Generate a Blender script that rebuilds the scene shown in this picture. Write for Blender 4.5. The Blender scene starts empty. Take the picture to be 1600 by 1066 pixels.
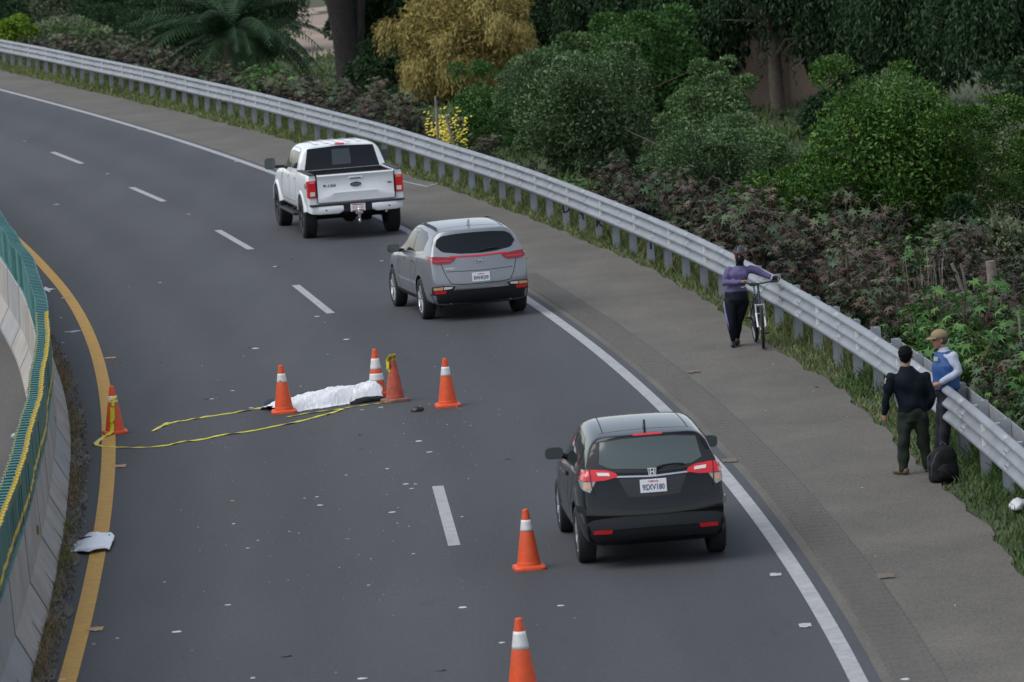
import bpy, bmesh, math, random
import numpy as np
from mathutils import Vector, Matrix
from mathutils.bvhtree import BVHTree
rnd = random.Random(7)
nrs = np.random.RandomState(11)
scene = bpy.context.scene
COL = scene.collection
R = math.radians

# ------------------------------------------------------------------ camera
F_PX, PITCH, ROLL, CAM_H = 8110.0, R(6.12), R(-3.95), 9.153
_cp, _sp = math.cos(PITCH), math.sin(PITCH)
FWD = Vector((0, _cp, -_sp))
_r0, _u0 = Vector((1, 0, 0)), Vector((0, _sp, _cp))
RGT = _r0 * math.cos(ROLL) + _u0 * math.sin(ROLL)
UPV = -_r0 * math.sin(ROLL) + _u0 * math.cos(ROLL)
CAM = Vector((0, 0, CAM_H))
cd = bpy.data.cameras.new('camera')
cam = bpy.data.objects.new('camera', cd)
COL.objects.link(cam)
cd.sensor_fit = 'HORIZONTAL'
cd.sensor_width = 36.0
cd.lens = 36.0 * F_PX / 1600.0
cd.clip_start = 1.0
cd.clip_end = 6000.0
m3 = Matrix((RGT, UPV, -FWD)).transposed()
cam.matrix_world = Matrix.Translation(CAM) @ m3.to_4x4()
cd.dof.use_dof = True
cd.dof.focus_distance = 76.0
cd.dof.aperture_fstop = 4.5
scene.camera = cam

def U(px, py, z=0.0):
    """photo pixel -> point on the level z (the camera is a calibrated pinhole)"""
    d = FWD * F_PX + RGT * (px - 800.0) + UPV * (533.0 - py)
    t = (z - CAM.z) / d.z
    return CAM + d * t

def UD(px, py, dist):
    """photo pixel -> point at forward distance dist"""
    d = FWD * F_PX + RGT * (px - 800.0) + UPV * (533.0 - py)
    return CAM + d * (dist / d.y)

# ------------------------------------------------------------------ sky, sun, exposure
SUN_EL, SUN_AZ = R(55), R(245)          # azimuth clockwise from +Y
w = bpy.data.worlds.new('World')
scene.world = w
w.use_nodes = True
nt = w.node_tree
nt.nodes.clear()
sky = nt.nodes.new('ShaderNodeTexSky')
sky.sky_type = 'NISHITA'
sky.sun_disc = False
sky.sun_elevation = SUN_EL
sky.sun_rotation = SUN_AZ
sky.altitude = 0
sky.air_density = 1.0
sky.dust_density = 1.0
sky.ozone_density = 1.0
hs = nt.nodes.new('ShaderNodeHueSaturation')
hs.inputs['Saturation'].default_value = 0.5
bg = nt.nodes.new('ShaderNodeBackground')
bg.inputs['Strength'].default_value = 0.125
wo = nt.nodes.new('ShaderNodeOutputWorld')
nt.links.new(sky.outputs[0], hs.inputs['Color'])
nt.links.new(hs.outputs[0], bg.inputs[0])
nt.links.new(bg.outputs[0], wo.inputs[0])
sd = bpy.data.lights.new('sun', 'SUN')
sd.energy = 1.3
sd.angle = R(50)
sd.color = (1.0, 0.985, 0.96)
sun = bpy.data.objects.new('sun', sd)
COL.objects.link(sun)
sdir = Vector((math.sin(SUN_AZ) * math.cos(SUN_EL), math.cos(SUN_AZ) * math.cos(SUN_EL), math.sin(SUN_EL)))
sun.rotation_euler = sdir.to_track_quat('Z', 'Y').to_euler()
sun.location = (0, 40, 60)
scene.view_settings.view_transform = 'Standard'
scene.view_settings.look = 'None'
scene.view_settings.gamma = 1.0
scene.view_settings.use_curve_mapping = False
scene.view_settings.exposure = 0.68
try:
    scene.cycles.max_bounces = 6
    scene.cycles.diffuse_bounces = 3
    scene.cycles.transparent_max_bounces = 4
except Exception:
    pass

# ------------------------------------------------------------------ materials
MATS = {}
def mat(name, col, rough=0.6, metal=0.0, var=0.0, vscale=4.0, bump=0.0, bscale=60.0, spec=0.5,
        col2=None, island=None, coat=0.0, trans=0.0):
    """procedural principled material; col2 mixes in through noise, island = list of colours picked per leaf"""
    if name in MATS:
        return MATS[name]
    m = bpy.data.materials.new(name)
    m.use_nodes = True
    n, l = m.node_tree.nodes, m.node_tree.links
    b = n['Principled BSDF']
    b.inputs['Base Color'].default_value = (*col, 1)
    b.inputs['Roughness'].default_value = rough
    b.inputs['Metallic'].default_value = metal
    b.inputs['Specular IOR Level'].default_value = spec
    if coat:
        b.inputs['Coat Weight'].default_value = coat
        b.inputs['Coat Roughness'].default_value = 0.06
    tc = n.new('ShaderNodeTexCoord')
    src = None
    if island:
        g = n.new('ShaderNodeNewGeometry')
        cr = n.new('ShaderNodeValToRGB')
        els = cr.color_ramp.elements
        while len(els) < len(island):
            els.new(0.5)
        for i, c in enumerate(island):
            els[i].position = i / max(1, len(island) - 1)
            els[i].color = (*c, 1)
        l.new(g.outputs['Random Per Island'], cr.inputs[0])
        src = cr.outputs[0]
    if col2 is not None:
        nz = n.new('ShaderNodeTexNoise')
        nz.inputs['Scale'].default_value = vscale
        nz.inputs['Detail'].default_value = 5
        nz.inputs['Roughness'].default_value = 0.65
        l.new(tc.outputs['Object'], nz.inputs['Vector'])
        cr2 = n.new('ShaderNodeValToRGB')
        cr2.color_ramp.elements[0].position = 0.35
        cr2.color_ramp.elements[1].position = 0.68
        cr2.color_ramp.elements[0].color = (*col, 1)
        cr2.color_ramp.elements[1].color = (*col2, 1)
        l.new(nz.outputs[0], cr2.inputs[0])
        if src is None:
            src = cr2.outputs[0]
        else:
            mx = n.new('ShaderNodeMix'); mx.data_type = 'RGBA'; mx.inputs[0].default_value = 0.5
            l.new(src, mx.inputs[6]); l.new(cr2.outputs[0], mx.inputs[7]); src = mx.outputs[2]
    if var:
        nz = n.new('ShaderNodeTexNoise')
        nz.inputs['Scale'].default_value = vscale * 3.1
        nz.inputs['Detail'].default_value = 6
        nz.inputs['Roughness'].default_value = 0.7
        l.new(tc.outputs['Object'], nz.inputs['Vector'])
        mr = n.new('ShaderNodeMapRange')
        mr.inputs['From Min'].default_value = 0.3
        mr.inputs['From Max'].default_value = 0.7
        mr.inputs['To Min'].default_value = 1 - var
        mr.inputs['To Max'].default_value = 1 + var
        l.new(nz.outputs[0], mr.inputs[0])
        hv = n.new('ShaderNodeHueSaturation')
        if src is None:
            hv.inputs['Color'].default_value = (*col, 1)
        else:
            l.new(src, hv.inputs['Color'])
        l.new(mr.outputs[0], hv.inputs['Value'])
        src = hv.outputs[0]
    if src is not None:
        l.new(src, b.inputs['Base Color'])
    if bump:
        nb = n.new('ShaderNodeTexNoise')
        nb.inputs['Scale'].default_value = bscale
        nb.inputs['Detail'].default_value = 4
        l.new(tc.outputs['Object'], nb.inputs['Vector'])
        bp = n.new('ShaderNodeBump')
        bp.inputs['Strength'].default_value = bump
        bp.inputs['Distance'].default_value = 0.02
        l.new(nb.outputs[0], bp.inputs['Height'])
        l.new(bp.outputs[0], b.inputs['Normal'])
    if trans:
        tr = n.new('ShaderNodeBsdfTranslucent')
        ms = n.new('ShaderNodeMixShader')
        ms.inputs[0].default_value = trans
        if src is not None:
            l.new(src, tr.inputs[0])
        else:
            tr.inputs[0].default_value = (*col, 1)
        l.new(b.outputs[0], ms.inputs[1]); l.new(tr.outputs[0], ms.inputs[2])
        l.new(ms.outputs[0], n['Material Output'].inputs[0])
    MATS[name] = m
    return m

# ------------------------------------------------------------------ mesh helpers
class MB:
    """collects shapes; build() links them as one mesh object"""
    def __init__(self):
        self.v, self.f, self.mi, self.mats = [], [], [], []
        self.cur = 0
        self.M = Matrix.Identity(4)
    def use(self, m):
        if m not in self.mats:
            self.mats.append(m)
        self.cur = self.mats.index(m)
        return self
    def add(self, vs, fs):
        o = len(self.v)
        M = self.M
        self.v += [tuple(M @ Vector(p)) for p in vs]
        for f in fs:
            self.f.append(tuple(i + o for i in f)); self.mi.append(self.cur)
        return self
    def box(self, c, s, rot=None, taper=1.0):
        hx, hy, hz = s[0] / 2, s[1] / 2, s[2] / 2
        vs = []
        for z, k in ((-hz, 1.0), (hz, taper)):
            for x, y in ((-hx, -hy), (hx, -hy), (hx, hy), (-hx, hy)):
                p = Vector((x * k, y * k, z))
                if rot is not None:
                    p = rot @ p
                vs.append(p + Vector(c))
        return self.add(vs, [(3, 2, 1, 0), (4, 5, 6, 7), (0, 1, 5, 4), (1, 2, 6, 5), (2, 3, 7, 6), (3, 0, 4, 7)])
    def tube(self, pts, rad, n=8, cap=True):
        pts = [Vector(p) for p in pts]
        rads = rad if hasattr(rad, '__len__') else [rad] * len(pts)
        vs, fs = [], []
        t0 = (pts[1] - pts[0]).normalized()
        a = t0.orthogonal().normalized()
        for i, p in enumerate(pts):
            t = (pts[min(i + 1, len(pts) - 1)] - pts[max(i - 1, 0)]).normalized()
            a = (a - t * a.dot(t)).normalized()
            b = t.cross(a)
            for k in range(n):
                an = 2 * math.pi * k / n
                vs.append(p + (a * math.cos(an) + b * math.sin(an)) * rads[i])
        for i in range(len(pts) - 1):
            for k in range(n):
                q = (k + 1) % n
                fs.append((i * n + k, i * n + q, (i + 1) * n + q, (i + 1) * n + k))
        if cap:
            fs.append(tuple(range(n - 1, -1, -1)))
            fs.append(tuple((len(pts) - 1) * n + k for k in range(n)))
        return self.add(vs, fs)
    def lathe(self, prof, n=24, axis='Z', center=(0, 0, 0), close=False):
        """prof: list of (radius, height)"""
        vs, fs = [], []
        for r, h in prof:
            for k in range(n):
                an = 2 * math.pi * k / n
                c, s = r * math.cos(an), r * math.sin(an)
                p = {'Z': (c, s, h), 'Y': (c, h, s), 'X': (h, c, s)}[axis]
                vs.append(Vector(p) + Vector(center))
        P = len(prof)
        for i in range(P - 1 + (1 if close else 0)):
            j = (i + 1) % P
            for k in range(n):
                q = (k + 1) % n
                fs.append((i * n + k, i * n + q, j * n + q, j * n + k))
        if not close:
            fs.append(tuple(range(n - 1, -1, -1)))
            fs.append(tuple((P - 1) * n + k for k in range(n)))
        return self.add(vs, fs)
    def sphere(self, c, r, n=12, m=8, scale=(1, 1, 1)):
        vs, fs = [], []
        for i in range(m + 1):
            th = math.pi * i / m
            for k in range(n):
                an = 2 * math.pi * k / n
                vs.append((c[0] + r * scale[0] * math.sin(th) * math.cos(an), c[1] + r * scale[1] * math.sin(th) * math.sin(an), c[2] + r * scale[2] * math.cos(th)))
        for i in range(m):
            for k in range(n):
                q = (k + 1) % n
                fs.append((i * n + k, (i + 1) * n + k, (i + 1) * n + q, i * n + q))
        return self.add(vs, fs)
    def grid(self, P, closed_u=False):
        """P[i][j] rows of points"""
        r, c = len(P), len(P[0])
        vs = [p for row in P for p in row]
        fs = []
        for i in range(r - 1 + (1 if closed_u else 0)):
            for j in range(c - 1):
                a = (i + 1) % r
                fs.append((i * c + j, i * c + j + 1, a * c + j + 1, a * c + j))
        return self.add(vs, fs)
    def prism(self, poly, h0, h1, axis='Z'):
        """poly of (a,b) extruded from h0 to h1 along axis"""
        def P(a, b, h):
            return {'Z': (a, b, h), 'Y': (a, h, b), 'X': (h, a, b)}[axis]
        n = len(poly)
        vs = [P(a, b, h0) for a, b in poly] + [P(a, b, h1) for a, b in poly]
        fs = [tuple(range(n - 1, -1, -1)), tuple(range(n, 2 * n))]
        fs += [(i, (i + 1) % n, n + (i + 1) % n, n + i) for i in range(n)]
        return self.add(vs, fs)
    def mesh(self, name):
        me = bpy.data.meshes.new(name)
        me.from_pydata(self.v, [], self.f)
        for m in self.mats:
            me.materials.append(m)
        if len(self.mats) > 1:
            me.polygons.foreach_set('material_index', self.mi)
        me.update()
        bm = bmesh.new(); bm.from_mesh(me)
        bmesh.ops.recalc_face_normals(bm, faces=bm.faces)
        bm.to_mesh(me); bm.free()
        return me
    def build(self, name, m=None, parent=None, smooth=None, bevel=0.0):
        if m is not None and not self.mats:
            self.mats = [m]
        return obj(name, self.mesh(name), None, parent, smooth, bevel)

def obj(name, me, m=None, parent=None, smooth=None, bevel=0.0):
    o = bpy.data.objects.new(name, me)
    COL.objects.link(o)
    if m is not None:
        me.materials.clear(); me.materials.append(m)
    if parent is not None:
        o.parent = parent
    if bevel:
        b = o.modifiers.new('bevel', 'BEVEL'); b.width = bevel; b.segments = 2; b.limit_method = 'ANGLE'; b.angle_limit = R(35)
    if smooth is not None:
        me.polygons.foreach_set('use_smooth', [True] * len(me.polygons))
        if smooth < 180:
            sharp_by_angle(me, R(smooth))
    return o

def sharp_by_angle(me, ang):
    bm = bmesh.new(); bm.from_mesh(me)
    for e in bm.edges:
        if len(e.link_faces) == 2 and e.calc_face_angle(0) > ang:
            e.smooth = False
    bm.to_mesh(me); bm.free()

def thing(name, label, cat, loc=(0, 0, 0), rotz=0.0, group=None):
    o = bpy.data.objects.new(name, None)
    o.empty_display_size = 0.2
    COL.objects.link(o)
    o.location = loc
    o.rotation_euler = (0, 0, rotz)
    return tag(o, label, cat, group)

def tag(o, label, cat, group=None, kind=None):
    o['label'] = label
    o['category'] = cat
    if group:
        o['group'] = group
    if kind:
        o['kind'] = kind
    return o

def struct(o):
    o['kind'] = 'structure'
    return o

def copy_tree(o, parent=None):
    c = o.copy()
    COL.objects.link(c)
    c.parent = parent
    for ch in list(o.children):
        copy_tree(ch, c)
    return c

def np_mesh(name, V, Fq, m=None):
    """fast mesh from arrays: V (n,3), Fq (k,3|4)"""
    me = bpy.data.meshes.new(name)
    V = np.asarray(V, dtype=np.float32); Fq = np.asarray(Fq, dtype=np.int32)
    me.vertices.add(len(V)); me.vertices.foreach_set('co', V.ravel())
    k = Fq.shape[1]
    me.loops.add(Fq.size); me.loops.foreach_set('vertex_index', Fq.ravel())
    me.polygons.add(len(Fq))
    me.polygons.foreach_set('loop_start', np.arange(len(Fq), dtype=np.int32) * k)
    me.update(calc_edges=True)
    if m is not None:
        me.materials.append(m)
    return me

def text_mesh(s, size, depth=0.001, align='CENTER'):
    c = bpy.data.curves.new('lettering', 'FONT')
    c.body = s; c.size = size; c.extrude = depth; c.align_x = align; c.align_y = 'CENTER'; c.resolution_u = 2; c.offset = size * 0.02
    o = bpy.data.objects.new('lettering', c)
    COL.objects.link(o)
    dg = bpy.context.evaluated_depsgraph_get()
    me = bpy.data.meshes.new_from_object(o.evaluated_get(dg))
    bpy.data.objects.remove(o); bpy.data.curves.remove(c)
    return me

def poly(c, t):
    r = 0.0
    for k in c:
        r = r * t + k
    return r
def lerp(a, b, t): return a + (b - a) * t
# ------------------------------------------------------------------ road geometry (curves x(y) measured from the photograph)
def curve(c, y0, y1, off=100.0, sc=50.0):
    def f(y):
        yy = min(max(y, y0), y1)
        v = poly(c, (yy - off) / sc)
        if yy != y:
            h = 0.5
            s = (poly(c, (yy + h - off) / sc) - poly(c, (yy - h - off) / sc)) / (2 * h)
            v += s * (y - yy)
        return v
    return f
XW = curve([0.0276, 0.4185, -2.8311, -7.2093, -0.7477], 48, 190)          # white edge line
_xy = curve([-0.9127, -4.3632, -7.1735, -8.5701], 50, 107)
XR = curve([0.53441, -2.89974, -7.35012, 2.17581], 56, 198)               # guardrail face
_xb = curve([-0.056213, -0.514109, -1.800867, -7.232244], 48, 98, 80.0, 20.0)
def XY(y):                                                                # yellow edge line
    if y <= 104: return _xy(y)
    return XW(y) + (_xy(104) - XW(104)) * 1.0
def XB(y):                                                                # barrier centre
    a = _xb(y)
    b = XY(y) - 1.05 / 1.0
    t = min(max((y - 88) / 10, 0), 1)
    return a * (1 - t) + b * t - float(np.interp(y, [77, 82, 88, 95], [0, .05, .12, .22]))
_gy = [50, 57, 64, 72, 77, 82, 90, 98, 108, 125, 145, 171, 195]
_go = [-.48, -.48, -.42, -.36, -.22, -.34, -.10, -.06, -.14, -.22, -.40, -.58, -.6]
def XG(y):                                                                # paved shoulder / grass edge
    return XR(y) + float(np.interp(y, _gy, _go)) + 0.05 * math.sin(y * 0.9) * math.sin(y * 0.37 + 1) + 0.04 * math.sin(y * 2.7) + .02 * math.sin(y * 7.1)
def ys(a, b, st=1.0):
    n = int(round((b - a) / st)); return [a + (b - a) * i / n for i in range(n + 1)]
def strip(name, fa, fb, a, b, z, m, st=1.0, cols=1, zf=None):
    rows = []
    for y in ys(a, b, st):
        xa, xb = fa(y), fb(y)
        rows.append([(xa + (xb - xa) * j / cols, y, (z if zf is None else z + zf(xa + (xb - xa) * j / cols, y))) for j in range(cols + 1)])
    mb = MB(); mb.grid(rows)
    o = mb.build(name, m, smooth=60)
    # across-the-strip coordinate for wear that follows the lanes
    n_ = cols + 1
    uv = o.data.uv_layers.new(name='across')
    vi = np.empty(len(o.data.loops), np.int32); o.data.loops.foreach_get('vertex_index', vi)
    yv = np.array([v[1] for v in mb.v])
    arr = np.stack([(vi % n_) / cols, yv[vi] * .01], 1)
    uv.data.foreach_set('uv', arr.astype(np.float32).ravel())
    return o

def asphalt(name, c1, c2, fine, grain=110.0, bump=0.35, stretch=True, rough=0.85, wear=None):
    m = bpy.data.materials.new(name); m.use_nodes = True
    n, l = m.node_tree.nodes, m.node_tree.links
    b = n['Principled BSDF']; b.inputs['Roughness'].default_value = rough; b.inputs['Specular IOR Level'].default_value = 0.35
    tc = n.new('ShaderNodeTexCoord')
    mp = n.new('ShaderNodeMapping'); mp.inputs['Scale'].default_value = (1.0, 0.09 if stretch else 0.7, 1); mp.inputs['Rotation'].default_value = (0, 0, R(-6))
    l.new(tc.outputs['Object'], mp.inputs[0])
    n1 = n.new('ShaderNodeTexNoise'); n1.inputs['Scale'].default_value = 0.75; n1.inputs['Detail'].default_value = 6; n1.inputs['Roughness'].default_value = 0.6
    l.new(mp.outputs[0], n1.inputs['Vector'])
    cr = n.new('ShaderNodeValToRGB'); cr.color_ramp.elements[0].position = 0.34; cr.color_ramp.elements[1].position = 0.68
    cr.color_ramp.elements[0].color = (*c1, 1); cr.color_ramp.elements[1].color = (*c2, 1)
    l.new(n1.outputs[0], cr.inputs[0])
    n2 = n.new('ShaderNodeTexNoise'); n2.inputs['Scale'].default_value = grain * 0.2; n2.inputs['Detail'].default_value = 5; n2.inputs['Roughness'].default_value = 0.85
    mp2 = n.new('ShaderNodeMapping'); mp2.inputs['Scale'].default_value = (1.0, 0.30, 1)
    l.new(tc.outputs['Object'], mp2.inputs[0]); l.new(mp2.outputs[0], n2.inputs['Vector'])
    mr = n.new('ShaderNodeMapRange'); mr.inputs['From Min'].default_value = 0.25; mr.inputs['From Max'].default_value = 0.75
    mr.inputs['To Min'].default_value = 1 - fine; mr.inputs['To Max'].default_value = 1 + fine
    l.new(n2.outputs[0], mr.inputs[0])
    n3 = n.new('ShaderNodeTexNoise'); n3.inputs['Scale'].default_value = 0.16; n3.inputs['Detail'].default_value = 4
    l.new(tc.outputs['Object'], n3.inputs['Vector'])
    mr3 = n.new('ShaderNodeMapRange'); mr3.inputs['From Min'].default_value = 0.3; mr3.inputs['From Max'].default_value = 0.7
    mr3.inputs['To Min'].default_value = 0.95; mr3.inputs['To Max'].default_value = 1.05
    l.new(n3.outputs[0], mr3.inputs[0])
    mu = n.new('ShaderNodeMath'); mu.operation = 'MULTIPLY'; l.new(mr.outputs[0], mu.inputs[0]); l.new(mr3.outputs[0], mu.inputs[1])
    hv = n.new('ShaderNodeHueSaturation'); l.new(cr.outputs[0], hv.inputs['Color']); l.new(mu.outputs[0], hv.inputs['Value'])
    out = hv.outputs[0]
    if wear:
        # wheel paths and the oily stripe between them, worn along the lanes
        uvn = n.new('ShaderNodeUVMap'); uvn.uv_map = 'across'
        sx = n.new('ShaderNodeSeparateXYZ'); l.new(uvn.outputs[0], sx.inputs[0])
        nw = n.new('ShaderNodeTexNoise'); nw.inputs['Scale'].default_value = 0.5; nw.inputs['Detail'].default_value = 3; l.new(tc.outputs['Object'], nw.inputs['Vector'])
        ad = n.new('ShaderNodeMath'); ad.operation = 'MULTIPLY_ADD'; ad.inputs[1].default_value = 0.05; l.new(nw.outputs[0], ad.inputs[0]); l.new(sx.outputs[0], ad.inputs[2])
        wr = n.new('ShaderNodeValToRGB'); wr.color_ramp.interpolation = 'B_SPLINE'
        els = wr.color_ramp.elements
        while len(els) < len(wear): els.new(.5)
        for i, (pos, c_) in enumerate(wear):
            els[i].position = pos; els[i].color = (*c_, 1)
        l.new(ad.outputs[0], wr.inputs[0])
        mx = n.new('ShaderNodeMix'); mx.data_type = 'RGBA'; mx.blend_type = 'MULTIPLY'; mx.inputs[0].default_value = 1.0
        l.new(out, mx.inputs[6]); l.new(wr.outputs[0], mx.inputs[7]); out = mx.outputs[2]
        # dark drips and pale scuffs
        vo = n.new('ShaderNodeTexNoise'); vo.inputs['Scale'].default_value = 2.2; vo.inputs['Detail'].default_value = 7; vo.inputs['Roughness'].default_value = .75
        mp3 = n.new('ShaderNodeMapping'); mp3.inputs['Scale'].default_value = (1, .22, 1); l.new(tc.outputs['Object'], mp3.inputs[0]); l.new(mp3.outputs[0], vo.inputs['Vector'])
        r4 = n.new('ShaderNodeValToRGB'); e4 = r4.color_ramp.elements
        e4[0].position = .28; e4[0].color = (.80, .80, .81, 1); e4[1].position = .42; e4[1].color = (1, 1, 1, 1)
        e5 = e4.new(.66); e5.color = (1, 1, 1, 1); e6 = e4.new(.80); e6.color = (1.18, 1.18, 1.18, 1)
        l.new(vo.outputs[0], r4.inputs[0])
        mx2 = n.new('ShaderNodeMix'); mx2.data_type = 'RGBA'; mx2.blend_type = 'MULTIPLY'; mx2.inputs[0].default_value = 1.0
        l.new(out, mx2.inputs[6]); l.new(r4.outputs[0], mx2.inputs[7]); out = mx2.outputs[2]
    l.new(out, b.inputs['Base Color'])
    bp = n.new('ShaderNodeBump'); bp.inputs['Strength'].default_value = bump; bp.inputs['Distance'].default_value = 0.01
    l.new(n2.outputs[0], bp.inputs['Height']); l.new(bp.outputs[0], b.inputs['Normal'])
    MATS[name] = m
    return m
WEAR = [(.0, (1.0, 1.0, 1.0)), (.14, (.95, .95, .96)), (.20, (.77, .77, .79)), (.28, (1.04, 1.03, 1.02)), (.36, (.77, .77, .79)), (.44, (1.0, .99, .97)), (.52, (1.10, 1.05, 1.0)), (.58, (.98, .97, .97)), (.64, (.75, .75, .77)), (.74, (1.05, 1.04, 1.04)), (.84, (.75, .75, .77)), (.95, (1.0, 1.0, 1.0))]
M_ROAD = asphalt('asphalt_road', (0.051, 0.053, 0.059), (0.063, 0.065, 0.070), 0.26, wear=WEAR)
M_SHOULDER = asphalt('asphalt_shoulder', (0.090, 0.083, 0.071), (0.124, 0.114, 0.096), 0.52, grain=150, bump=0.5, stretch=False)
M_RUMBLE = asphalt('asphalt_rumble', (0.072, 0.067, 0.058), (0.100, 0.093, 0.080), 0.50, grain=150, bump=0.5)
M_OPPO = asphalt('asphalt_old', (0.058, 0.054, 0.051), (0.100, 0.092, 0.084), 0.45, grain=120, bump=0.6)
def paint(name, c, worn):
    return mat(name, c, rough=0.7, col2=worn, vscale=5.0, var=0.10, bump=0.2, bscale=90)
M_WHITE = paint('white_road_paint', (0.35, 0.35, 0.35), (0.25, 0.25, 0.255))
M_YELL = paint('yellow_road_paint', (0.50, 0.28, 0.035), (0.38, 0.21, 0.04))

# terrain: level with the road up to the rail, then falling away to the field
def terrain_z(x, y):
    dr = x - XR(y)
    if dr > -0.6:
        t = min(max((dr + 0.1) / 9.0, 0), 1)
        s = t * t * (3 - 2 * t)
        z = -0.02 - 1.15 * s - 0.006 * max(0, dr - 9)
        z = max(z, -2.2)
        if dr > 0.6:
            z += (0.10 * math.sin(x * 0.8 + y * 0.23) + 0.08 * math.sin(x * 0.31 - y * 0.41)) * min(1, (dr - 0.6) / 2)
        return z
    if x < XB(y) - 9.0:
        return -0.04 - 0.05 * min(20, XB(y) - 9.0 - x)
    return -0.045
rows = []
yy = ys(-60, 40, 10) + ys(42, 270, 2.0) + [275, 285, 300, 330, 380, 460, 600, 900, 1500, 3000]
for y in yy:
    xr = XR(y)
    xs = [-2500, -900, -300, -120, -60, -36] + [xr - 22, xr - 18, xr - 12, xr - 6, xr - 1.6, xr - 0.7, xr - 0.2, xr + 0.3, xr + 0.9] + [xr + 1.5 + 1.5 * k for k in range(14)] + [xr + 26, xr + 32, xr + 40, xr + 55, xr + 80, xr + 130, xr + 260, xr + 700, xr + 2500]
    xs = sorted(xs) if y < 260 else [(-2500 + (5000 * j / (len(xs) - 1))) if abs(j - len(xs) / 2) > 99 else v for j, v in enumerate(sorted(xs))]
    rows.append([(x, y, terrain_z(x, y) if y < 300 else min(terrain_z(x, 300), -0.05)) for x in xs])
mg = MB(); mg.grid(rows)
M_GROUND = mat('field_ground', (0.034, 0.052, 0.018), rough=0.95, col2=(0.060, 0.062, 0.030), vscale=0.22, var=0.3, bump=0.8, bscale=6)
struct(mg.build('ground', M_GROUND, smooth=180))
# bare earth of the field beyond the trees
M_DIRT = mat('bare_earth', (0.30, 0.235, 0.18), rough=0.95, col2=(0.22, 0.165, 0.12), vscale=0.12, var=0.15, bump=0.6, bscale=3)
md = MB()
rows = []
for y in [206, 210, 214, 218, 224, 232, 242, 255, 270]:
    xa, xb = UD(420, 60, y).x - (y - 206) * .1, UD(690, 60, y).x + (y - 206) * .3
    rows.append([(lerp(xa, xb, j / 14), y + .8 * math.sin(j * 1.7), terrain_z(lerp(xa, xb, j / 14), y) + (.10 if 0 < j < 14 and 206 < y < 270 else -.25)) for j in range(15)])
md.grid(rows)
struct(md.build('dirt_field', M_DIRT, smooth=180))

struct(strip('road', lambda y: XB(y) + 0.2, lambda y: XW(y) + 0.22, 6, 330, 0.0, M_ROAD, cols=4))
struct(strip('shoulder', lambda y: XW(y) + 0.15, XG, 6, 300, -0.004, M_SHOULDER, st=0.5, cols=3))
struct(strip('opposite_road', lambda y: XB(y) - 9.0, lambda y: XB(y) - 0.15, 6, 300, -0.006, M_OPPO, cols=3))
# rumble strip: milled ribs across the inner edge of the shoulder
rows = []
y = 40.0
k = 0
while y < 97:
    zz = 0.009 if k % 2 else 0.003
    for q in (0.0, 0.06):
        rows.append([(XW(y) + 0.34, y + q, 0.001), (XW(y) + 0.36, y + q, zz), (XW(y) + 0.84, y + q, zz), (XW(y) + 0.86, y + q, 0.001)])
    y += 0.15; k += 1
mr_ = MB(); mr_.grid(rows)
struct(mr_.build('rumble_strip', M_RUMBLE))
# painted lines
struct(strip('edge_line', lambda y: XW(y) - 0.09, lambda y: XW(y) + 0.09, 30, 300, 0.005, M_WHITE))
struct(strip('median_line', lambda y: XY(y) - 0.10, lambda y: XY(y) + 0.10, 30, 200, 0.005, M_YELL))
DASH = [((128, 256), (82, 238)), ((256, 315), (205, 293)), ((392, 390), (340, 360)), ((517, 490), (462, 446)), ((710, 853), (684, 760))]
def dash_quad(P, Q, wd=0.075):
    d = (Q - P); d.z = 0; d.normalize(); s = Vector((d.y, -d.x, 0)) * wd
    n_ = 6
    mb = MB(); mb.grid([[tuple(P + (Q - P) * i / n_ - s + Vector((0, 0, 0.005))), tuple(P + (Q - P) * i / n_ + s + Vector((0, 0, 0.005)))] for i in range(n_ + 1)])
    return mb
ends = [(U(*a), U(*b)) for a, b in DASH]
d_last = ends[4]
ends.append((d_last[0] - (ends[3][0] - d_last[0]) * 0.56, d_last[1] - (ends[3][0] - d_last[0]) * 0.56))
dv = ends[0][0] - ends[1][0]
ends.append((ends[0][0] + dv * 1.03 + Vector((-0.5, 0, 0)), ends[0][1] + dv * 1.03 + Vector((-0.6, 0, 0))))
for P, Q in ends:
    struct(dash_quad(P, Q).build('lane_dash', M_WHITE))
# small survey marks sprayed at the lines
def mark(px, py, L, W, m, name='paint_mark', rot=0.0):
    p = U(px, py)
    mb = MB(); c, s = math.cos(rot), math.sin(rot)
    n_ = 5
    top = [(L * (i / n_ - .5), W * .5 * (0.6 + 0.4 * rnd.random())) for i in range(n_ + 1)]
    pts = top + [(a, -b * (0.7 + .5 * rnd.random())) for a, b in reversed(top)]
    vs = [(p.x + a * c - b * s, p.y + a * s + b * c, 0.009) for a, b in pts]
    mb.add(vs, [tuple(range(len(vs)))])
    return struct(mb.build(name, m))
M_OMARK = mat('orange_spray', (0.42, 0.24, 0.10), rough=0.8, col2=(0.30, 0.20, 0.11), vscale=8)
for q in ((172, 560), (186, 729), (148, 984), (104, 466)):
    mark(q[0], q[1], 0.19, 0.36, M_OMARK)
M_FAINT = mat('faded_spray', (0.150, 0.112, 0.060), rough=0.85, col2=(0.098, 0.091, 0.080), vscale=6)
for q in ((1083, 581), (1140, 720), (1384, 901), (815, 404)):
    mark(q[0], q[1], 0.20, 0.42, M_FAINT)
M_WMARK = mat('white_spray', (0.42, 0.42, 0.42), rough=0.8, col2=(0.3, 0.3, 0.3), vscale=9)
for q in ((1212, 899), (1258, 978), (73, 160), (218, 203), (370, 253), (20, 147)):
    mark(q[0], q[1], 0.13, 0.28, M_WMARK)
M_TAR = mat('tar_patch', (0.050, 0.047, 0.042), rough=0.85, col2=(0.075, 0.070, 0.062), vscale=7)
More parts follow.
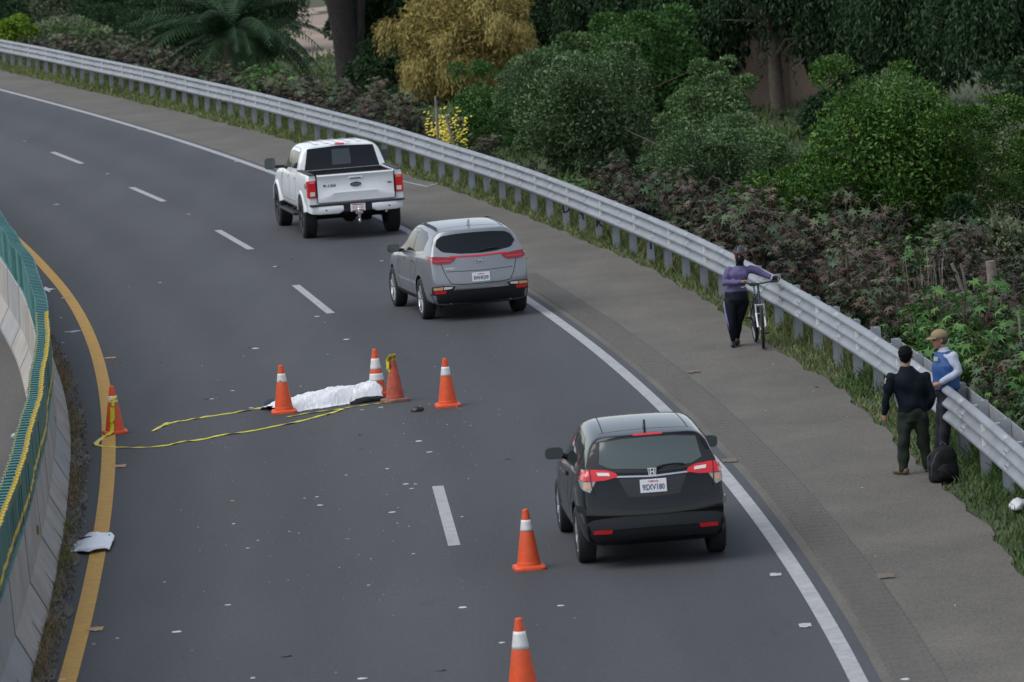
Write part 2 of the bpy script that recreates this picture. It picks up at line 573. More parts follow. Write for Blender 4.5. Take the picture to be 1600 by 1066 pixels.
for P, Q in (((622, 282), (668, 292)), ((668, 291), (684, 287))):
    a, b = U(*P), U(*Q)
    struct(dash_quad(a, b, 0.03).build('paint_scratch', M_WMARK))

# ------------------------------------------------------------------ guardrail
M_GALV = mat('galvanised_steel', (0.27, 0.29, 0.31), rough=0.5, metal=0.3, col2=(0.215, 0.228, 0.24), vscale=1.0, var=0.08)
M_POST = mat('post_steel', (0.32, 0.34, 0.365), rough=0.6, metal=0.1, col2=(0.26, 0.28, 0.30), vscale=3, var=0.1)
M_BOLT = mat('bolt_steel', (0.17, 0.165, 0.16), rough=0.6, metal=0.3)
M_REFL = mat('white_reflector', (0.74, 0.74, 0.72), rough=0.4)
M_BLACKP = mat('black_spray', (0.015, 0.015, 0.017), rough=0.7)
rail = thing('guardrail', 'long galvanised three-ribbed steel guardrail on posts along the outer shoulder', 'guardrail')
# arc-length table along the rail
rail_pts = [(XR(y), y) for y in ys(48, 225, 0.25)]
acc = [0.0]
for a, b in zip(rail_pts, rail_pts[1:]):
    acc.append(acc[-1] + math.hypot(b[0] - a[0], b[1] - a[1]))
def rail_at(s):
    s = min(max(s, 0), acc[-1] - 1e-3)
    i = int(np.searchsorted(acc, s)) - 1; i = max(i, 0)
    t = (s - acc[i]) / (acc[i + 1] - acc[i])
    a, b = rail_pts[i], rail_pts[i + 1]
    d = Vector((b[0] - a[0], b[1] - a[1], 0)).normalized()
    return Vector((a[0] + (b[0] - a[0]) * t, a[1] + (b[1] - a[1]) * t, 0)), d
prof = [(0.0, 1.0), (-0.030, 0.996), (-0.074, 0.962), (-0.082, 0.945), (-0.078, 0.925), (-0.010, 0.892), (0.0, 0.880), (-0.004, 0.862), (-0.070, 0.785), (-0.082, 0.765), (-0.078, 0.745), (-0.010, 0.712), (0.0, 0.700), (-0.004, 0.682), (-0.070, 0.605), (-0.082, 0.585), (-0.078, 0.560), (-0.030, 0.515), (-0.012, 0.500)]
PSP = 1.905
ref_s = None
yref = U(1302, 573).y                      # one post of the photograph
for i in range(len(rail_pts)):
    if rail_pts[i][1] >= yref:
        ref_s = acc[i]; break
s0 = ref_s % PSP
n_post = int((acc[-1] - s0) / PSP)
k_ref = int(round((ref_s - s0) / PSP))
L2 = 2 * PSP
sp0 = (s0 + ((k_ref % 2) * PSP) + PSP) % L2 - L2
while sp0 < acc[-1] - 1:
    rows = []
    for q in range(7):
        s = max(sp0 - 0.08 + (L2 + 0.16) * q / 6, 0)
        p, d = rail_at(s)
        nrm = Vector((d.y, -d.x, 0))
        tw = 0.003 * math.sin(s * 0.41) + (0.002 if q == 6 else 0)
        rows.append([tuple(p + nrm * (o + tw) + Vector((0, 0, z + 0.006 * math.sin(s * 0.33)))) for o, z in prof])
    if rows[-1][0][1] > 49:
        mb = MB(); mb.grid(rows)
        o = mb.build('beam', M_GALV, rail, smooth=50)
        sm = o.modifiers.new('thick', 'SOLIDIFY'); sm.thickness = 0.005
        bo_ = MB()
        for ds in (-.10, -.04, .04, .10):
            pj, dj = rail_at(max(sp0 + L2 + ds, 0)); nj = Vector((dj.y, -dj.x, 0))
            for oz, zz in ((-.070, .962), (-.064, .800), (-.064, .622), (-.060, .548)):
                c_ = pj + nj * (oz - .006) + Vector((0, 0, zz)); bo_.box(c_ + nj * .004, (.010, .013, .013))
        b2 = bo_.build('splice_bolts', M_BOLT, o); b2['kind'] = 'stuff'
    sp0 += L2
# posts: I section standing behind the beam, spacer block between
pm = MB()
pm.box((0.22, 0, 0.34), (0.012, 0.13, 1.25)); pm.box((0.22, 0.068, 0.34), (0.125, 0.010, 1.25)); pm.box((0.22, -0.068, 0.34), (0.125, 0.010, 1.25))
POST = pm.mesh('post'); POST.materials.append(M_POST)
pm = MB()
pm.box((0.22, 0, 0.30), (0.012, 0.13, 1.16)); pm.box((0.22, 0.068, 0.30), (0.125, 0.010, 1.16)); pm.box((0.22, -0.068, 0.30), (0.125, 0.010, 1.16))
POST_LOW = pm.mesh('post'); POST_LOW.materials.append(M_POST)
bmk = MB(); bmk.box((0.085, 0, 0.74), (0.14, 0.11, 0.34)); BLOCK = bmk.mesh('spacer_block'); BLOCK.materials.append(M_POST)
rm = MB(); rm.box((-0.052, 0, 0), (0.062, 0.012, 0.105)); rm.box((-0.052, -0.0075, 0), (0.05, 0.003, 0.09)); REFL = rm.mesh('reflector'); REFL.materials.append(M_REFL)
LET = {}
# lettering sprayed on the posts, found by their photo column
for px, ch, col_ in ((772, 'O', 'w'), (875, 'D', 'k'), (899, 'Y', 'k'), (924, 'U', 'k'), (950, 'K', 'k'), (977, 'X', 'k'), (1004, 'C', 'k'), (1030, 'T', 'k')):
    LET[px] = (ch, col_)
for k in range(n_post):
    s = s0 + k * PSP
    p, d = rail_at(s)
    if p.y < 50:
        continue
    ang = math.atan2(d.x, d.y)
    M4 = Matrix.Translation(p) @ Matrix.Rotation(-ang, 4, 'Z')
    o = obj('post', POST if p.y < 76 else POST_LOW, None, rail); o.matrix_local = M4 @ Matrix.Translation((0, 0, 0.012 * math.sin(k * 2.1)))
    b = obj('spacer_block', BLOCK, None, rail); b.matrix_local = M4
    # which photo column does the base of this post fall on
    q = p + Vector((d.y, -d.x, 0)) * 0.22 - CAM
    col_px = 800 + F_PX * q.dot(RGT) / q.dot(FWD)
    for lp, (ch, cc) in list(LET.items()):
        if abs(col_px - lp) < 13:
            del LET[lp]
            tm = text_mesh(ch, 0.24, 0.001); tm.materials.clear(); tm.materials.append(M_BLACKP if cc == 'k' else M_WMARK)
            t = obj('lettering', tm, None, o)
            t.matrix_local = Matrix.Translation((0.22, -0.076, 0.33)) @ Matrix.Rotation(R(90), 4, 'X') @ Matrix.Rotation(R(rnd.uniform(-8, 8)), 4, 'Z')
            break
    if (k - k_ref) % 2 == 0:
        for z in (0.868, 0.688):
            r_ = obj('reflector', REFL, None, rail); r_.matrix_local = M4 @ Matrix.Translation((0, -0.02, z))
# second strip bolted along the back of the nearest posts
rows = []
for q in range(30):
    p, d = rail_at(acc[0] + 2 + q * 0.8)
    nrm = Vector((d.y, -d.x, 0))
    rows.append([tuple(p + nrm * 0.30 + Vector((0, 0, z))) for z in (0.72, 0.78, 0.86, 0.92)])
mb = MB(); mb.grid(rows); o = mb.build('back_strip', M_POST, rail); o.modifiers.new('t', 'SOLIDIFY').thickness = 0.01

# ------------------------------------------------------------------ median barrier with glare screen
M_CONC = mat('barrier_concrete', (0.34, 0.315, 0.285), rough=0.85, col2=(0.235, 0.212, 0.188), vscale=1.1, var=0.08, bump=0.1, bscale=25)
M_CONC2 = mat('barrier_concrete_grey', (0.27, 0.27, 0.265), rough=0.85, col2=(0.22, 0.22, 0.215), vscale=.8, var=0.06, bump=0.1, bscale=25)
M_TEAL = mat('teal_plastic', (0.035, 0.150, 0.145), rough=0.5, col2=(0.06, 0.19, 0.18), vscale=3, var=0.15)
M_TEAL_SHADE = mat('teal_plastic_shaded', (0.012, 0.085, 0.085), rough=0.5, var=0.15, vscale=3)  # shaded copy of the teal: blade fronts are painted darker
M_DGREEN = mat('dark_green_plastic', (0.001, 0.095, 0.080), rough=0.45, var=0.12, vscale=2)
M_YTRIM = mat('yellow_trim', (0.68, 0.42, 0.01), rough=0.55, var=0.15, vscale=6)
M_DARKJ = mat('joint_dark', (0.03, 0.028, 0.026), rough=0.9)
half = [(0.30, 0.0), (0.30, 0.09), (0.125, 0.42), (0.100, 1.12)]
sec = [(-a, z) for a, z in half] + [(a, z) for a, z in reversed(half)]
b_pts = [(XB(y), y) for y in ys(44, 132, 0.25)]
bacc = [0.0]
for a, b in zip(b_pts, b_pts[1:]):
    bacc.append(bacc[-1] + math.hypot(b[0] - a[0], b[1] - a[1]))
def bar_at(s):
    i = min(max(int(np.searchsorted(bacc, s)) - 1, 0), len(b_pts) - 2)
    t = (s - bacc[i]) / (bacc[i + 1] - bacc[i])
    a, b = b_pts[i], b_pts[i + 1]
    d = Vector((b[0] - a[0], b[1] - a[1], 0)).normalized()
    return Vector((a[0] + (b[0] - a[0]) * t, a[1] + (b[1] - a[1]) * t, 0)), d
SEG = 3.8
def blade_mesh(yellow):
    mb = MB()
    mb.use(M_TEAL_SHADE)
    mb.box((0.02, 0, 0.30), (0.17, 0.020, 0.60))
    mb.use(M_TEAL)
    mb.box((0.02, 0.022, 0.602), (0.172, 0.062, 0.010))  # top cap in lighter teal, painted as if lit by the sky
    mb.box((-0.072, 0.05, 0.30), (0.014, 0.14, 0.60))
    mb.use(M_DGREEN if yellow else M_TEAL)
    mb.box((0.112, 0.13, 0.295), (0.014, 0.28, 0.59))
    if yellow:
        mb.use(M_YTRIM)
        mb.box((0.086, -0.0115, 0.54), (0.058, 0.004, 0.13))
        mb.box((-0.062, -0.0115, 0.585), (0.022, 0.004, 0.04))
        mb.box((0.121, 0.13, 0.15), (0.005, 0.275, 0.055))
        mb.box((0.106, 0.03, 0.609), (0.030, 0.06, 0.004))
    return mb.mesh('blade')
BLADE_Y, BLADE_T = blade_mesh(True), blade_mesh(False)
nseg = int(bacc[-1] / SEG)
for k in range(nseg):
    sA = k * SEG
    gap = 0.055
    rows = []
    for q in range(5):
        p, d = bar_at(sA + gap + (SEG - 2 * gap) * q / 4)
        nrm = Vector((d.y, -d.x, 0))
        rows.append([tuple(p + nrm * a + Vector((0, 0, z - 0.02))) for a, z in sec])
    mb = MB(); mb.grid(rows)
    n_ = len(sec); V = len(mb.v)
    mb.f.append(tuple(range(n_))); mb.mi.append(0)
    mb.f.append(tuple(range(V - n_, V))); mb.mi.append(0)
    # top and bottom close the loft
    for q in range(4):
        mb.f.append((q * n_, (q + 1) * n_, (q + 1) * n_ + n_ - 1, q * n_ + n_ - 1)); mb.mi.append(0)
    near = k in (0, 1, 2)
    o = mb.build('concrete_barrier', M_CONC2 if (k % 5 == 2) else M_CONC)
    bv = o.modifiers.new('bevel', 'BEVEL'); bv.width = 0.012; bv.segments = 1; bv.limit_method = 'ANGLE'; bv.angle_limit = R(50)
    ym = bar_at(sA + SEG / 2)[0].y
    zone = 'beside the torn white car panel' if 58 < ym < 68 else ('beside the taped cone on the yellow line' if 68 <= ym < 79 else ('under the plain teal glare screen' if ym >= 79 else 'at the near start of the yellow line'))
    tag(o, ('grey' if k % 5 == 2 else 'pale tan') + ' precast concrete barrier segment ' + zone, 'barrier', 'precast barrier segments on the median')
    jr = []
    for q in (-0.09, 0.09):
        p, d = bar_at(max(sA + q, 0.0))
        nrm = Vector((d.y, -d.x, 0))
        jr.append([tuple(p + nrm * a * .992 + Vector((0, 0, (z - 0.02) * .995))) for a, z in sec])
    jm = MB(); jm.grid(jr); jm.build('joint_filler', M_DARKJ, o)
    # short half-joint scored in the toe, dark amber marker on some
    pm_, dm = bar_at(sA + SEG / 2)
    M4 = Matrix.Translation(pm_) @ Matrix.Rotation(-math.atan2(dm.x, dm.y), 4, 'Z')
    jb = MB(); jb.M = M4
    jb.add([(0.304, -0.03, 0.0), (0.304, 0.03, 0.0), (0.304, 0.03, 0.07), (0.304, -0.03, 0.07), (0.215, 0.022, 0.236), (0.215, -0.022, 0.236)], [(0, 1, 2, 3), (3, 2, 4, 5)])
    jb.build('scored_joint', M_DARKJ, o)
    if k % 3 == 1:
        rb = MB(); rb.M = M4 @ Matrix.Translation((0.125, 0.9, 0.62))
        rb.prism([(-0.07, -0.05), (0.07, -0.05), (0.045, 0.05), (-0.045, 0.05)], -0.01, 0.018, 'X')
        rb.build('marker', mat('amber_marker', (0.22, 0.11, 0.02), rough=0.5) if k < 5 else M_POST, o)
    # glare screen module on this segment
    yel = pm_.y < 80
    g = thing('glare_screen', (('dark green glare screen module with yellow edged blades, beside the ' + ('torn white car panel' if pm_.y < 68 else 'taped cone')) if yel else 'plain teal glare screen module of upright blades on the median barrier'), 'glare screen', pm_ + Vector((0, 0, 1.10)), 0, 'yellow edged glare screens' if yel else 'plain teal glare screens')
    rows = []
    for q in range(5):
        p, d = bar_at(sA + 0.03 + (SEG - 0.06) * q / 4)
        nrm = Vector((d.y, -d.x, 0)); p = p - pm_
        rows.append([tuple(p + nrm * a + Vector((0, 0, z))) for a, z in ((-0.085, -0.03), (-0.085, 0.03), (0.124, 0.03), (0.124, -0.03))])
    mb = MB(); mb.grid(rows); mb.build('base_channel', M_TEAL, g)
    nb = 15
    for q in range(nb):
        s = sA + SEG * (q + 0.5) / nb
        p, d = bar_at(s)
        o = obj('blade', BLADE_Y if yel else BLADE_T, None, g)
        wob = 0.010 * math.sin(s * 0.9) + rnd.uniform(-0.006, 0.006)
        o.matrix_local = Matrix.Translation(p - pm_ + Vector((wob, 0, 0.01 + 0.008 * math.sin(s * 1.3)))) @ Matrix.Rotation(-math.atan2(d.x, d.y) + rnd.uniform(-.05, .05), 4, 'Z')

# gravel and dry litter gathered at the toe of the barrier
M_GRAVEL = mat('median_gravel', (0.085, 0.076, 0.066), rough=0.95, col2=(0.15, 0.125, 0.095), vscale=3, var=0.3, bump=.4, bscale=35)
struct(strip('gravel_margin', lambda y: XB(y) + 0.25, lambda y: XB(y) + 0.47 + 0.07 * math.sin(y * 1.3) + 0.05 * math.sin(y * 3.1), 44, 112, 0.004, M_GRAVEL, st=0.15, cols=6, zf=lambda x, y: 0.008 * math.sin(x * 37 + y * 11) * math.sin(y * 17 + x * 5) + 0.012))
gp = [p for p in [(rnd.uniform(0.28, 0.55), rnd.uniform(46, 108)) for _ in range(2600)]]
V, Fq = [], []
for off, y in gp:
    s = rnd.uniform(0.006, 0.022); c = Vector((XB(y) + off, y, 0.02)); o = len(V)
    for dz in (0, 1):
        for k in range(4):
            a = k * math.pi / 2 + rnd.random()
            V.append((c.x + s * math.cos(a) * (1 - .4 * dz), c.y + s * math.sin(a) * (1 - .4 * dz), c.z + (s * 0.9 if dz else -0.012)))
    Fq += [(o, o + 1, o + 5, o + 4), (o + 1, o + 2, o + 6, o + 5), (o + 2, o + 3, o + 7, o + 6), (o + 3, o, o + 4, o + 7), (o + 4, o + 5, o + 6, o + 7)]
o = obj('loose_gravel', np_mesh('loose_gravel', V, Fq, mat('gravel_stones', (0.2, 0.18, 0.15), rough=0.9, island=[(0.05, 0.045, 0.04), (0.12, 0.105, 0.085), (0.17, 0.15, 0.13)])))
tag(o, 'loose gravel scattered at the foot of the median barrier', 'gravel', kind='stuff')
# ------------------------------------------------------------------ vehicles
M_GLASS = mat('dark_glass', (0.008, 0.010, 0.013), rough=0.05, spec=0.25)
M_GLASS2 = mat('sky_toned_glass', (0.060, 0.078, 0.078), rough=0.08, spec=0.6)  # pale base colour stands in for bright sky reflected in the glass
M_TYRE = mat('tyre_rubber', (0.016, 0.016, 0.017), rough=0.85, var=0.2, vscale=10)
M_BLACK = mat('black_plastic', (0.013, 0.014, 0.016), rough=0.55, spec=.3)
M_ARCH = mat('arch_dark', (0.008, 0.008, 0.008), rough=0.9)
M_GREYPL = mat('grey_plastic', (0.028, 0.031, 0.035), rough=0.6, spec=.3)
M_CHROME = mat('chrome', (0.62, 0.63, 0.65), rough=0.18, metal=1.0)
M_RED = mat('red_lens', (0.55, 0.012, 0.016), rough=0.15, coat=0.6)
M_DRED = mat('dark_red_lens', (0.20, 0.008, 0.014), rough=0.15, coat=0.6)
M_CLEAR = mat('clear_lens', (0.62, 0.60, 0.57), rough=0.15, coat=0.6)
M_AMBER = mat('amber_lens', (0.55, 0.30, 0.16), rough=0.2, coat=0.5)
M_SEAM = mat('panel_seam', (0.012, 0.012, 0.013), rough=0.8)
M_PLATE = mat('plate_white', (0.70, 0.70, 0.70), rough=0.45)
M_NAVY = mat('plate_navy', (0.05, 0.08, 0.19), rough=0.6)
M_PRED = mat('plate_red', (0.50, 0.06, 0.06), rough=0.6)
M_ALLOY = mat('alloy_wheel', (0.42, 0.43, 0.45), rough=0.3, metal=0.7)
M_BALLOY = mat('black_alloy_wheel', (0.03, 0.03, 0.032), rough=0.35, metal=0.5)
M_PBLACK = mat('black_car_paint', (0.004, 0.005, 0.006), rough=0.10, coat=0.2, spec=.3)
M_PGREY = mat('silver_grey_car_paint', (0.215, 0.225, 0.24), rough=0.34, metal=0.45, coat=0.7, var=0.03)
M_PWHITE = mat('white_car_paint', (0.72, 0.73, 0.74), rough=0.35, coat=0.7, var=0.03)

def lerp(a, b, t): return a + (b - a) * t
def interp(tab):
    xs = [p[0] for p in tab]; vs = [p[1] for p in tab]
    return lambda x: float(np.interp(x, xs, vs))

def body_mesh(P):
    """all-quad car shell: longitudinal lines k at stations tau, rear and front caps, smoothed, wheel arches cut"""
    wf, top, belt = interp(P['plan']), interp(P['top']), interp(P['belt'])
    w, zb, Hc = P['w'], P['zb'], P['Hc']
    taus = [0, .025, .07, .13, .20, .27, .34, .41, .48, .55, .61, .67, .73, .79, .85, .90, .945, .98, 1.0]
    NK = 12
    xr, xf = P['xr'], P['xf']
    lowz = P.get('lowz', (0.06, 0.60, 0.83))
    def line(k, x):
        W = w * wf(x); b = belt(x); t = max(top(x), b + 0.03)
        c = min(max((t - b) / (Hc - b), 0), 1)
        th = P.get('tumble', 0.13)
        return [(0, zb), (.42 * W, zb), (.78 * W, zb + .01), (.965 * W, zb + lowz[0]), (1.0 * W, lowz[1]), (.992 * W, lowz[2]),
                (.965 * W, b - .05), (lerp(.90, .925, c) * W, b + .02 * (1 - c) + .03 * c),
                (lerp(.80, .925 - th * .55, c) * W, b + (t - b) * .60), (lerp(.66, .925 - th * 1.25, c) * W, b + (t - b) * .93),
                (lerp(.40, .50, c) * W, t - .012 * c), (0, t)][k]
    bm = bmesh.new()
    G = []
    for tau in taus:
        row = []
        for k in range(NK):
            x = xr[k] + (xf[k] - xr[k]) * tau
            y, z = line(k, x)
            row.append((x, y, z))
        G.append(row)
    VL, VR = [], []
    for row in G:
        a = [bm.verts.new(p) for p in row]
        b = [a[k] if k in (0, NK - 1) else bm.verts.new((row[k][0], -row[k][1], row[k][2])) for k in range(NK)]
        VL.append(a); VR.append(b)
    cr = bm.edges.layers.float.new('crease_edge')
    for i in range(len(taus) - 1):
        for k in range(NK - 1):
            bm.faces.new((VL[i][k], VL[i][k + 1], VL[i + 1][k + 1], VL[i + 1][k]))
            bm.faces.new((VR[i + 1][k], VR[i + 1][k + 1], VR[i][k + 1], VR[i][k]))
    def cap(L_, R_, sgn, bulge):
        # rows k=2..9, columns: L, .5, 0, -.5, R  (bottom row uses the underside points, top row the roof points)
        rows = []
        for k in range(2, 10):
            if k == 2:
                rows.append([L_[2], L_[1], L_[0], R_[1], R_[2]])
            elif k == 9:
                rows.append([L_[9], L_[10], L_[11], R_[10], R_[9]])
            else:
                a, b = L_[k].co, R_[k].co
                mid = []
                for f in (.5, 0, -.5):
                    p = Vector((a.x, a.y * f, a.z)); p.x += sgn * bulge[k] * (1 - f * f)
                    if P.get('arch'):
                        p.z += P['arch'][k] * (1 - f * f)
                    mid.append(bm.verts.new(p))
                rows.append([L_[k]] + mid + [R_[k]])
        for i in range(len(rows) - 1):
            for j in range(4):
                fa = [rows[i][j], rows[i][j + 1], rows[i + 1][j + 1], rows[i + 1][j]]
                try:
                    bm.faces.new(fa)
                except ValueError:
                    pass
    cap(VL[0], VR[0], -1, P['rb'])
    cap(VL[-1], VR[-1], 1, P['fb'])
    bm.edges.ensure_lookup_table()
    def crease(va, vb, v):
        e = bm.edges.get((va, vb))
        if e: e[cr] = v
    for k in range(2, 9):
        for V_ in (VL, VR):
            crease(V_[0][k], V_[0][k + 1], P.get('crease', .45) if k < 8 else .25)
            crease(V_[-1][k], V_[-1][k + 1], .2)
    for V_ in (VL, VR):
        for i in range(len(taus) - 1):
            crease(V_[i][6], V_[i + 1][6], .25); crease(V_[i][7], V_[i + 1][7], .35); crease(V_[i][3], V_[i + 1][3], .3)
    for a, b in ((9, 10), (10, 11)):
        crease(VL[0][a], VL[0][b], .5); crease(VR[0][a], VR[0][b], .5)
    bmesh.ops.recalc_face_normals(bm, faces=bm.faces)
    me = bpy.data.meshes.new('body'); bm.to_mesh(me); bm.free()
    me.materials.append(P['paint']); me.materials.append(M_ARCH)
    return finish_body(me, P)

def finish_body(me, P, sub=3):
    o = bpy.data.objects.new('tmp', me); COL.objects.link(o)
    if sub:
        s = o.modifiers.new('s', 'SUBSURF'); s.levels = sub; s.render_levels = sub
    cut = MB(); cut.use(M_ARCH)
    for ax in P['axles']:
        for sg in (1, -1):
            y0 = sg * (P['w'] - 0.33); y1 = sg * (P['w'] + 0.3)
            pr = [(P['arch_r'], min(y0, y1)), (P['arch_r'], max(y0, y1))]
            cut.lathe(pr, n=40, axis='Y', center=(ax, 0, P['wheel_r'] + P.get('arch_dz', 0.01)))
    co = cut.build('tmpcut')
    b = o.modifiers.new('b', 'BOOLEAN'); b.object = co; b.operation = 'DIFFERENCE'; b.solver = 'EXACT'
    try:
        b.material_mode = 'TRANSFER'
    except Exception:
        pass
    dg = bpy.context.evaluated_depsgraph_get(); dg.update()
    out = bpy.data.meshes.new_from_object(o.evaluated_get(dg))
    bpy.data.objects.remove(o); bpy.data.objects.remove(co)
    out.polygons.foreach_set('use_smooth', [True] * len(out.polygons))
    sharp_by_angle(out, R(38))
    out.name = 'body'
    return out

def bvh_of(*mes):
    V, F_ = [], []
    for me in mes:
        o = len(V); V += [v.co.copy() for v in me.vertices]; F_ += [tuple(i + o for i in p.vertices) for p in me.polygons]
    return BVHTree.FromPolygons(V, F_)

RAYS = {'R': (lambda a, b: ((-3, a, b), (1, 0, 0))), 'L': (lambda a, b: ((a, 3, b), (0, -1, 0))), 'S': (lambda a, b: ((a, -3, b), (0, 1, 0))), 'T': (lambda a, b: ((a, b, 4), (0, 0, -1)))}
def resample(pl, n):
    d = [0.0]
    for p, q in zip(pl, pl[1:]): d.append(d[-1] + math.hypot(q[0] - p[0], q[1] - p[1]))
    return [(float(np.interp(t, d, [p[0] for p in pl])), float(np.interp(t, d, [p[1] for p in pl]))) for t in np.linspace(0, d[-1], n)]

def panel(bvh, name, top, bot, ax, parent, m, off=0.004, nu=18, nv=6, thick=0.015, xmax=None):
    tp, bt = resample(top, nu), resample(bot, nu)
    ray = RAYS[ax]
    P_, N_ = [], []
    last = None
    for i in range(nv):
        f = i / (nv - 1)
        rp, rn = [], []
        for j in range(nu):
            a = tp[j][0] * (1 - f) + bt[j][0] * f; b = tp[j][1] * (1 - f) + bt[j][1] * f
            o_, d_ = ray(a, b)
            h = bvh.ray_cast(Vector(o_), Vector(d_))
            d_ = Vector(d_)
            k_ = 0
            if ax == 'R' and h[0] is not None and h[0].x > (xmax or .40): h = (None, None, None, None)
            while h[0] is None and k_ < 60:
                k_ += 1
                o_, _d = ray(a * (1 - .006 * k_) if ax in 'RT' else a, b if ax == 'R' else b * (1 - .006 * k_))
                h = bvh.ray_cast(Vector(o_), d_)
                if ax == 'R' and h[0] is not None and h[0].x > (xmax or .40): h = (None, None, None, None)
            if h[0] is None:
                h = bvh.find_nearest(Vector(o_) + d_ * 3)
                p, nn = h[0], h[1]
            else:
                p, nn = h[0], h[1]
            if nn.dot(d_) > 0: nn = -nn
            rp.append(p); rn.append(nn)
        P_.append(rp); N_.append(rn)
    outer = [[P_[i][j] + N_[i][j] * off for j in range(nu)] for i in range(nv)]
    inner = [[P_[i][j] + N_[i][j] * (off - thick) for j in range(nu)] for i in range(nv)]
    mb = MB()
    mb.grid(outer)
    ring = [(0, j) for j in range(nu)] + [(i, nu - 1) for i in range(1, nv)] + [(nv - 1, j) for j in range(nu - 2, -1, -1)] + [(i, 0) for i in range(nv - 2, 0, -1)]
    vs = [outer[i][j] for i, j in ring] + [inner[i][j] for i, j in ring]
    n_ = len(ring)
    mb.add(vs, [(k, (k + 1) % n_, n_ + (k + 1) % n_, n_ + k) for k in range(n_)])
    return mb.build(name, m, parent, smooth=40)

def ribbon(bvh, name, line, ax, parent, m, wd=0.008, off=0.0015, n=30):
    pl = resample(line, n)
    A, B = [], []
    for i, p in enumerate(pl):
        q0, q1 = pl[max(i - 1, 0)], pl[min(i + 1, n - 1)]
        dx, dy = q1[0] - q0[0], q1[1] - q0[1]; L_ = math.hypot(dx, dy) or 1
        A.append((p[0] - dy / L_ * wd / 2, p[1] + dx / L_ * wd / 2)); B.append((p[0] + dy / L_ * wd / 2, p[1] - dx / L_ * wd / 2))
    return panel(bvh, name, A, B, ax, parent, m, off=off, nu=n, nv=2, thick=0.003)

def mirror_y(pl): return [(-a, b) for a, b in pl]

def wheel_meshes(r, wd, rim_r, m_rim, spokes=5, tread=False):
    t = MB(); h = wd / 2
    prof_ = [(rim_r, -h * .85), (rim_r + .02, -h * .97), (r - .05, -h), (r - .015, -h * .9), (r, -h * .68), (r, h * .68), (r - .015, h * .9), (r - .05, h), (rim_r + .02, h * .97), (rim_r, h * .85)]
    t.lathe(prof_, n=40, axis='Y', close=True)
    if tread:
        for k in range(44):
            a = 2 * math.pi * k / 44
            for yy_ in (-h * .62, -h * .2, h * .2, h * .62):
                aa = a + (0.05 if yy_ in (-h * .2, h * .62) else 0)
                t.box((math.cos(aa) * (r + .004), yy_, math.sin(aa) * (r + .004)), (.016, h * .34, .034), Matrix.Rotation(-aa, 3, 'Y'))
    tm = t.mesh('tyre'); tm.materials.append(M_TYRE); tm.polygons.foreach_set('use_smooth', [True] * len(tm.polygons)); sharp_by_angle(tm, R(40))
    g = MB()
    g.use(M_ARCH); g.lathe([(rim_r * .98, -h * .5), (rim_r * .98, h * .15)], n=30, axis='Y')
    g.use(m_rim)
    g.lathe([(rim_r * .90, h * .55), (rim_r * .99, h * .86), (rim_r * 1.0, h * .6), (rim_r * .94, h * .3)], n=40, axis='Y', close=True)
    for k in range(spokes):
        a = 2 * math.pi * k / spokes + 0.3
        for da in (-.13, .13):
            p0 = Vector((math.cos(a) * rim_r * .12, h * .55, math.sin(a) * rim_r * .12)); p1 = Vector((math.cos(a + da) * rim_r * .95, h * .70, math.sin(a + da) * rim_r * .95))
            g.tube([p0, (p0 + p1) / 2 + Vector((0, h * .05, 0)), p1], [.034, .026, .022], n=6)
    g.lathe([(rim_r * .2, h * .3), (rim_r * .2, h * .68), (rim_r * .12, h * .74)], n=16, axis='Y')
    gm = g.mesh('rim')
    return tm, gm

def add_wheels(car, axles, track, r, tm, gm):
    for ax in axles:
        for sg in (1, -1):
            wh = obj('wheel', tm, None, car)
            wh.matrix_local = Matrix.Translation((ax, sg * track / 2, r)) @ (Matrix.Identity(4) if sg > 0 else Matrix.Rotation(math.pi, 4, 'Z'))
            obj('rim', gm, None, wh)

def place_car(name, label, cat, RLp, RRp, half_t, axle_x):
    """rear tyres' outer contact points of the photo fix where the car stands and its heading"""
    a, b = U(*RLp), U(*RRp)
    c = (a + b) / 2; d = (b - a).normalized()          # to the right
    fwd = Vector((-d.y, d.x, 0))
    ang = math.atan2(fwd.y, fwd.x)
    base = c - fwd * axle_x
    return thing(name, label, cat, (base.x, base.y, 0), ang), ang

def plate(car, y, z, x, tilt, txt, size=0.078, head=None, head_m=None, wide=0.31, hgt=0.155):
    mb = MB(); mb.box((0, 0, 0), (0.012, wide, hgt))
    p = mb.build('licence_plate', M_PLATE, car, bevel=0.004)
    p.matrix_local = Matrix.Translation((x, y, z)) @ Matrix.Rotation(tilt, 4, 'Y')
    B = Matrix(((0, 0, -1, 0), (-1, 0, 0, 0), (0, 1, 0, 0), (0, 0, 0, 1)))     # text plane -> facing the rear
    if txt:
        tm = text_mesh(txt, size, 0.0008); tm.materials.clear(); tm.materials.append(M_NAVY)
        t = obj('lettering', tm, None, p)
        ex = [v.co.x for v in tm.vertices]; wtx = max(ex) - min(ex)
        t.matrix_local = Matrix.Translation((-0.0078, 0, -0.018)) @ B @ Matrix.Diagonal((0.26 / wtx, 1.2, 1, 1))
    if head:
        tm = text_mesh(head, 0.030, 0.0008); tm.materials.clear(); tm.materials.append(head_m or M_PRED)
        t = obj('lettering', tm, None, p)
        t.matrix_local = Matrix.Translation((-0.0078, 0, 0.054)) @ B
    return p, B

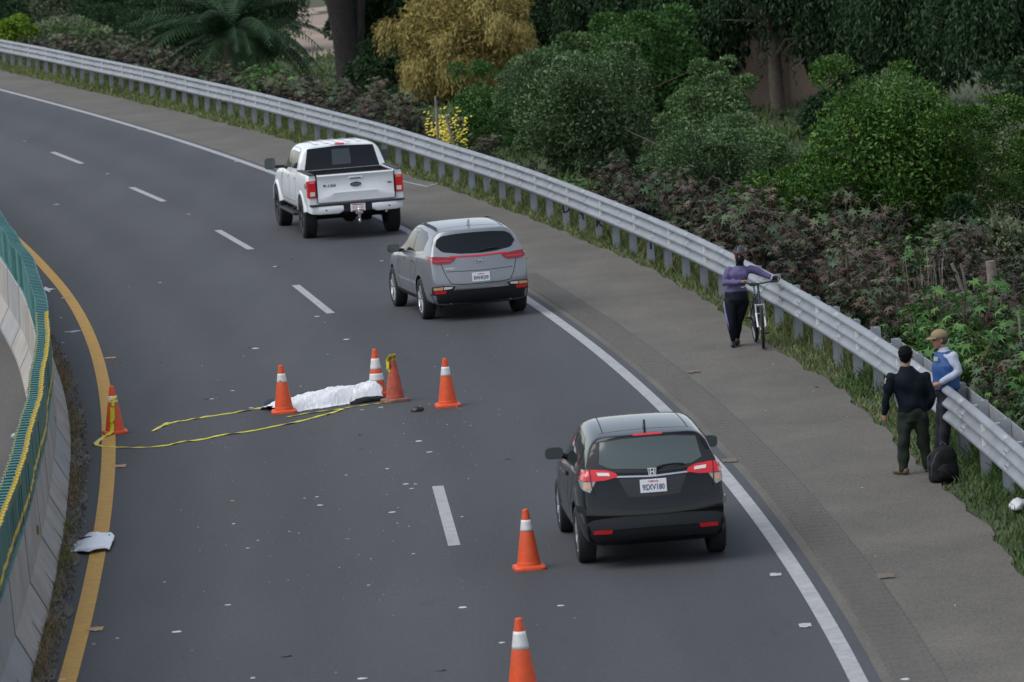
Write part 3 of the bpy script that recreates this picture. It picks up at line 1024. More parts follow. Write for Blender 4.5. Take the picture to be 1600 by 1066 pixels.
def emblem_text(car, name, txt, size, m, y, z, x, tilt=0.0, width=None):
    B = Matrix(((0, 0, -1, 0), (-1, 0, 0, 0), (0, 1, 0, 0), (0, 0, 0, 1)))
    tm = text_mesh(txt, size, 0.002); tm.materials.clear(); tm.materials.append(m)
    sx = 1.0
    if width:
        ex = [v.co.x for v in tm.vertices]; sx = width / (max(ex) - min(ex))
    t = obj(name, tm, None, car)
    t.matrix_local = Matrix.Translation((x, y, z)) @ Matrix.Rotation(tilt, 4, 'Y') @ B @ Matrix.Diagonal((sx, 1, 1, 1))
    return t

def surf_x(bvh, y, z):
    h = bvh.ray_cast(Vector((-3, y, z)), Vector((1, 0, 0)))
    return h[0].x if h[0] is not None else 0.0

def side_mirror(car, x, y, z, sg, m, wdt=0.23, hgt=0.15, arm=0.12):
    mb = MB()
    mb.use(m)
    # shell: rounded box lofted front to back
    rows = []
    for t, s in ((0.0, 0.94), (0.03, 1.0), (0.09, 0.92), (0.14, 0.62), (0.165, 0.2)):
        row = []
        for k in range(16):
            a = 2 * math.pi * k / 16
            ca, sa = math.cos(a), math.sin(a)
            e = 0.55
            row.append((x + t, y + sg * (arm + wdt / 2) + s * wdt / 2 * math.copysign(abs(ca) ** e, ca), z + s * hgt / 2 * math.copysign(abs(sa) ** e, sa)))
        row.append(row[0]); rows.append(row)
    mb.grid(rows)
    mb.add(rows[-1][:-1], [tuple(range(16))])
    mb.use(M_GLASS2)
    mb.add([(p[0] - 0.001, p[1], p[2]) for p in rows[0][:-1]], [tuple(range(16))])
    mb.use(M_BLACK)
    mb.tube([(x + 0.05, y - sg * 0.06, z - hgt * .32), (x + 0.06, y + sg * (arm + 0.03), z - hgt * .28)], 0.032, n=8)
    return mb.build('wing_mirror', None, car, smooth=45)

# ---------- black small SUV
def build_black_suv():
    P = dict(w=0.886, zb=0.25, Hc=1.60, paint=M_PBLACK, axles=(0.84, 3.45), wheel_r=0.335, arch_r=0.385,
             plan=[(0, .90), (.15, .945), (.5, .985), (1.2, 1.0), (2.8, 1.0), (3.5, .975), (4.0, .90), (4.29, .78)],
             top=[(.3, 1.515), (.5, 1.545), (1.0, 1.585), (1.6, 1.605), (2.1, 1.57), (2.45, 1.46), (3.25, 1.06), (3.6, 1.00), (4.0, .93), (4.29, .80)],
             belt=[(0, 1.12), (.8, 1.10), (2.0, 1.03), (3.1, .98), (3.6, .92), (4.1, .84), (4.29, .74)],
             xr=[.22, .20, .15, .06, .02, .05, .105, .15, .33, .43, .36, .335], xf=[4.05, 4.08, 4.12, 4.2, 4.26, 4.26, 4.22, 4.15, 4.1, 4.1, 4.15, 4.2],
             rb=[0, 0, 0, .10, .11, .09, .075, .07, .06, .05], fb=[0, 0, 0, .10, .12, .12, .1, .1, .08, .05], tumble=0.17, crease=.7, lowz=(.08, .60, .80))
    me = body_mesh(P)
    car, ang = place_car('small_suv', 'glossy black small suv with red tail lamps driving in the right lane', 'car', (901.7, 878.8), (1134, 860.4), .87, .84)
    obj('body', me, None, car)
    bv = bvh_of(me)
    G = lambda *a, **k: panel(bv, *a, **k)
    # rear window: black surround, then the glass
    G('window_surround', [(-.655, 1.455), (-.3, 1.497), (0, 1.504), (.3, 1.497), (.655, 1.455)], [(-.76, 1.17), (-.35, 1.115), (0, 1.10), (.35, 1.115), (.76, 1.17)], 'R', car, M_BLACK, off=0.004)
    rw = G('rear_window', [(-.56, 1.45), (-.3, 1.478), (0, 1.485), (.3, 1.478), (.56, 1.45)], [(-.60, 1.22), (-.48, 1.165), (0, 1.135), (.48, 1.165), (.60, 1.22)], 'R', car, M_GLASS2, off=0.008)
    # wiper
    mb = MB(); x0 = surf_x(bv, -.05, 1.15)
    pts = [(surf_x(bv, y, z) - .022, y, z) for y, z in ((-.03, 1.145), (-.14, 1.172), (-.26, 1.18), (-.38, 1.172))]
    mb.tube(pts, [.014, .013, .011, .008], n=6); mb.tube([(surf_x(bv, -.02, 1.14) - .02, .0, 1.138), pts[0]], .016, n=6)
    mb.build('wiper', M_ARCH, car, smooth=60)
    # high brake lamp and spoiler lip
    G('brake_lamp', [(-.17, 1.522), (.17, 1.522)], [(-.17, 1.507), (.17, 1.507)], 'R', car, M_RED, off=0.006, nu=8, nv=2)
    # tail lamps
    for sg in (1, -1):
        f = (lambda pl: pl) if sg > 0 else mirror_y
        lamp = G('tail_lamp', f([(.845, 1.155), (.70, 1.165), (.52, 1.150), (.42, 1.115)]), f([(.845, 1.055), (.70, 1.040), (.55, 1.045), (.40, 1.075)]), 'R', car, M_RED, off=0.014, thick=.03, nu=20)
        G('reversing_lens', f([(.64, 1.130), (.50, 1.120)]), f([(.63, 1.095), (.49, 1.088)]), 'R', lamp, M_CLEAR, off=0.018, nu=8, nv=3)
        lo = G('lower_lens', f([(.845, 1.050), (.76, 1.038), (.66, 1.040)]), f([(.815, .955), (.76, .925), (.735, .915)]), 'R', car, mat('smoked_lens', (.30, .29, .28), rough=.12, coat=.6), off=0.010, nu=12)
        G('indicator', f([(.80, 1.025), (.72, 1.018)]), f([(.785, .965), (.735, .955)]), 'R', lo, M_AMBER, off=0.013, nu=6, nv=3)
        ribbon(bv, 'lamp_seam', f([(.72, 1.16), (.715, 1.04), (.70, .90)]), 'R', car, M_SEAM, wd=.010, off=0.019)
        G('bumper_reflector', f([(.72, .475), (.50, .475)]), f([(.73, .43), (.52, .43)]), 'R', car, M_RED, off=0.012, nu=8, nv=3)
    # chrome strip, number plate, recess
    G('chrome_strip', [(-.42, 1.085), (0, 1.068), (.42, 1.085)], [(-.42, 1.068), (0, 1.050), (.42, 1.068)], 'R', car, M_CHROME, off=0.012, nu=14, nv=3)
    G('plate_recess', [(-.40, 1.055), (.40, 1.055)], [(-.30, .845), (0, .83), (.30, .845)], 'R', car, M_GREYPL, off=0.002, nu=14)
    plate(car, 0, .955, surf_x(bv, 0, .955) - .012, R(5), '9SXV180', head='California')
    # badge: chrome frame with an H
    xb_ = surf_x(bv, 0, 1.112) - .022
    b = MB(); B_ = [(-.052, .042), (.052, .042), (.040, -.042), (-.040, -.042)]; b_i = [(-.042, .034), (.042, .034), (.032, -.034), (-.032, -.034)]
    vs = [(xb_, y, 1.112 + z) for y, z in B_] + [(xb_, y, 1.112 + z) for y, z in b_i] + [(xb_ + .02, y, 1.112 + z) for y, z in B_]
    b.add(vs, [(k, (k + 1) % 4, 4 + (k + 1) % 4, 4 + k) for k in range(4)] + [(k, 8 + k, 8 + (k + 1) % 4, (k + 1) % 4) for k in range(4)])
    for y in (-.020, .020): b.box((xb_, y, 1.112), (.008, .016, .066))
    b.box((xb_, 0, 1.112), (.008, .030, .016))
    b.build('badge', mat('badge_silver', (.72, .73, .75), rough=.3, metal=.2), car)
    # bumper lower trim and creases
    G('bumper_trim', [(-.80, .56), (-.72, .60), (-.4, .625), (0, .63), (.4, .625), (.72, .60), (.80, .56)], [(-.80, .43), (-.6, .475), (0, .49), (.6, .475), (.80, .43)], 'R', car, M_GREYPL, off=0.010, thick=.03, nu=24)
    G('bumper_shelf', [(-.86, .745), (-.62, .725), (-.35, .685), (0, .672), (.35, .685), (.62, .725), (.86, .745)], [(-.86, .66), (-.5, .645), (0, .64), (.5, .645), (.86, .66)], 'R', car, M_PBLACK, off=0.028, thick=.05, nu=26, nv=5)
    G('bumper_valance', [(-.78, .43), (-.6, .47), (0, .485), (.6, .47), (.78, .43)], [(-.70, .33), (0, .36), (.70, .33)], 'R', car, M_BLACK, off=0.004, nu=20)
    ribbon(bv, 'tailgate_seam', [(-.74, 1.16), (-.68, .88), (-.56, .76), (-.3, .70), (0, .69), (.3, .70), (.56, .76), (.68, .88), (.74, 1.16)], 'R', car, M_SEAM, wd=.010, n=50)
    ribbon(bv, 'roof_seam', [(.62, .50), (2.0, .46)], 'T', car, M_SEAM, wd=.012); ribbon(bv, 'roof_seam', [(.62, -.50), (2.0, -.46)], 'T', car, M_SEAM, wd=.012)
    ribbon(bv, 'spoiler_seam', [(.60, -.56), (.62, 0), (.60, .56)], 'T', car, M_SEAM, wd=.008)
    # side glass, seams, handles
    for sg, ax in ((1, 'L'), (-1, 'S')):
        G('rear_side_window', [(.62, 1.36), (.95, 1.46), (1.55, 1.49)], [(.70, 1.17), (1.0, 1.13), (1.55, 1.11)], ax, car, M_GLASS, off=0.003)
        G('front_side_window', [(1.62, 1.49), (2.05, 1.475), (2.35, 1.40), (2.75, 1.17)], [(1.62, 1.11), (2.2, 1.075), (2.85, 1.06)], ax, car, M_GLASS, off=0.003)
        for ln in ([(1.585, 1.48), (1.585, .55), (1.50, .36)], [(2.85, 1.05), (2.80, .60), (2.72, .36)], [(.98, 1.12), (1.05, .85), (1.28, .62)], [(1.28, .40), (2.72, .38)]):
            ribbon(bv, 'door_seam', ln, ax, car, M_SEAM, wd=.009)
        G('door_handle', [(1.72, .955), (1.90, .955)], [(1.72, .925), (1.90, .925)], ax, car, M_PBLACK, off=0.02, nu=8, nv=4)
        G('sill_cladding', [(1.25, .42), (3.04, .42)], [(1.25, .29), (3.04, .29)], ax, car, M_GREYPL, off=0.010, nu=10)
        ribbon(bv, 'shoulder_highlight', [(.35, 1.00), (1.4, .93), (3.0, .86)], ax, car, M_PBLACK, wd=.02, off=.008)
        side_mirror(car, 2.52, sg * .80, 1.09, sg, M_BLACK, wdt=.22, hgt=.15, arm=.03)
    G('windscreen', [(2.33, -.52), (2.38, 0), (2.33, .52)], [(3.15, -.66), (3.25, 0), (3.15, .66)], 'T', car, M_GLASS, off=0.003)
    # antenna fin, exhaust
    mb = MB(); mb.prism([(.62, 1.555), (.80, 1.57), (.80, 1.58), (.665, 1.655), (.635, 1.65)], -.012, .012, 'Y')
    mb.build('antenna_fin', M_PBLACK, car, bevel=.006)
    mb = MB(); mb.lathe([(.030, .12), (.034, .05), (.034, .28), (.024, .28), (.024, .06)], n=14, axis='X', center=(0, -.42, .345)); mb.lathe([(.028, .12), (.032, .06), (.032, .28), (.02, .28)], n=14, axis='X', center=(0, -.34, .34))
    mb.build('exhaust', M_CHROME, car, smooth=50)
    mb = MB(); mb.box((2.1, 0, .27), (3.2, 1.2, .10)); mb.build('underbody', M_ARCH, car)
    tm, gm = wheel_meshes(.335, .215, .225, M_ALLOY)
    add_wheels(car, (.84, 3.45), 1.535, .335, tm, gm)
    return car
build_black_suv()

# ---------- silver grey SUV
def build_grey_suv():
    P = dict(w=0.925, zb=0.25, Hc=1.63, paint=M_PGREY, axles=(.91, 3.58), wheel_r=0.355, arch_r=0.405,
             plan=[(0, .885), (.15, .94), (.5, .985), (1.2, 1.0), (2.9, 1.0), (3.6, .98), (4.1, .92), (4.48, .78)],
             top=[(.3, 1.53), (.5, 1.565), (1.0, 1.61), (1.7, 1.63), (2.2, 1.60), (2.6, 1.48), (3.35, 1.10), (3.7, 1.05), (4.2, .97), (4.48, .82)],
             belt=[(0, 1.15), (.8, 1.12), (2.0, 1.06), (3.2, 1.02), (3.7, .97), (4.3, .88), (4.48, .76)],
             xr=[.24, .22, .16, .07, .02, .05, .12, .18, .37, .47, .39, .36], xf=[4.2, 4.25, 4.3, 4.4, 4.45, 4.45, 4.42, 4.35, 4.3, 4.3, 4.35, 4.4],
             rb=[0, 0, 0, .10, .12, .10, .085, .08, .07, .05], fb=[0, 0, 0, .10, .12, .12, .1, .1, .08, .05], tumble=0.18, crease=.6, lowz=(.08, .60, .83))
    me = body_mesh(P)
    car, ang = place_car('crossover_suv', 'silver grey suv with red light bar across its tailgate, behind the white pickup', 'car', (658.3, 498.9), (819.6, 484.5), .92, .91)
    obj('body', me, None, car)
    bv = bvh_of(me)
    G = lambda *a, **k: panel(bv, *a, **k)
    G('rear_window', [(-.655, 1.40), (-.56, 1.458), (-.3, 1.482), (0, 1.488), (.3, 1.482), (.56, 1.458), (.655, 1.40)], [(-.70, 1.30), (-.61, 1.20), (-.3, 1.155), (0, 1.145), (.3, 1.155), (.61, 1.20), (.70, 1.30)], 'R', car, M_GLASS, off=0.005, nu=28, nv=8)
    mb = MB()
    pts = [(surf_x(bv, y, z) - .022, y, z) for y, z in ((-.03, 1.175), (-.16, 1.20), (-.28, 1.21), (-.38, 1.205))]
    mb.tube(pts, [.014, .013, .011, .008], n=6); mb.build('wiper', M_ARCH, car, smooth=60)
    # tail lamps joined by a thin red bar
    for sg in (1, -1):
        f = (lambda pl: pl) if sg > 0 else mirror_y
        lamp = G('tail_lamp', f([(.865, 1.135), (.70, 1.125), (.50, 1.105), (.40, 1.095)]), f([(.83, 1.03), (.72, 1.00), (.50, 1.005), (.42, 1.06)]), 'R', car, M_DRED, off=0.014, thick=.03, nu=20)
        G('lamp_glow_bar', f([(.78, 1.065), (.48, 1.055)]), f([(.77, 1.045), (.49, 1.037)]), 'R', lamp, M_RED, off=0.018, nu=10, nv=3)
        fog = G('fog_surround', f([(.84, .62), (.62, .63), (.46, .615)]), f([(.84, .475), (.64, .475), (.48, .555)]), 'R', car, M_BLACK, off=0.008, thick=.02)
        G('indicator', f([(.82, .605), (.66, .612)]), f([(.82, .56), (.67, .56)]), 'R', fog, M_AMBER, off=0.012, nu=8, nv=3)
        G('reversing_lens', f([(.645, .612), (.50, .605)]), f([(.655, .565), (.52, .575)]), 'R', fog, M_CLEAR, off=0.012, nu=8, nv=3)
        G('bumper_reflector', f([(.82, .545), (.60, .545)]), f([(.80, .495), (.63, .495)]), 'R', fog, M_RED, off=0.013, nu=8, nv=3)
    G('light_bar', [(-.50, 1.125), (0, 1.112), (.50, 1.125)], [(-.50, 1.103), (0, 1.088), (.50, 1.103)], 'R', car, M_RED, off=0.010, nu=20, nv=3)
    G('number_recess', [(-.58, .86), (0, .845), (.58, .86)], [(-.50, .655), (0, .64), (.50, .655)], 'R', car, M_PGREY, off=0.001, nu=16)
    ribbon(bv, 'tailgate_seam', [(-.66, 1.0), (-.60, .80), (-.52, .655), (-.3, .635), (0, .63), (.3, .635), (.52, .655), (.60, .80), (.66, 1.0)], 'R', car, M_SEAM, wd=.012, n=50)
    ribbon(bv, 'tailgate_crease', [(-.58, .868), (0, .853), (.58, .868)], 'R', car, M_SEAM, wd=.010)
    plate(car, 0, .745, surf_x(bv, 0, .745) - .012, R(4), '8WHR209', head='California')
    xb_ = surf_x(bv, 0, 1.005) - .008
    mb = MB()
    rows = [[(xb_ - .004, .082 * s * math.cos(a), 1.005 + .042 * s * math.sin(a)) for a in np.linspace(0, 2 * math.pi, 29)] for s in (1.0, .88)]
    mb.grid(rows)
    mb.use(M_BLACK) if False else None
    ob = mb.build('badge', M_CHROME, car)
    mb = MB(); mb.lathe([(.001, 0), (1.0, 0), (1.0, .006)], n=28, axis='X'); mb.v = [(xb_ + p[0], p[1] * .078, 1.005 + p[2] * .040) for p in mb.v]
    mb.build('badge_field', mat('badge_silver', (.72, .73, .75), rough=.3, metal=.2), ob)
    emblem_text(car, 'badge_lettering', 'KIA', .055, M_GREYPL, 0, 1.005, xb_ - .008, 0, .11)
    emblem_text(car, 'model_lettering', 'SPORTAGE', .04, M_CHROME, .50, .915, surf_x(bv, .5, .915) - .004, R(5), .20)
    # lower bumper
    G('bumper_cladding', [(-.86, .50), (-.62, .54), (0, .545), (.62, .54), (.86, .50)], [(-.80, .33), (0, .30), (.80, .33)], 'R', car, M_BLACK, off=0.010, thick=.03, nu=24)
    G('chrome_strip', [(-.48, .578), (0, .570), (.48, .578)], [(-.48, .556), (0, .546), (.48, .556)], 'R', car, M_CHROME, off=0.016, nu=16, nv=3)
    mb = MB()
    for y in (-.52, .52): mb.lathe([(.030, .10), (.036, .08), (.036, .30), (.026, .30), (.026, .09)], n=14, axis='X', center=(0, y, .33))
    mb.build('exhaust', M_CHROME, car, smooth=50)
    for sg, ax in ((1, 'L'), (-1, 'S')):
        G('rear_side_window', [(.70, 1.42), (1.0, 1.50), (1.60, 1.53)], [(.78, 1.20), (1.1, 1.17), (1.60, 1.14)], ax, car, M_GLASS, off=0.003)
        G('front_side_window', [(1.67, 1.53), (2.1, 1.51), (2.45, 1.43), (2.85, 1.20)], [(1.67, 1.14), (2.3, 1.105), (2.95, 1.085)], ax, car, M_GLASS, off=0.003)
        G('window_trim', [(.72, 1.175), (1.2, 1.135), (2.0, 1.10), (2.96, 1.07)], [(.72, 1.158), (1.2, 1.118), (2.0, 1.083), (2.96, 1.053)], ax, car, M_CHROME, off=0.006, nu=20, nv=2)
        for ln in ([(1.635, 1.52), (1.635, .55), (1.56, .36)], [(2.93, 1.07), (2.88, .60), (2.80, .36)], [(1.08, 1.13), (1.16, .88), (1.38, .66)]):
            ribbon(bv, 'door_seam', ln, ax, car, M_SEAM, wd=.009)
        for hx in (1.30, 2.20):
            G('door_handle', [(hx, 1.00), (hx + .18, 1.00)], [(hx, .965), (hx + .18, .965)], ax, car, M_CHROME, off=0.022, nu=8, nv=4)
        G('sill_cladding', [(1.32, .40), (3.17, .40)], [(1.32, .28), (3.17, .28)], ax, car, M_BLACK, off=0.010, nu=10)
        side_mirror(car, 2.66, sg * .86, 1.12, sg, M_BLACK if sg > 0 else M_PGREY, wdt=.22, hgt=.15, arm=.04)
        ribbon(bv, 'roof_rail', [(.62, sg * .585), (1.4, sg * .60), (2.3, sg * .575)], 'T', car, M_BLACK, wd=.035, off=.03)
    ribbon(bv, 'spoiler_seam', [(.66, -.60), (.70, 0), (.66, .60)], 'T', car, M_SEAM, wd=.008)
    G('windscreen', [(2.48, -.55), (2.53, 0), (2.48, .55)], [(3.25, -.70), (3.36, 0), (3.25, .70)], 'T', car, M_GLASS, off=0.003)
    mb = MB(); mb.prism([(.70, 1.585), (.88, 1.60), (.88, 1.61), (.745, 1.69), (.715, 1.685)], -.012, .012, 'Y')
    mb.build('antenna_fin', M_PGREY, car, bevel=.006)
    mb = MB(); mb.box((2.2, 0, .27), (3.3, 1.25, .10)); mb.build('underbody', M_ARCH, car)
    tm, gm = wheel_meshes(.355, .225, .245, M_ALLOY)
    add_wheels(car, (.91, 3.58), 1.615, .355, tm, gm)
    return car
build_grey_suv()

# ---------- white crew cab pickup
def build_pickup():
    LIFT = 0.06
    car, ang = place_car('pickup_truck', 'white crew cab pickup truck with black bed rails and tow hitch', 'truck', (472.6, 372.3), (623.8, 359.6), 1.03, 1.25)
    P = dict(w=1.005, zb=0.48, Hc=1.90, paint=M_PWHITE, axles=(1.25, 4.93), wheel_r=0.42, arch_r=0.485, arch_dz=.03,
             plan=[(1.7, 1.0), (4.4, 1.0), (5.2, .98), (5.7, .93), (5.87, .86)],
             top=[(1.8, 1.86), (2.1, 1.885), (2.8, 1.90), (3.5, 1.88), (3.75, 1.82), (4.45, 1.33), (4.9, 1.29), (5.5, 1.24), (5.87, 1.08)],
             belt=[(1.7, 1.33), (4.4, 1.28), (4.9, 1.24), (5.5, 1.18), (5.87, .98)],
             xr=[1.84, 1.84, 1.83, 1.82, 1.82, 1.82, 1.83, 1.84, 1.90, 1.96, 1.97, 1.97], xf=[5.6, 5.62, 5.66, 5.75, 5.83, 5.84, 5.83, 5.8, 5.78, 5.78, 5.8, 5.82],
             rb=[0, 0, 0, .0, .0, .0, .0, .01, .02, .03], fb=[0, 0, 0, .06, .08, .08, .06, .05, .05, .05], tumble=0.13, crease=.8, lowz=(.10, .80, 1.05))
    me = body_mesh(P)
    obj('cab', me, None, car)
    bv = bvh_of(me)
    G = lambda *a, **k: panel(bv, *a, **k)
    # cargo bed: U section with wheel arches
    sec_ = [(.88, .60), (.965, .62), (1.0, .78), (1.0, 1.10), (.985, 1.32), (.965, 1.37), (.86, 1.37), (.84, 1.34), (.84, .90), (0, .90)]
    full = sec_ + [(-y, z) for y, z in reversed(sec_[:-1])]
    inner_low = [(-.88, .60), (.88, .60)]
    rows = []
    for x in (.13, .16, .5, .9, 1.3, 1.6, 1.79):
        k = .985 if x == .13 else 1.0
        rows.append([(x, y * k, z) for y, z in full])
    mb = MB(); mb.use(M_PWHITE); mb.grid(rows)
    n_ = len(full)
    mb.f += [tuple(range(n_)), tuple(range(6 * n_, 7 * n_))]; mb.mi += [0, 0]
    for i in range(6):
        mb.f.append((i * n_, (i + 1) * n_, (i + 1) * n_ + n_ - 1, i * n_ + n_ - 1)); mb.mi.append(0)
    bme = mb.mesh('bed'); bme.materials.append(M_ARCH)
    bed = finish_body(bme, dict(P, axles=(1.25,)), sub=0)
    bed.name = 'cargo_bed'
    bo = obj('cargo_bed', bed, None, car)
    bvb = bvh_of(bed)
    # black liner inside, black rail caps
    ln_ = MB(); ln_.box((.95, 0, .912), (1.60, 1.66, .016)); ln_.box((1.765, 0, 1.13), (.03, 1.66, .45))
    for sg in (1, -1): ln_.box((.95, sg * .832, 1.12), (1.60, .012, .44))
    ln_.build('bed_liner', M_BLACK, bo)
    for sg in (1, -1):
        c = MB(); c.box((.95, sg * .912, 1.382), (1.70, .125, .022)); c.build('rail_cap', M_GREYPL, bo, bevel=.008)
    # tailgate, sculpted
    prof_ = [(.12, 1.375), (.045, 1.370), (.030, 1.345), (.060, 1.285), (.072, 1.24), (.070, 1.02), (.050, .985), (.062, .93), (.068, .80), (.095, .775), (.12, .775)]
    rows = []
    for y in (-.80, -.79, -.70, -.52, -.44, -.2, 0, .2, .44, .52, .70, .79, .80):
        a = abs(y); r_ = []
        for i, (x, z) in enumerate(prof_):
            zz = z - (.05 if i in (5, 6, 7) else 0) * min(max((a - .44) / .2, 0), 1) * 1.6
            xx = x + (.012 if a > .785 else 0) + (.018 * min(max((a - .5) / .25, 0), 1) if i == 6 else 0)
            r_.append((xx, y, zz))
        rows.append(r_)
    mb = MB(); mb.grid(rows); mb.add(rows[0], [tuple(range(len(prof_)))]); mb.add(rows[-1], [tuple(range(len(prof_)))])
    tg = mb.build('tailgate', M_PWHITE, car, smooth=35)
    c = MB(); c.box((.10, 0, 1.379), (.07, 1.56, .012)); c.build('tailgate_cap', M_GREYPL, tg)
    c = MB(); c.box((.062, 0, 1.272), (.03, .30, .055)); c.use(M_BLACK) if False else None
    c.build('tailgate_handle', M_PWHITE, tg, bevel=.01)
    c = MB(); c.box((.060, 0, 1.262), (.034, .22, .018)); c.build('handle_slot', M_GREYPL, tg)
    # oval badge
    def oval(name, rx, rz, x, z, m, y=0):
        b_ = MB(); b_.lathe([(.001, 0), (1.0, 0), (1.0, .012)], n=28, axis='X'); b_.v = [(x + p[0], y + p[1] * rx, z + p[2] * rz) for p in b_.v]
        return b_.build(name, m, tg)
    oval('badge_rim', .122, .052, .056, 1.135, M_CHROME)
    oval('badge', .112, .044, .052, 1.135, mat('badge_blue', (.012, .03, .075), rough=.25, coat=.8))
    emblem_text(tg, 'badge_lettering', 'Ford', .075, M_CHROME, 0, 1.135, .050, 0, .15)
    emblem_text(tg, 'model_lettering', 'F-150', .075, M_GREYPL, .55, 1.135, .066, 0, .26)
    emblem_text(tg, 'trim_lettering', '4x4', .06, M_GREYPL, -.71, 1.12, .066, 0, .09)
    # tail lamps wrap the corners
    for sg in (1, -1):
        mb = MB()
        mb.use(M_RED); mb.box((.150, sg * .912, 1.08), (.10, .165, .36)); mb.box((.22, sg * .968, 1.08), (.20, .072, .36))
        lamp = mb.build('tail_lamp', None, car, bevel=.012)
        mb = MB(); mb.box((.099, sg * .91, .985), (.008, .10, .085)); mb.build('reversing_lens', M_CLEAR, lamp)
        mb = MB(); mb.box((.099, sg * .91, 1.225), (.006, .11, .03)); mb.build('lamp_highlight', mat('painted_lens_highlight', (.65, .22, .2), rough=.2), lamp)  # pale bar paints a highlight on the red lamp
        mb = MB(); mb.box((.10, sg * .822, 1.08), (.03, .008, .58)); mb.build('gate_seam', M_SEAM, car)
    # bumper: body-coloured ends, black step and centre
    b_ = MB(); b_.prism([(-.02, .74), (.10, .76), (.16, .74), (.16, .56), (.06, .53), (-.02, .58)], -.30, .30, 'Y')
    bu = b_.build('bumper_centre', M_BLACK, car, bevel=.012)
    b_ = MB(); b_.box((.055, 0, .748), (.17, 1.98, .035)); b_.build('bumper_step', M_GREYPL, car, bevel=.008)
    for sg in (1, -1):
        rows = []
        for y, x_, zl, zh in ((.30, -.03, .60, .715), (.40, -.035, .555, .722), (.80, -.02, .560, .725), (.95, .05, .575, .725), (1.005, .18, .60, .72), (1.0, .34, .62, .70)):
            rows.append([(x_ + .09, sg * y, zh), (x_ + .01, sg * y, zh), (x_, sg * y, zh - .03), (x_, sg * y, zl + .03), (x_ + .02, sg * y, zl), (x_ + .09, sg * y, zl)])
        mb = MB(); mb.grid(rows); mb.add(rows[0], [tuple(range(6))]); mb.add(rows[-1], [tuple(range(6))])
        be = mb.build('bumper', M_PWHITE, car, smooth=35)
        mb = MB(); mb.lathe([(.018, -.004), (.018, .01)], n=12, axis='X', center=(-.026, sg * .66, .64)); mb.build('parking_sensor', M_BLACK, be)
    pl, B_ = plate(car, 0, .655, -.032, 0, None, wide=.31, hgt=.155)
    for z in (.060, -.060):
        mb = MB(); mb.box((-.0075, 0, z), (.002, .25, .022)); mb.build('plate_band', M_PRED, pl)
    mb = MB()
    for k, y in enumerate((-.10, -.065, -.02, .03, .065, .10)): mb.box((-.0075, y, .0), (.002, .018, .055 if k != 2 else .012))
    mb.build('plate_characters', mat('plate_grey', (.25, .26, .3), rough=.6), pl)
    # hitch with ball mount
    mb = MB(); mb.box((-.04, 0, .50), (.26, .065, .065)); mb.box((-.15, 0, .50), (.05, .05, .20)); mb.box((-.155, 0, .555), (.07, .16, .05)); mb.lathe([(.02, .40), (.032, .37), (.03, .42), (.012, .45)], n=14, center=(-.16, 0, -.02))
    mb.sphere((-.15, 0, .62), .035)
    mb.build('tow_hitch', M_CHROME, car, bevel=.006)
    mb = MB(); mb.lathe([(.028, .3), (.034, .12), (.034, .7), (.026, .7), (.026, .14)], n=14, axis='X', center=(0, -.62, .52)); mb.build('exhaust', M_CHROME, car, smooth=50)
    # rear window with slider
    G = lambda *a, **k: panel(bv, *a, **dict(k, xmax=2.6))
    rw = G('rear_window', [(-.70, 1.80), (0, 1.835), (.70, 1.80)], [(-.80, 1.36), (0, 1.36), (.80, 1.36)], 'R', car, M_GLASS, off=0.006, nu=20, nv=8)
    G('sliding_pane', [(-.19, 1.76), (.19, 1.76)], [(-.20, 1.44), (.20, 1.44)], 'R', rw, mat('pane_glass', (.035, .042, .048), rough=.08), off=0.010, nu=8, nv=5)
    G('brake_lamp', [(-.10, 1.872), (.10, 1.872)], [(-.10, 1.848), (.10, 1.848)], 'R', car, M_RED, off=0.010, nu=8, nv=3)
    for sg in (1, -1):
        G('cargo_lamp', [(sg * .11, 1.868), (sg * .22, 1.866)], [(sg * .11, 1.850), (sg * .20, 1.850)], 'R', car, M_CLEAR, off=0.008, nu=6, nv=3)
    # roof ribs
    for y in (-.46, -.23, 0, .23, .46):
        ribbon(bv, 'roof_rib', [(2.15, y), (3.45, y)], 'T', car, M_PWHITE, wd=.10, off=.012)
    for sg, ax in ((1, 'L'), (-1, 'S')):
        G('rear_side_window', [(2.12, 1.74), (2.3, 1.80), (2.90, 1.81)], [(2.12, 1.40), (2.5, 1.385), (2.90, 1.38)], ax, car, M_GLASS, off=0.003)
        G('front_side_window', [(2.99, 1.81), (3.4, 1.79), (3.70, 1.70), (4.15, 1.37)], [(2.99, 1.38), (3.45, 1.36), (3.6, 1.30), (4.2, 1.29)], ax, car, M_GLASS, off=0.003)
        for ln in ([(2.945, 1.82), (2.945, .75)], [(4.15, 1.30), (4.12, .75)], [(2.02, 1.35), (2.02, .95), (2.1, .72)], [(2.1, .70), (4.1, .70)]):
            ribbon(bv, 'door_seam', ln, ax, car, M_SEAM, wd=.010)
        for hx in (2.14, 3.10):
            G('door_handle', [(hx, 1.235), (hx + .22, 1.235)], [(hx, 1.195), (hx + .22, 1.195)], ax, car, M_PWHITE, off=0.028, nu=8, nv=4)
        side_mirror(car, 3.92, sg * .98, 1.42, sg, M_BLACK, wdt=.24, hgt=.25, arm=.14)
        # running board
        mb = MB(); mb.box((3.05, sg * .98, .46), (2.3, .17, .05)); mb.tube([(1.95, sg * 1.06, .47), (4.15, sg * 1.06, .47)], .03, n=8)
        for x in (2.3, 3.0, 3.8): mb.box((x, sg * .85, .50), (.06, .2, .05))
        mb.build('running_board', M_BLACK, car)
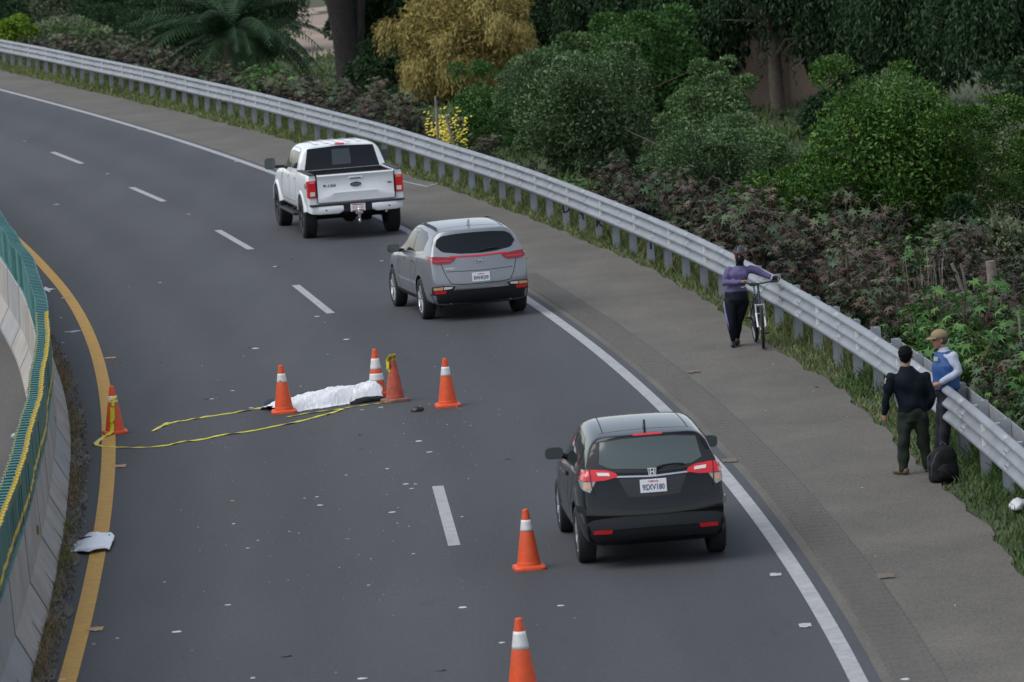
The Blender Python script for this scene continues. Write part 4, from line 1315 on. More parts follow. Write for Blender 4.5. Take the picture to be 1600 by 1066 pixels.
        # wheel arch flares
        for ax_x in (1.25, 4.93):
            rows = []
            for a in np.linspace(R(14), R(166), 26):
                ca, sa = math.cos(a), math.sin(a)
                cz = .45
                rows.append([(ax_x + ca * .485, sg * .90, cz + sa * .485), (ax_x + ca * .478, sg * 1.022, cz + sa * .478), (ax_x + ca * .50, sg * 1.026, cz + sa * .50), (ax_x + ca * .555, sg * 1.0, cz + sa * .555), (ax_x + ca * .56, sg * .96, cz + sa * .56)])
            mb = MB(); mb.grid(rows); fo = mb.build('wheel_flare', M_PWHITE, car, smooth=50)
        t = text_mesh('FX4', .15, .001); t.materials.clear(); t.materials.append(mat('decal_red', (.22, .10, .08), rough=.5))
        to = obj('decal', t, None, bo)
        if sg > 0:
            to.matrix_local = Matrix.Translation((.46, 1.004, 1.13)) @ Matrix.Rotation(math.pi, 4, 'Z') @ Matrix.Rotation(R(90), 4, 'X')
        else:
            to.matrix_local = Matrix.Translation((.46, -1.004, 1.13)) @ Matrix.Rotation(R(90), 4, 'X')
    G('windscreen', [(3.66, -.62), (3.72, 0), (3.66, .62)], [(4.32, -.76), (4.42, 0), (4.32, .76)], 'T', car, M_GLASS, off=0.003)
    mb = MB(); mb.box((3.0, 0, .52), (4.6, .9, .14)); mb.tube([(1.25, -.9, .42), (1.25, .9, .42)], .06, n=10); mb.sphere((1.25, 0, .42), .16)
    mb.build('chassis', M_ARCH, car)
    tm, gm = wheel_meshes(.42, .29, .26, M_BALLOY, spokes=6, tread=True)
    add_wheels(car, (1.25, 4.93), 1.76, .42, tm, gm)
    return car
build_pickup()
# ------------------------------------------------------------------ traffic cones
M_ORANGE = mat('cone_orange', (0.70, 0.080, 0.012), rough=0.55, col2=(0.52, 0.070, 0.020), vscale=6, var=0.10)
M_DIRTYO = mat('dirty_cone_orange', (0.50, 0.075, 0.03), rough=0.65, col2=(0.24, 0.055, 0.04), vscale=9, var=0.2)
M_BAND = mat('cone_band', (0.66, 0.65, 0.63), rough=0.4, col2=(0.55, 0.54, 0.52), vscale=12, var=0.08)
M_BASEBR = mat('cone_base_brown', (0.20, 0.10, 0.075), rough=0.8, var=0.2)
def cone_r(z): return 0.142 - (0.142 - 0.033) * (z - 0.05) / 0.66
def make_cone(label, px, py, bands, m_body, m_base, scale=1.0, rot=0.0, tilt=(0, 0), peel=False):
    p = U(px, py)
    t = thing('traffic_cone', label, 'cone', p, rot, 'traffic cones on the carriageway')
    t.scale = (scale,) * 3
    t.rotation_euler = (tilt[0], tilt[1], rot)
    mb = MB()
    n = 32
    rows = []
    for z, r, e in ((0.0, 0.185, .32), (0.028, 0.188, .32), (0.045, 0.178, .36), (0.052, 0.155, .6)):
        row = []
        for k in range(n):
            a = 2 * math.pi * k / n; c, s = math.cos(a), math.sin(a)
            row.append((r * math.copysign(abs(c) ** e, c), r * math.copysign(abs(s) ** e, s), z))
        row.append(row[0]); rows.append(row)
    mb.grid(rows); mb.add(rows[0][:-1], [tuple(range(n))]); mb.add(rows[-1][:-1], [tuple(range(n))])
    mb.build('base', m_base, t, smooth=40)
    mb = MB()
    mb.lathe([(0.150, 0.046), (0.142, 0.05), (0.138, 0.085), (0.133, 0.09), (cone_r(0.16), 0.16), (cone_r(0.42) + .002, 0.418), (cone_r(0.42), 0.425), (cone_r(0.6), 0.6), (cone_r(0.70), 0.70), (0.024, 0.71), (0.018, 0.704), (0.016, 0.66)], n=28)
    mb.build('body', m_body, t, smooth=35)
    for z0, z1 in bands:
        mb = MB()
        m_ = 28
        rows = []
        for i in range(6):
            z = z0 + (z1 - z0) * i / 5
            row = []
            for k in range(m_ + 1):
                a = 2 * math.pi * k / m_
                zz = z
                if peel and i == 0: zz += .05 * max(0, math.sin(a * 3 + 1)) ** 3
                row.append(((cone_r(zz) + .003) * math.cos(a), (cone_r(zz) + .003) * math.sin(a), zz))
            rows.append(row)
        mb.grid(rows)
        b = mb.build('reflective_band', M_BAND, t, smooth=60)
        b.modifiers.new('t', 'SOLIDIFY').thickness = .003
    return t
STD = [(.455, .585)]
make_cone('orange cone with yellow tape tied on it, standing on the yellow line', 180, 677, [(.46, .56)], M_ORANGE, M_ORANGE, 1.0, .15)
make_cone('orange cone with torn white collar beside the foot of the foil blanket', 444, 645, STD, M_ORANGE, M_ORANGE, 1.02, .1, peel=True)
make_cone('orange cone with two wide white bands standing behind the foil blanket', 590, 617, [(.40, .565), (.225, .335)], M_ORANGE, M_ORANGE, 1.0, .3)
make_cone('dirty worn orange cone without collar, yellow tape looped on its tip', 618, 627, [], M_DIRTYO, M_BASEBR, 1.0, .5)
make_cone('orange cone with clean white collar alone beside the broken black debris', 700, 635, STD, M_ORANGE, M_ORANGE, 1.02, .12)
make_cone('orange cone with narrow white collar on the lane next to the black suv', 827, 889, STD, M_ORANGE, M_ORANGE, 1.0, .14)
make_cone('bright orange cone with tall white collar, closest cone before the black suv', 818, 1082, [(.42, .585)], M_ORANGE, M_ORANGE, 1.08, .2)

# ------------------------------------------------------------------ foil blanket on the road
def hnoise(x, y, s):
    return (math.sin(x * 1.7 * s + 1.3 * math.sin(y * 2.1 * s)) + math.sin(y * 2.9 * s + 1.1 * math.sin(x * 1.3 * s + 2)) + math.sin((x + y) * 3.7 * s)) / 3
M_FOIL = mat('silver_foil', (0.74, 0.75, 0.76), rough=0.42, metal=0.15, bump=0.3, bscale=12)
A_, B_ = U(437, 645), U(601, 623)
axv = (B_ - A_); LEN = axv.length; axv.normalize()
crv = Vector((-axv.y, axv.x, 0))                      # away from the camera
hprof = interp([(0, .05), (.06, .10), (.16, .12), (.35, .17), (.55, .21), (.72, .21), (.84, .20), (.93, .23), (1, .22)])
nu, nv = 54, 22
br_ = np.random.RandomState(8)
rows = []
for i in range(nu + 1):
    row = []
    for j in range(nv + 1):
        ed = i in (0, nu) or j in (0, nv)
        u = (i + (0 if i in (0, nu) else br_.uniform(-.35, .35))) / nu; v = (j + (0 if j in (0, nv) else br_.uniform(-.35, .35))) / nv * 2 - 1
        wd = .43 + .04 * math.sin(u * 5 + 1) + .05 * math.sin(u * 17) * (1 if v > 0 else .7) * abs(v)
        pos = A_ + axv * (u * LEN + (.03 * math.sin(j * 1.3) if i in (0, nu) else 0)) + crv * (.28 + v * wd)
        core = max(0.0, 1 - abs(v / .72) ** 2.2) if abs(v) < .72 else 0
        h = hprof(u) * core ** .75
        # long creases running across and along, sharp because the foil is faceted
        cre = abs(((u * 7.0 + v * 1.3) % 1) - .5) * .030 + abs(((u * 3.1 - v * 2.2 + .3) % 1) - .5) * .055
        h += cre * (.25 + .75 * core) + br_.uniform(0, .010)
        row.append((pos.x, pos.y, max(h, .004) + (.0 if not ed else -.002)))
    rows.append(row)
mb = MB(); mb.grid(rows)
mb.f = [t_ for f_ in mb.f for t_ in ((f_[0], f_[1], f_[2]), (f_[0], f_[2], f_[3]))]; mb.mi = [0] * len(mb.f)
bl = mb.build('foil_blanket', M_FOIL, smooth=9)
sd_ = bl.modifiers.new('t', 'SOLIDIFY'); sd_.thickness = .004; sd_.offset = 1
tag(bl, 'crumpled silver white emergency foil blanket spread out on the asphalt between cones', 'blanket')
def cloth_lump(name, label, cat, c, sx, sy, sz, rot, m):
    mb = MB()
    mb.sphere((0, 0, 0), 1.0, n=18, m=10)
    V = []
    for x, y, z in mb.v:
        k = 1 + .22 * hnoise(x * 2.3 + 1, y * 2.1 + z, 1.2)
        X, Y, Z = x * sx * k, y * sy * k, max(z, -.25) * sz * k
        V.append((X * math.cos(rot) - Y * math.sin(rot), X * math.sin(rot) + Y * math.cos(rot), Z + .25 * sz))
    mb.v = V
    o = mb.build(name, m, smooth=180); o.location = c
    return tag(o, label, cat)
ax_ang = math.atan2(axv.y, axv.x)
cloth_lump('dark_cloth', 'navy blue cloth bundle at the left end of the foil blanket', 'cloth', U(424, 637), .09, .16, .10, ax_ang, mat('navy_cloth', (.02, .035, .06), rough=.9, var=.3, vscale=20))
cloth_lump('dark_cloth', 'black folded cloth tucked under the near edge of the foil blanket', 'cloth', U(573, 629), .30, .07, .07, ax_ang + .05, mat('black_cloth', (.012, .013, .017), rough=.9, var=.3, vscale=20))
cloth_lump('dark_debris', 'crushed black plastic lump lying near the lone collared cone', 'debris', U(652, 643), .10, .07, .06, .4, mat('black_debris', (.015, .016, .018), rough=.5, var=.4, vscale=20))

# ------------------------------------------------------------------ yellow barricade tape
M_TAPE = mat('yellow_tape', (0.66, 0.58, 0.02), rough=0.45, col2=(0.50, 0.42, 0.03), vscale=6, var=0.15)
M_TAPEK = mat('tape_print', (0.03, 0.03, 0.02), rough=0.6)
def tape(name, label, pts, wds, seg=14, parent=None, cat='tape', spin=None):
    """ribbon through 3D points, width and roll change along it so that it folds and twists"""
    P_ = [Vector(p) for p in pts]
    C_ = []
    n = len(P_)
    for i in range(n - 1):
        p0, p1, p2, p3 = P_[max(i - 1, 0)], P_[i], P_[i + 1], P_[min(i + 2, n - 1)]
        for q in range(seg):
            t = q / seg
            C_.append((.5 * ((2 * p1) + (-p0 + p2) * t + (2 * p0 - 5 * p1 + 4 * p2 - p3) * t * t + (-p0 + 3 * p1 - 3 * p2 + p3) * t ** 3), 1.4 * lerp(wds[i], wds[i + 1], t), i + t))
    C_.append((P_[-1], wds[-1], n - 1))
    rows = []
    for i, (p, w_, s) in enumerate(C_):
        d = (C_[min(i + 1, len(C_) - 1)][0] - C_[max(i - 1, 0)][0]).normalized()
        up = Vector((0, 0, 1))
        sd_ = d.cross(up)
        if sd_.length < .2: sd_ = Vector((1, 0, 0))
        sd_.normalize(); nn = sd_.cross(d)
        a = (.10 * math.sin(s * 2.7) + .10 * math.sin(s * 6.1 + 1)) if spin is None else spin
        e = sd_ * math.cos(a) + nn * math.sin(a)
        lift = abs(math.sin(a)) * w_ / 2 + .006
        c = p + Vector((0, 0, lift if spin is None else 0))
        rows.append([tuple(c - e * w_ / 2), tuple(c + Vector((0, 0, .004 * math.sin(s * 9))) + nn * .006), tuple(c + e * w_ / 2)])
    mb = MB(); mb.grid(rows)
    o = mb.build(name, M_TAPE, parent, smooth=60)
    o.modifiers.new('t', 'SOLIDIFY').thickness = .0015
    if parent is None:
        tag(o, label, cat)
    return o
def g(*ps): return [U(x, y) for x, y in ps]
cA = U(180, 677)
tape('barricade_tape', 'long twisted yellow tape running from the taped cone to the blanket', [cA + Vector((.02, -.075, .50)), cA + Vector((.0, -.095, .40)), cA + Vector((-.03, -.14, .10)), cA + Vector((-.05, -.22, .03))] + g((160, 685), (150, 694), (158, 698), (185, 700), (225, 700), (260, 697), (285, 691), (315, 688), (345, 681), (390, 675), (430, 667), (465, 660), (500, 651), (515, 647), (536, 640)),
     [.05, .05, .05, .05, .06, .06, .05, .035, .03, .04, .055, .05, .075, .04, .05, .06, .04, .06, .055])
tape('barricade_tape', 'short loose yellow tape end lying left of the foil blanket', g((238, 675), (252, 667), (270, 661), (300, 656), (330, 651), (370, 645), (412, 637)), [.04, .06, .07, .04, .06, .05, .05])
tape('barricade_tape', 'flat yellow tape along the near edge of the foil blanket', g((448, 652), (480, 646), (520, 641), (545, 637), (580, 632), (605, 629), (628, 623)), [.10, .13, .13, .10, .09, .12, .16], spin=.15)
cD = U(618, 627)
tp = tape('barricade_tape', 'yellow tape loop hanging from the tip of the dirty worn cone', [cD + Vector((-.035, -.05, .46)), cD + Vector((-.075, -.05, .52)), cD + Vector((-.07, -.05, .63)), cD + Vector((-.03, -.05, .68)), cD + Vector((.05, -.05, .69))], [.05, .05, .055, .06, .05], spin=.9)
mb = MB()
rows = []
for i in range(25):
    a = 2 * math.pi * i / 24
    rows.append([(cD.x + (.046 + .004 * math.sin(3 * a)) * math.cos(a), cD.y + .046 * math.sin(a), .71 - .10 * f + .008 * math.sin(2 * a)) for f in (0, .5, 1)])
mb.grid(rows); mb.build('wrapped_band', M_TAPE, tp, smooth=180)
# the printed bars on the wrap
mb = MB()
for k in range(4): mb.box((cD.x - .028 + .018 * k, cD.y - .046, .66), (.011, .004, .035))
mb.build('tape_print', M_TAPEK, tp)
mb = MB(); rows = []
for i in range(25):
    a = 2 * math.pi * i / 24
    r_ = cone_r(.50) + .006
    rows.append([(cA.x + r_ * math.cos(a), cA.y + r_ * math.sin(a), .53 - .05 * f + .03 * math.cos(a)) for f in (0, 1)])
mb.grid(rows)
w_ = mb.build('barricade_tape', M_TAPE, smooth=180); w_.modifiers.new('t', 'SOLIDIFY').thickness = .002
tag(w_, 'knotted yellow tape band around the collar of the cone on the yellow line', 'tape')

# ------------------------------------------------------------------ debris
M_SHW = mat('white_shard', (0.48, 0.49, 0.51), rough=0.5, var=0.15, vscale=8)
M_SHD = mat('dark_shard', (0.02, 0.02, 0.022), rough=0.6)
M_SHG = mat('grey_shard', (0.30, 0.32, 0.34), rough=0.45, metal=.3)
M_SHO = mat('tan_shard', (0.45, 0.33, 0.18), rough=0.7)
def shard_mesh(m, seed, flat=.35):
    r_ = random.Random(seed)
    n = 7
    ring = [(math.cos(2 * math.pi * k / n) * r_.uniform(.55, 1.1), math.sin(2 * math.pi * k / n) * r_.uniform(.35, .8)) for k in range(n)]
    vs = [(x, y, 0) for x, y in ring] + [(x * .8 + .05, y * .8, flat * r_.uniform(.4, 1.1)) for x, y in ring]
    mb = MB(); mb.add(vs, [tuple(range(n - 1, -1, -1)), tuple(range(n, 2 * n))] + [(k, (k + 1) % n, n + (k + 1) % n, n + k) for k in range(n)])
    me = mb.mesh('shard'); me.materials.append(m); return me
SH = {'w': [shard_mesh(M_SHW, s) for s in range(5)], 'd': [shard_mesh(M_SHD, s + 9, .6) for s in range(3)], 'g': [shard_mesh(M_SHG, s + 20, .5) for s in range(3)], 'o': [shard_mesh(M_SHO, 33)]}
LBL = {'w': ('white broken plastic shard lying flat on the dark lanes', 'white shards on the road'), 'd': ('small dark broken plastic shard lying on the lanes', 'dark shards on the road'),
       'g': ('grey broken trim shard lying on the road', 'grey shards on the road'), 'o': ('tan coloured scrap lying on the road', 'tan scraps on the road')}
for kind, px, py, r_ in (('w', 399, 545, .085), ('d', 389, 544, .04), ('g', 88, 320, .09), ('w', 38, 221, .06), ('w', 168, 272, .06), ('w', 295, 335, .06), ('w', 430, 417, .06), ('w', 495, 495, .065), ('w', 541, 531, .07),
                         ('d', 322, 624, .055), ('w', 331, 624, .05), ('w', 655, 690, .075), ('w', 672, 707, .065), ('w', 635, 757, .06), ('w', 643, 764, .04), ('w', 649, 757, .035), ('w', 724, 950, .075), ('w', 876, 947, .055),
                         ('w', 278, 988, .085), ('w', 500, 790, .055), ('w', 387, 857, .04), ('w', 452, 831, .025), ('w', 403, 845, .025), ('d', 447, 1026, .09), ('d', 690, 1048, .07), ('d', 562, 680, .05), ('d', 563, 702, .035),
                         ('w', 614, 801, .07), ('w', 495, 777, .045), ('o', 363, 783, .04), ('w', 365, 819, .045), ('w', 357, 946, .055), ('w', 364, 611, .045), ('w', 393, 638, .06), ('w', 470, 604, .03), ('w', 512, 554, .03),
                         ('w', 597, 408, .05), ('g', 115, 519, .16), ('w', 103, 519, .05), ('w', 98, 536, .05), ('w', 95, 497, .05), ('w', 566, 1061, .07), ('w', 395, 1060, .05), ('w', 541, 743, .035), ('w', 605, 733, .05),
                         ('w', 621, 818, .03), ('w', 722, 808, .03), ('w', 784, 1005, .045), ('w', 646, 866, .04), ('o', 566, 641, .05), ('w', 596, 637, .055), ('w', 184, 998, .035), ('w', 147, 1007, .03), ('w', 80, 1062, .09), ('w', 98, 1062, .07),
                         ('d', 793, 718, .06), ('d', 250, 567, .04), ('d', 188, 567, .03), ('w', 512, 612, .03), ('w', 1415, 1062, .07), ('w', 1358, 943, .03), ('w', 1208, 570, .025), ('d', 1276, 605, .05), ('w', 476, 779, .025), ('w', 257, 910, .03), ('w', 576, 915, .03),
                         ('d', 436, 418, .05), ('d', 455, 405, .05), ('g', 250, 442, .05), ('w', 115, 788, .12), ('w', 128, 790, .10), ('w', 121, 700, .10), ('w', 84, 452, .06)):
    o = obj('shard', rnd.choice(SH[kind]))
    o.location = U(px, py) + Vector((0, 0, .004)); r_ *= .85; o.scale = (r_, r_ * rnd.uniform(.9, 1.6), r_ * .30); o.rotation_euler = (0, 0, rnd.uniform(-.5, .5))
    tag(o, LBL[kind][0], 'debris', LBL[kind][1])
# tiny crumbs of glass and plastic: nobody could count them
V, Fq = [], []
def crumb(x, y, s):
    o = len(V); a0 = rnd.random() * 6
    for k in range(4):
        a = a0 + k * math.pi / 2
        V.append((x + s * math.cos(a), y + s * math.sin(a) * rnd.uniform(.7, 1.5), .002))
    V.append((x, y, .004 + s * .7))
    Fq.extend([(o, o + 1, o + 4), (o + 1, o + 2, o + 4), (o + 2, o + 3, o + 4), (o + 3, o, o + 4)])
for _ in range(360):
    q = rnd.random()
    if q < .55: px, py = rnd.gauss(560, 170), rnd.gauss(760, 130)
    elif q < .8: px, py = rnd.uniform(180, 900), rnd.uniform(400, 1066)
    else: px, py = rnd.gauss(690, 60), rnd.gauss(600, 60)
    if py < 380 or py > 1066: continue
    p = U(px, py)
    if XY(p.y) + .2 < p.x < XW(p.y) - .2: crumb(p.x, p.y, rnd.choice((.005, .006, .008, .012)))
for _ in range(220):
    p = U(rnd.uniform(700, 1600), rnd.uniform(420, 1066))
    if XW(p.y) + .9 < p.x < XG(p.y) - .1: crumb(p.x, p.y, rnd.choice((.006, .009, .013)))
o = obj('glass_crumbs', np_mesh('glass_crumbs', V, Fq, mat('crumbs', (.5, .5, .5), rough=.4, island=[(.03, .03, .03), (.12, .12, .12), (.25, .25, .26), (.45, .45, .46)])))
tag(o, 'tiny crumbs of glass and plastic strewn over the lanes', 'debris', kind='stuff')
# torn white body panel on the yellow line
p0 = U(141, 858)
rows = []
for i in range(17):
    u = i / 16
    row = []
    for j in range(9):
        v = j / 8
        x = -.26 + .56 * u; yy_ = (-.55 + 1.5 * v * (.75 + .35 * math.sin(u * 3.0)) + .10 * math.sin(u * 9))
        if j == 8: yy_ -= .25 * max(0, math.sin(u * 11)) ; 
        row.append((x, yy_, .02 + .10 * math.sin(u * 2.6) * (.4 + .6 * v) + .015 * hnoise(u * 6, v * 5, 1)))
    rows.append(row)
mb = MB(); mb.grid(rows)
o = mb.build('body_panel', mat('panel_white', (.60, .63, .68), rough=.35, var=.06), smooth=60); o.location = p0; o.scale = (.9, .8, .8)
o.modifiers.new('t', 'SOLIDIFY').thickness = .012
tag(o, 'torn white car body panel lying across the yellow line', 'car panel')
mb = MB(); mb.box((.02, .70, .09), (.44, .07, .03), Matrix.Rotation(.1, 3, 'Z'))
c = mb.build('torn_edge', M_SHD, o)
# small things by the barrier and on the verge
p0 = U(74, 455)
mb = MB(); mb.box((0, 0, .03), (.14, .5, .012), Matrix.Rotation(.5, 3, 'Y')); mb.box((.05, .1, .02), (.08, .3, .01))
o = mb.build('paper_scrap', M_SHW); o.location = p0; tag(o, 'folded white paper scrap at the foot of the teal glare screen', 'litter')
p0 = U(25, 686)
mb = MB(); mb.sphere((0, 0, 0), .07, n=12, m=6, scale=(1, 1, .6)); mb.lathe([(.075, -.02), (.075, 0), (.06, .01)], n=14)
o = mb.build('plastic_cup', mat('cup_grey', (.25, .29, .29), rough=.4), smooth=50); o.location = p0 + Vector((0, 0, .05)); tag(o, 'crushed grey plastic cup on the opposite carriageway', 'litter')
cloth_lump('plastic_bag', 'white plastic bag caught in the grass under the guardrail', 'bag', U(1592, 796) + Vector((0, 0, .02)), .12, .25, .09, 0, mat('bag_white', (.6, .61, .62), rough=.5))
# ------------------------------------------------------------------ people
M_SKIN = mat('skin', (0.28, 0.145, 0.095), rough=0.55, var=.05)
M_HAIR = mat('black_hair', (0.004, 0.004, 0.004), rough=0.7, spec=.08)
def remesh(mb, name, m, parent=None, voxel=.012, smooth_it=6, fold=0.0, fscale=9.0, seed=0):
    """union of the collected closed shapes -> one continuous skin"""
    me = mb.mesh(name)
    o = bpy.data.objects.new('tmp', me); COL.objects.link(o)
    r_ = o.modifiers.new('r', 'REMESH'); r_.mode = 'VOXEL'; r_.voxel_size = voxel
    s_ = o.modifiers.new('s', 'SMOOTH'); s_.iterations = smooth_it; s_.factor = .5
    dg = bpy.context.evaluated_depsgraph_get(); dg.update()
    out = bpy.data.meshes.new_from_object(o.evaluated_get(dg))
    bpy.data.objects.remove(o)
    if fold:
        n = len(out.vertices); co = np.empty(n * 3, np.float32); out.vertices.foreach_get('co', co); co = co.reshape(-1, 3)
        no = np.empty(n * 3, np.float32); out.vertices.foreach_get('normal', no); no = no.reshape(-1, 3)
        a = np.sin(co[:, 2] * fscale * 3.1 + 2.0 * np.sin(co[:, 0] * fscale * 1.3 + seed) + co[:, 1] * fscale) * np.sin(co[:, 0] * fscale * 1.9 + co[:, 2] * fscale * .9 + seed)
        co += no * (fold * a)[:, None]
        out.vertices.foreach_set('co', co.ravel())
    out.materials.clear(); out.materials.append(m)
    out.polygons.foreach_set('use_smooth', [True] * len(out.polygons)); out.name = name
    q = obj(name, out, None, parent)
    return q
def limb(mb, pts, rads, n=12):
    mb.tube(pts, rads, n=n)
    for p, r_ in zip(pts, rads): mb.sphere(p, r_, n=n, m=8)
def torso(mb, secs, side, n=16):
    """secs: (centre, half width, half depth); side = unit vector across the shoulders"""
    rows = []
    for c, a, b in secs:
        f = Vector((0, 0, 1)).cross(side).normalized()
        row = [tuple(Vector(c) + side * a * math.cos(2 * math.pi * k / n) + f * b * math.sin(2 * math.pi * k / n)) for k in range(n)]
        rows.append(row + row[:1])
    mb.grid(rows); mb.add(rows[0][:-1], [tuple(range(n))]); mb.add(rows[-1][:-1], [tuple(range(n))])
def hand(mb, wrist, direc, palm_n, size=.085, curl=.6, thumb=1):
    """palm, four unequal bent fingers and a thumb from the side of the palm"""
    d = Vector(direc).normalized(); nn = Vector(palm_n); nn = (nn - d * nn.dot(d)).normalized(); s = d.cross(nn)
    w = Vector(wrist)
    limb(mb, [w, w + d * size * .55, w + d * size], [.024, .034, .030], n=8)
    for i, (o_, L_) in enumerate(((-.030, .062), (-.010, .075), (.010, .070), (.028, .055))):
        b = w + d * size + s * o_
        k1 = b + (d * math.cos(curl * .6) + nn * math.sin(curl * .6)) * L_ * .5
        k2 = k1 + (d * math.cos(curl * 1.7) + nn * math.sin(curl * 1.7)) * L_ * .5
        limb(mb, [b - d * .02, b, k1, k2], [.011, .0105, .0095, .008], n=6)
    tb = w + d * size * .35 + s * (-.030 * thumb)
    limb(mb, [tb, tb + (d * .5 - s * thumb * .7 + nn * .4).normalized() * .035, tb + (d * .9 - s * thumb * .35 + nn * .7).normalized() * .065], [.013, .011, .009], n=6)
def head_shape(mb, c, face, r=.098, up=Vector((0, 0, 1))):
    f = Vector(face); f.z = 0; f.normalize(); s = f.cross(Vector((0, 0, 1)))
    def P_(a, b, z): return Vector(c) + f * a + s * b + Vector((0, 0, z))
    M_ = Matrix((f, s, Vector((0, 0, 1)))).transposed()
    for cc, r_, sc in ((P_(-.008, 0, .025), r, (1.0, .80, .95)), (P_(.018, 0, -.035), r * .80, (.95, .80, 1.05)), (P_(.045, 0, -.085), r * .42, (.9, 1.05, .8))):
        o = len(mb.v); mb.sphere((0, 0, 0), r_, n=16, m=10, scale=sc)
        for i in range(o, len(mb.v)): mb.v[i] = tuple(cc + M_ @ Vector(mb.v[i]))
    limb(mb, [P_(.088, 0, .005), P_(.106, 0, -.028), P_(.088, 0, -.038)], [.010, .015, .012], n=8)      # nose
    limb(mb, [P_(.078, -.022, -.062), P_(.084, 0, -.061), P_(.078, .022, -.062)], [.007, .009, .007], n=6)   # mouth
    for sg in (1, -1): limb(mb, [P_(-.005, sg * .080, .012), P_(-.008, sg * .086, -.012), P_(.0, sg * .080, -.030)], [.012, .015, .010], n=6)   # ears
    return P_
def eyes(P_, parent):
    mb = MB()
    for sg in (1, -1):
        mb.sphere(P_(.083, sg * .030, .004), .010, n=8, m=6)
        mb.tube([P_(.087, sg * .046, .026), P_(.092, sg * .016, .026)], .005, n=5)
    mb.build('eyes', M_HAIR, parent, smooth=180)
def rel(o, base): return Vector(o) - base

# ---------- cyclist
def cyclist():
    base = U(1145, 542); d0 = base.y
    J = lambda px, py, off=0.0: UD(px, py, d0 + off) - base
    t = thing('person', 'person in lilac long sleeve top, black tights and bike helmet holding a bicycle', 'person', base)
    face = Vector((-.25, -1, 0))
    hipL, hipR = J(1141, 468), J(1160, 468, .04)
    kL, kR = J(1143, 507, -.06), J(1153, 505, .10)
    aL, aR = J(1146, 536), J(1152, 531, .22)
    aL.z = .085; aR.z = .085
    pel = (hipL + hipR) / 2 + Vector((0, 0, .06)); wst = J(1151, 446, .02); chs = J(1154, 427, .01); shL, shR = J(1139, 421, -.02), J(1173, 419, .03); nk = J(1156, 413, .0); hd = J(1156.5, 398.5, -.02)
    eL, hL = J(1132, 442, -.08), J(1160, 440.5, -.26)
    eR, hR = J(1190, 427, .02), J(1208, 435, -.05)
    side = (shR - shL); side.z = 0; side.normalize()
    sk = MB()
    torso(sk, [(pel - Vector((0, 0, .08)), .15, .10), (wst, .125, .09), (chs, .14, .10), (nk - Vector((0, 0, .05)), .09, .06), (nk, .045, .045), (nk + Vector((0, 0, .05)), .045, .045)], side)
    for h_, k_, a_ in ((hipL, kL, aL), (hipR, kR, aR)): limb(sk, [h_, k_, a_], [.075, .048, .035])
    for s_, e_, h_ in ((shL, eL, hL), (shR, eR, hR)): limb(sk, [s_, e_, h_], [.048, .036, .026])
    P_ = head_shape(sk, hd, face)
    hand(sk, hL, Vector((.8, -.15, -.05)), Vector((0, -.6, -.6)), size=.075, curl=1.0, thumb=1)
    hand(sk, hR, Vector((.75, -.2, -.15)), Vector((0, -.5, -.7)), size=.075, curl=1.0, thumb=-1)
    remesh(sk, 'body', M_SKIN, t, voxel=.0085, smooth_it=3)
    eyes(P_, t)
    M_LILAC = mat('lilac_jersey', (.105, .090, .185), rough=.8, spec=.15, var=.12, vscale=14)
    M_LYCRA = mat('black_lycra', (.007, .009, .014), rough=.6, spec=.15)
    tp_ = MB()
    torso(tp_, [(pel + Vector((0, 0, .07)), .182, .148), (pel + Vector((0, 0, .11)), .172, .14), (wst, .150, .120), (lerp(wst, chs, .55), .168, .150), (chs + Vector((0, -.01, 0)), .175, .155), (lerp(chs, nk, .5), .150, .11), (nk - Vector((0, 0, .015)), .070, .065)], side)
    for s_, e_, h_ in ((shL, eL, hL), (shR, eR, hR)): limb(tp_, [s_ + Vector((0, 0, -.02)), lerp(s_, e_, .5), e_, lerp(e_, h_, .55), lerp(e_, h_, .90)], [.072, .064, .055, .046, .037])
    # bust
    for k in (-1, 1): tp_.sphere(chs + side * k * .075 + Vector((0, -.075, -.015)), .080, n=12, m=8)
    remesh(tp_, 'long_sleeve_top', M_LILAC, t, voxel=.013, smooth_it=6, fold=.006, fscale=10)
    lg = MB()
    torso(lg, [(pel - Vector((0, 0, .14)), .165, .125), (pel - Vector((0, 0, .05)), .195, .165), (pel + Vector((0, 0, .04)), .188, .150), (pel + Vector((0, 0, .10)), .172, .138)], side)
    for h_, k_, a_ in ((hipL, kL, aL), (hipR, kR, aR)): limb(lg, [h_ - Vector((0, 0, .03)), lerp(h_, k_, .5), k_, lerp(k_, a_, .35), a_ + Vector((0, 0, .02))], [.115, .100, .070, .066, .042])
    remesh(lg, 'tights', M_LYCRA, t, voxel=.013, smooth_it=5, fold=.003)
    # lilac side stripe
    st = MB(); M_ST = mat('lilac_stripe', (.20, .19, .42), rough=.7)
    pts = [hipL + Vector((-.105, -.05, -.02)), lerp(hipL, kL, .5) + Vector((-.088, -.05, 0)), kL + Vector((-.055, -.05, .03)), lerp(kL, aL, .3) + Vector((-.045, -.05, 0))]
    st.tube([pts[0], lerp(pts[0], pts[1], .5), pts[1], lerp(pts[1], pts[2], .5), pts[2], pts[3]], [.008, .013, .015, .013, .011, .006], n=8)
    st.build('side_stripe', M_ST, t, smooth=180)
    sh = MB()
    for a_ in (aL, aR): limb(sh, [a_ + Vector((0, .05, -.035)), a_ + Vector((0, -.02, -.035)), a_ + Vector((-.02, -.15, -.048))], [.045, .047, .036], n=10)
    remesh(sh, 'shoes', mat('black_shoe', (.010, .010, .012), rough=.6), t, voxel=.011, smooth_it=3)
    # helmet, mask, glasses
    hm = MB(); C_ = hd + Vector((0, .01, .045)); M_ = Matrix.Rotation(math.atan2(face.x, -face.y), 3, 'Z')
    hm.sphere((0, 0, 0), 1, n=24, m=14)
    V_ = []
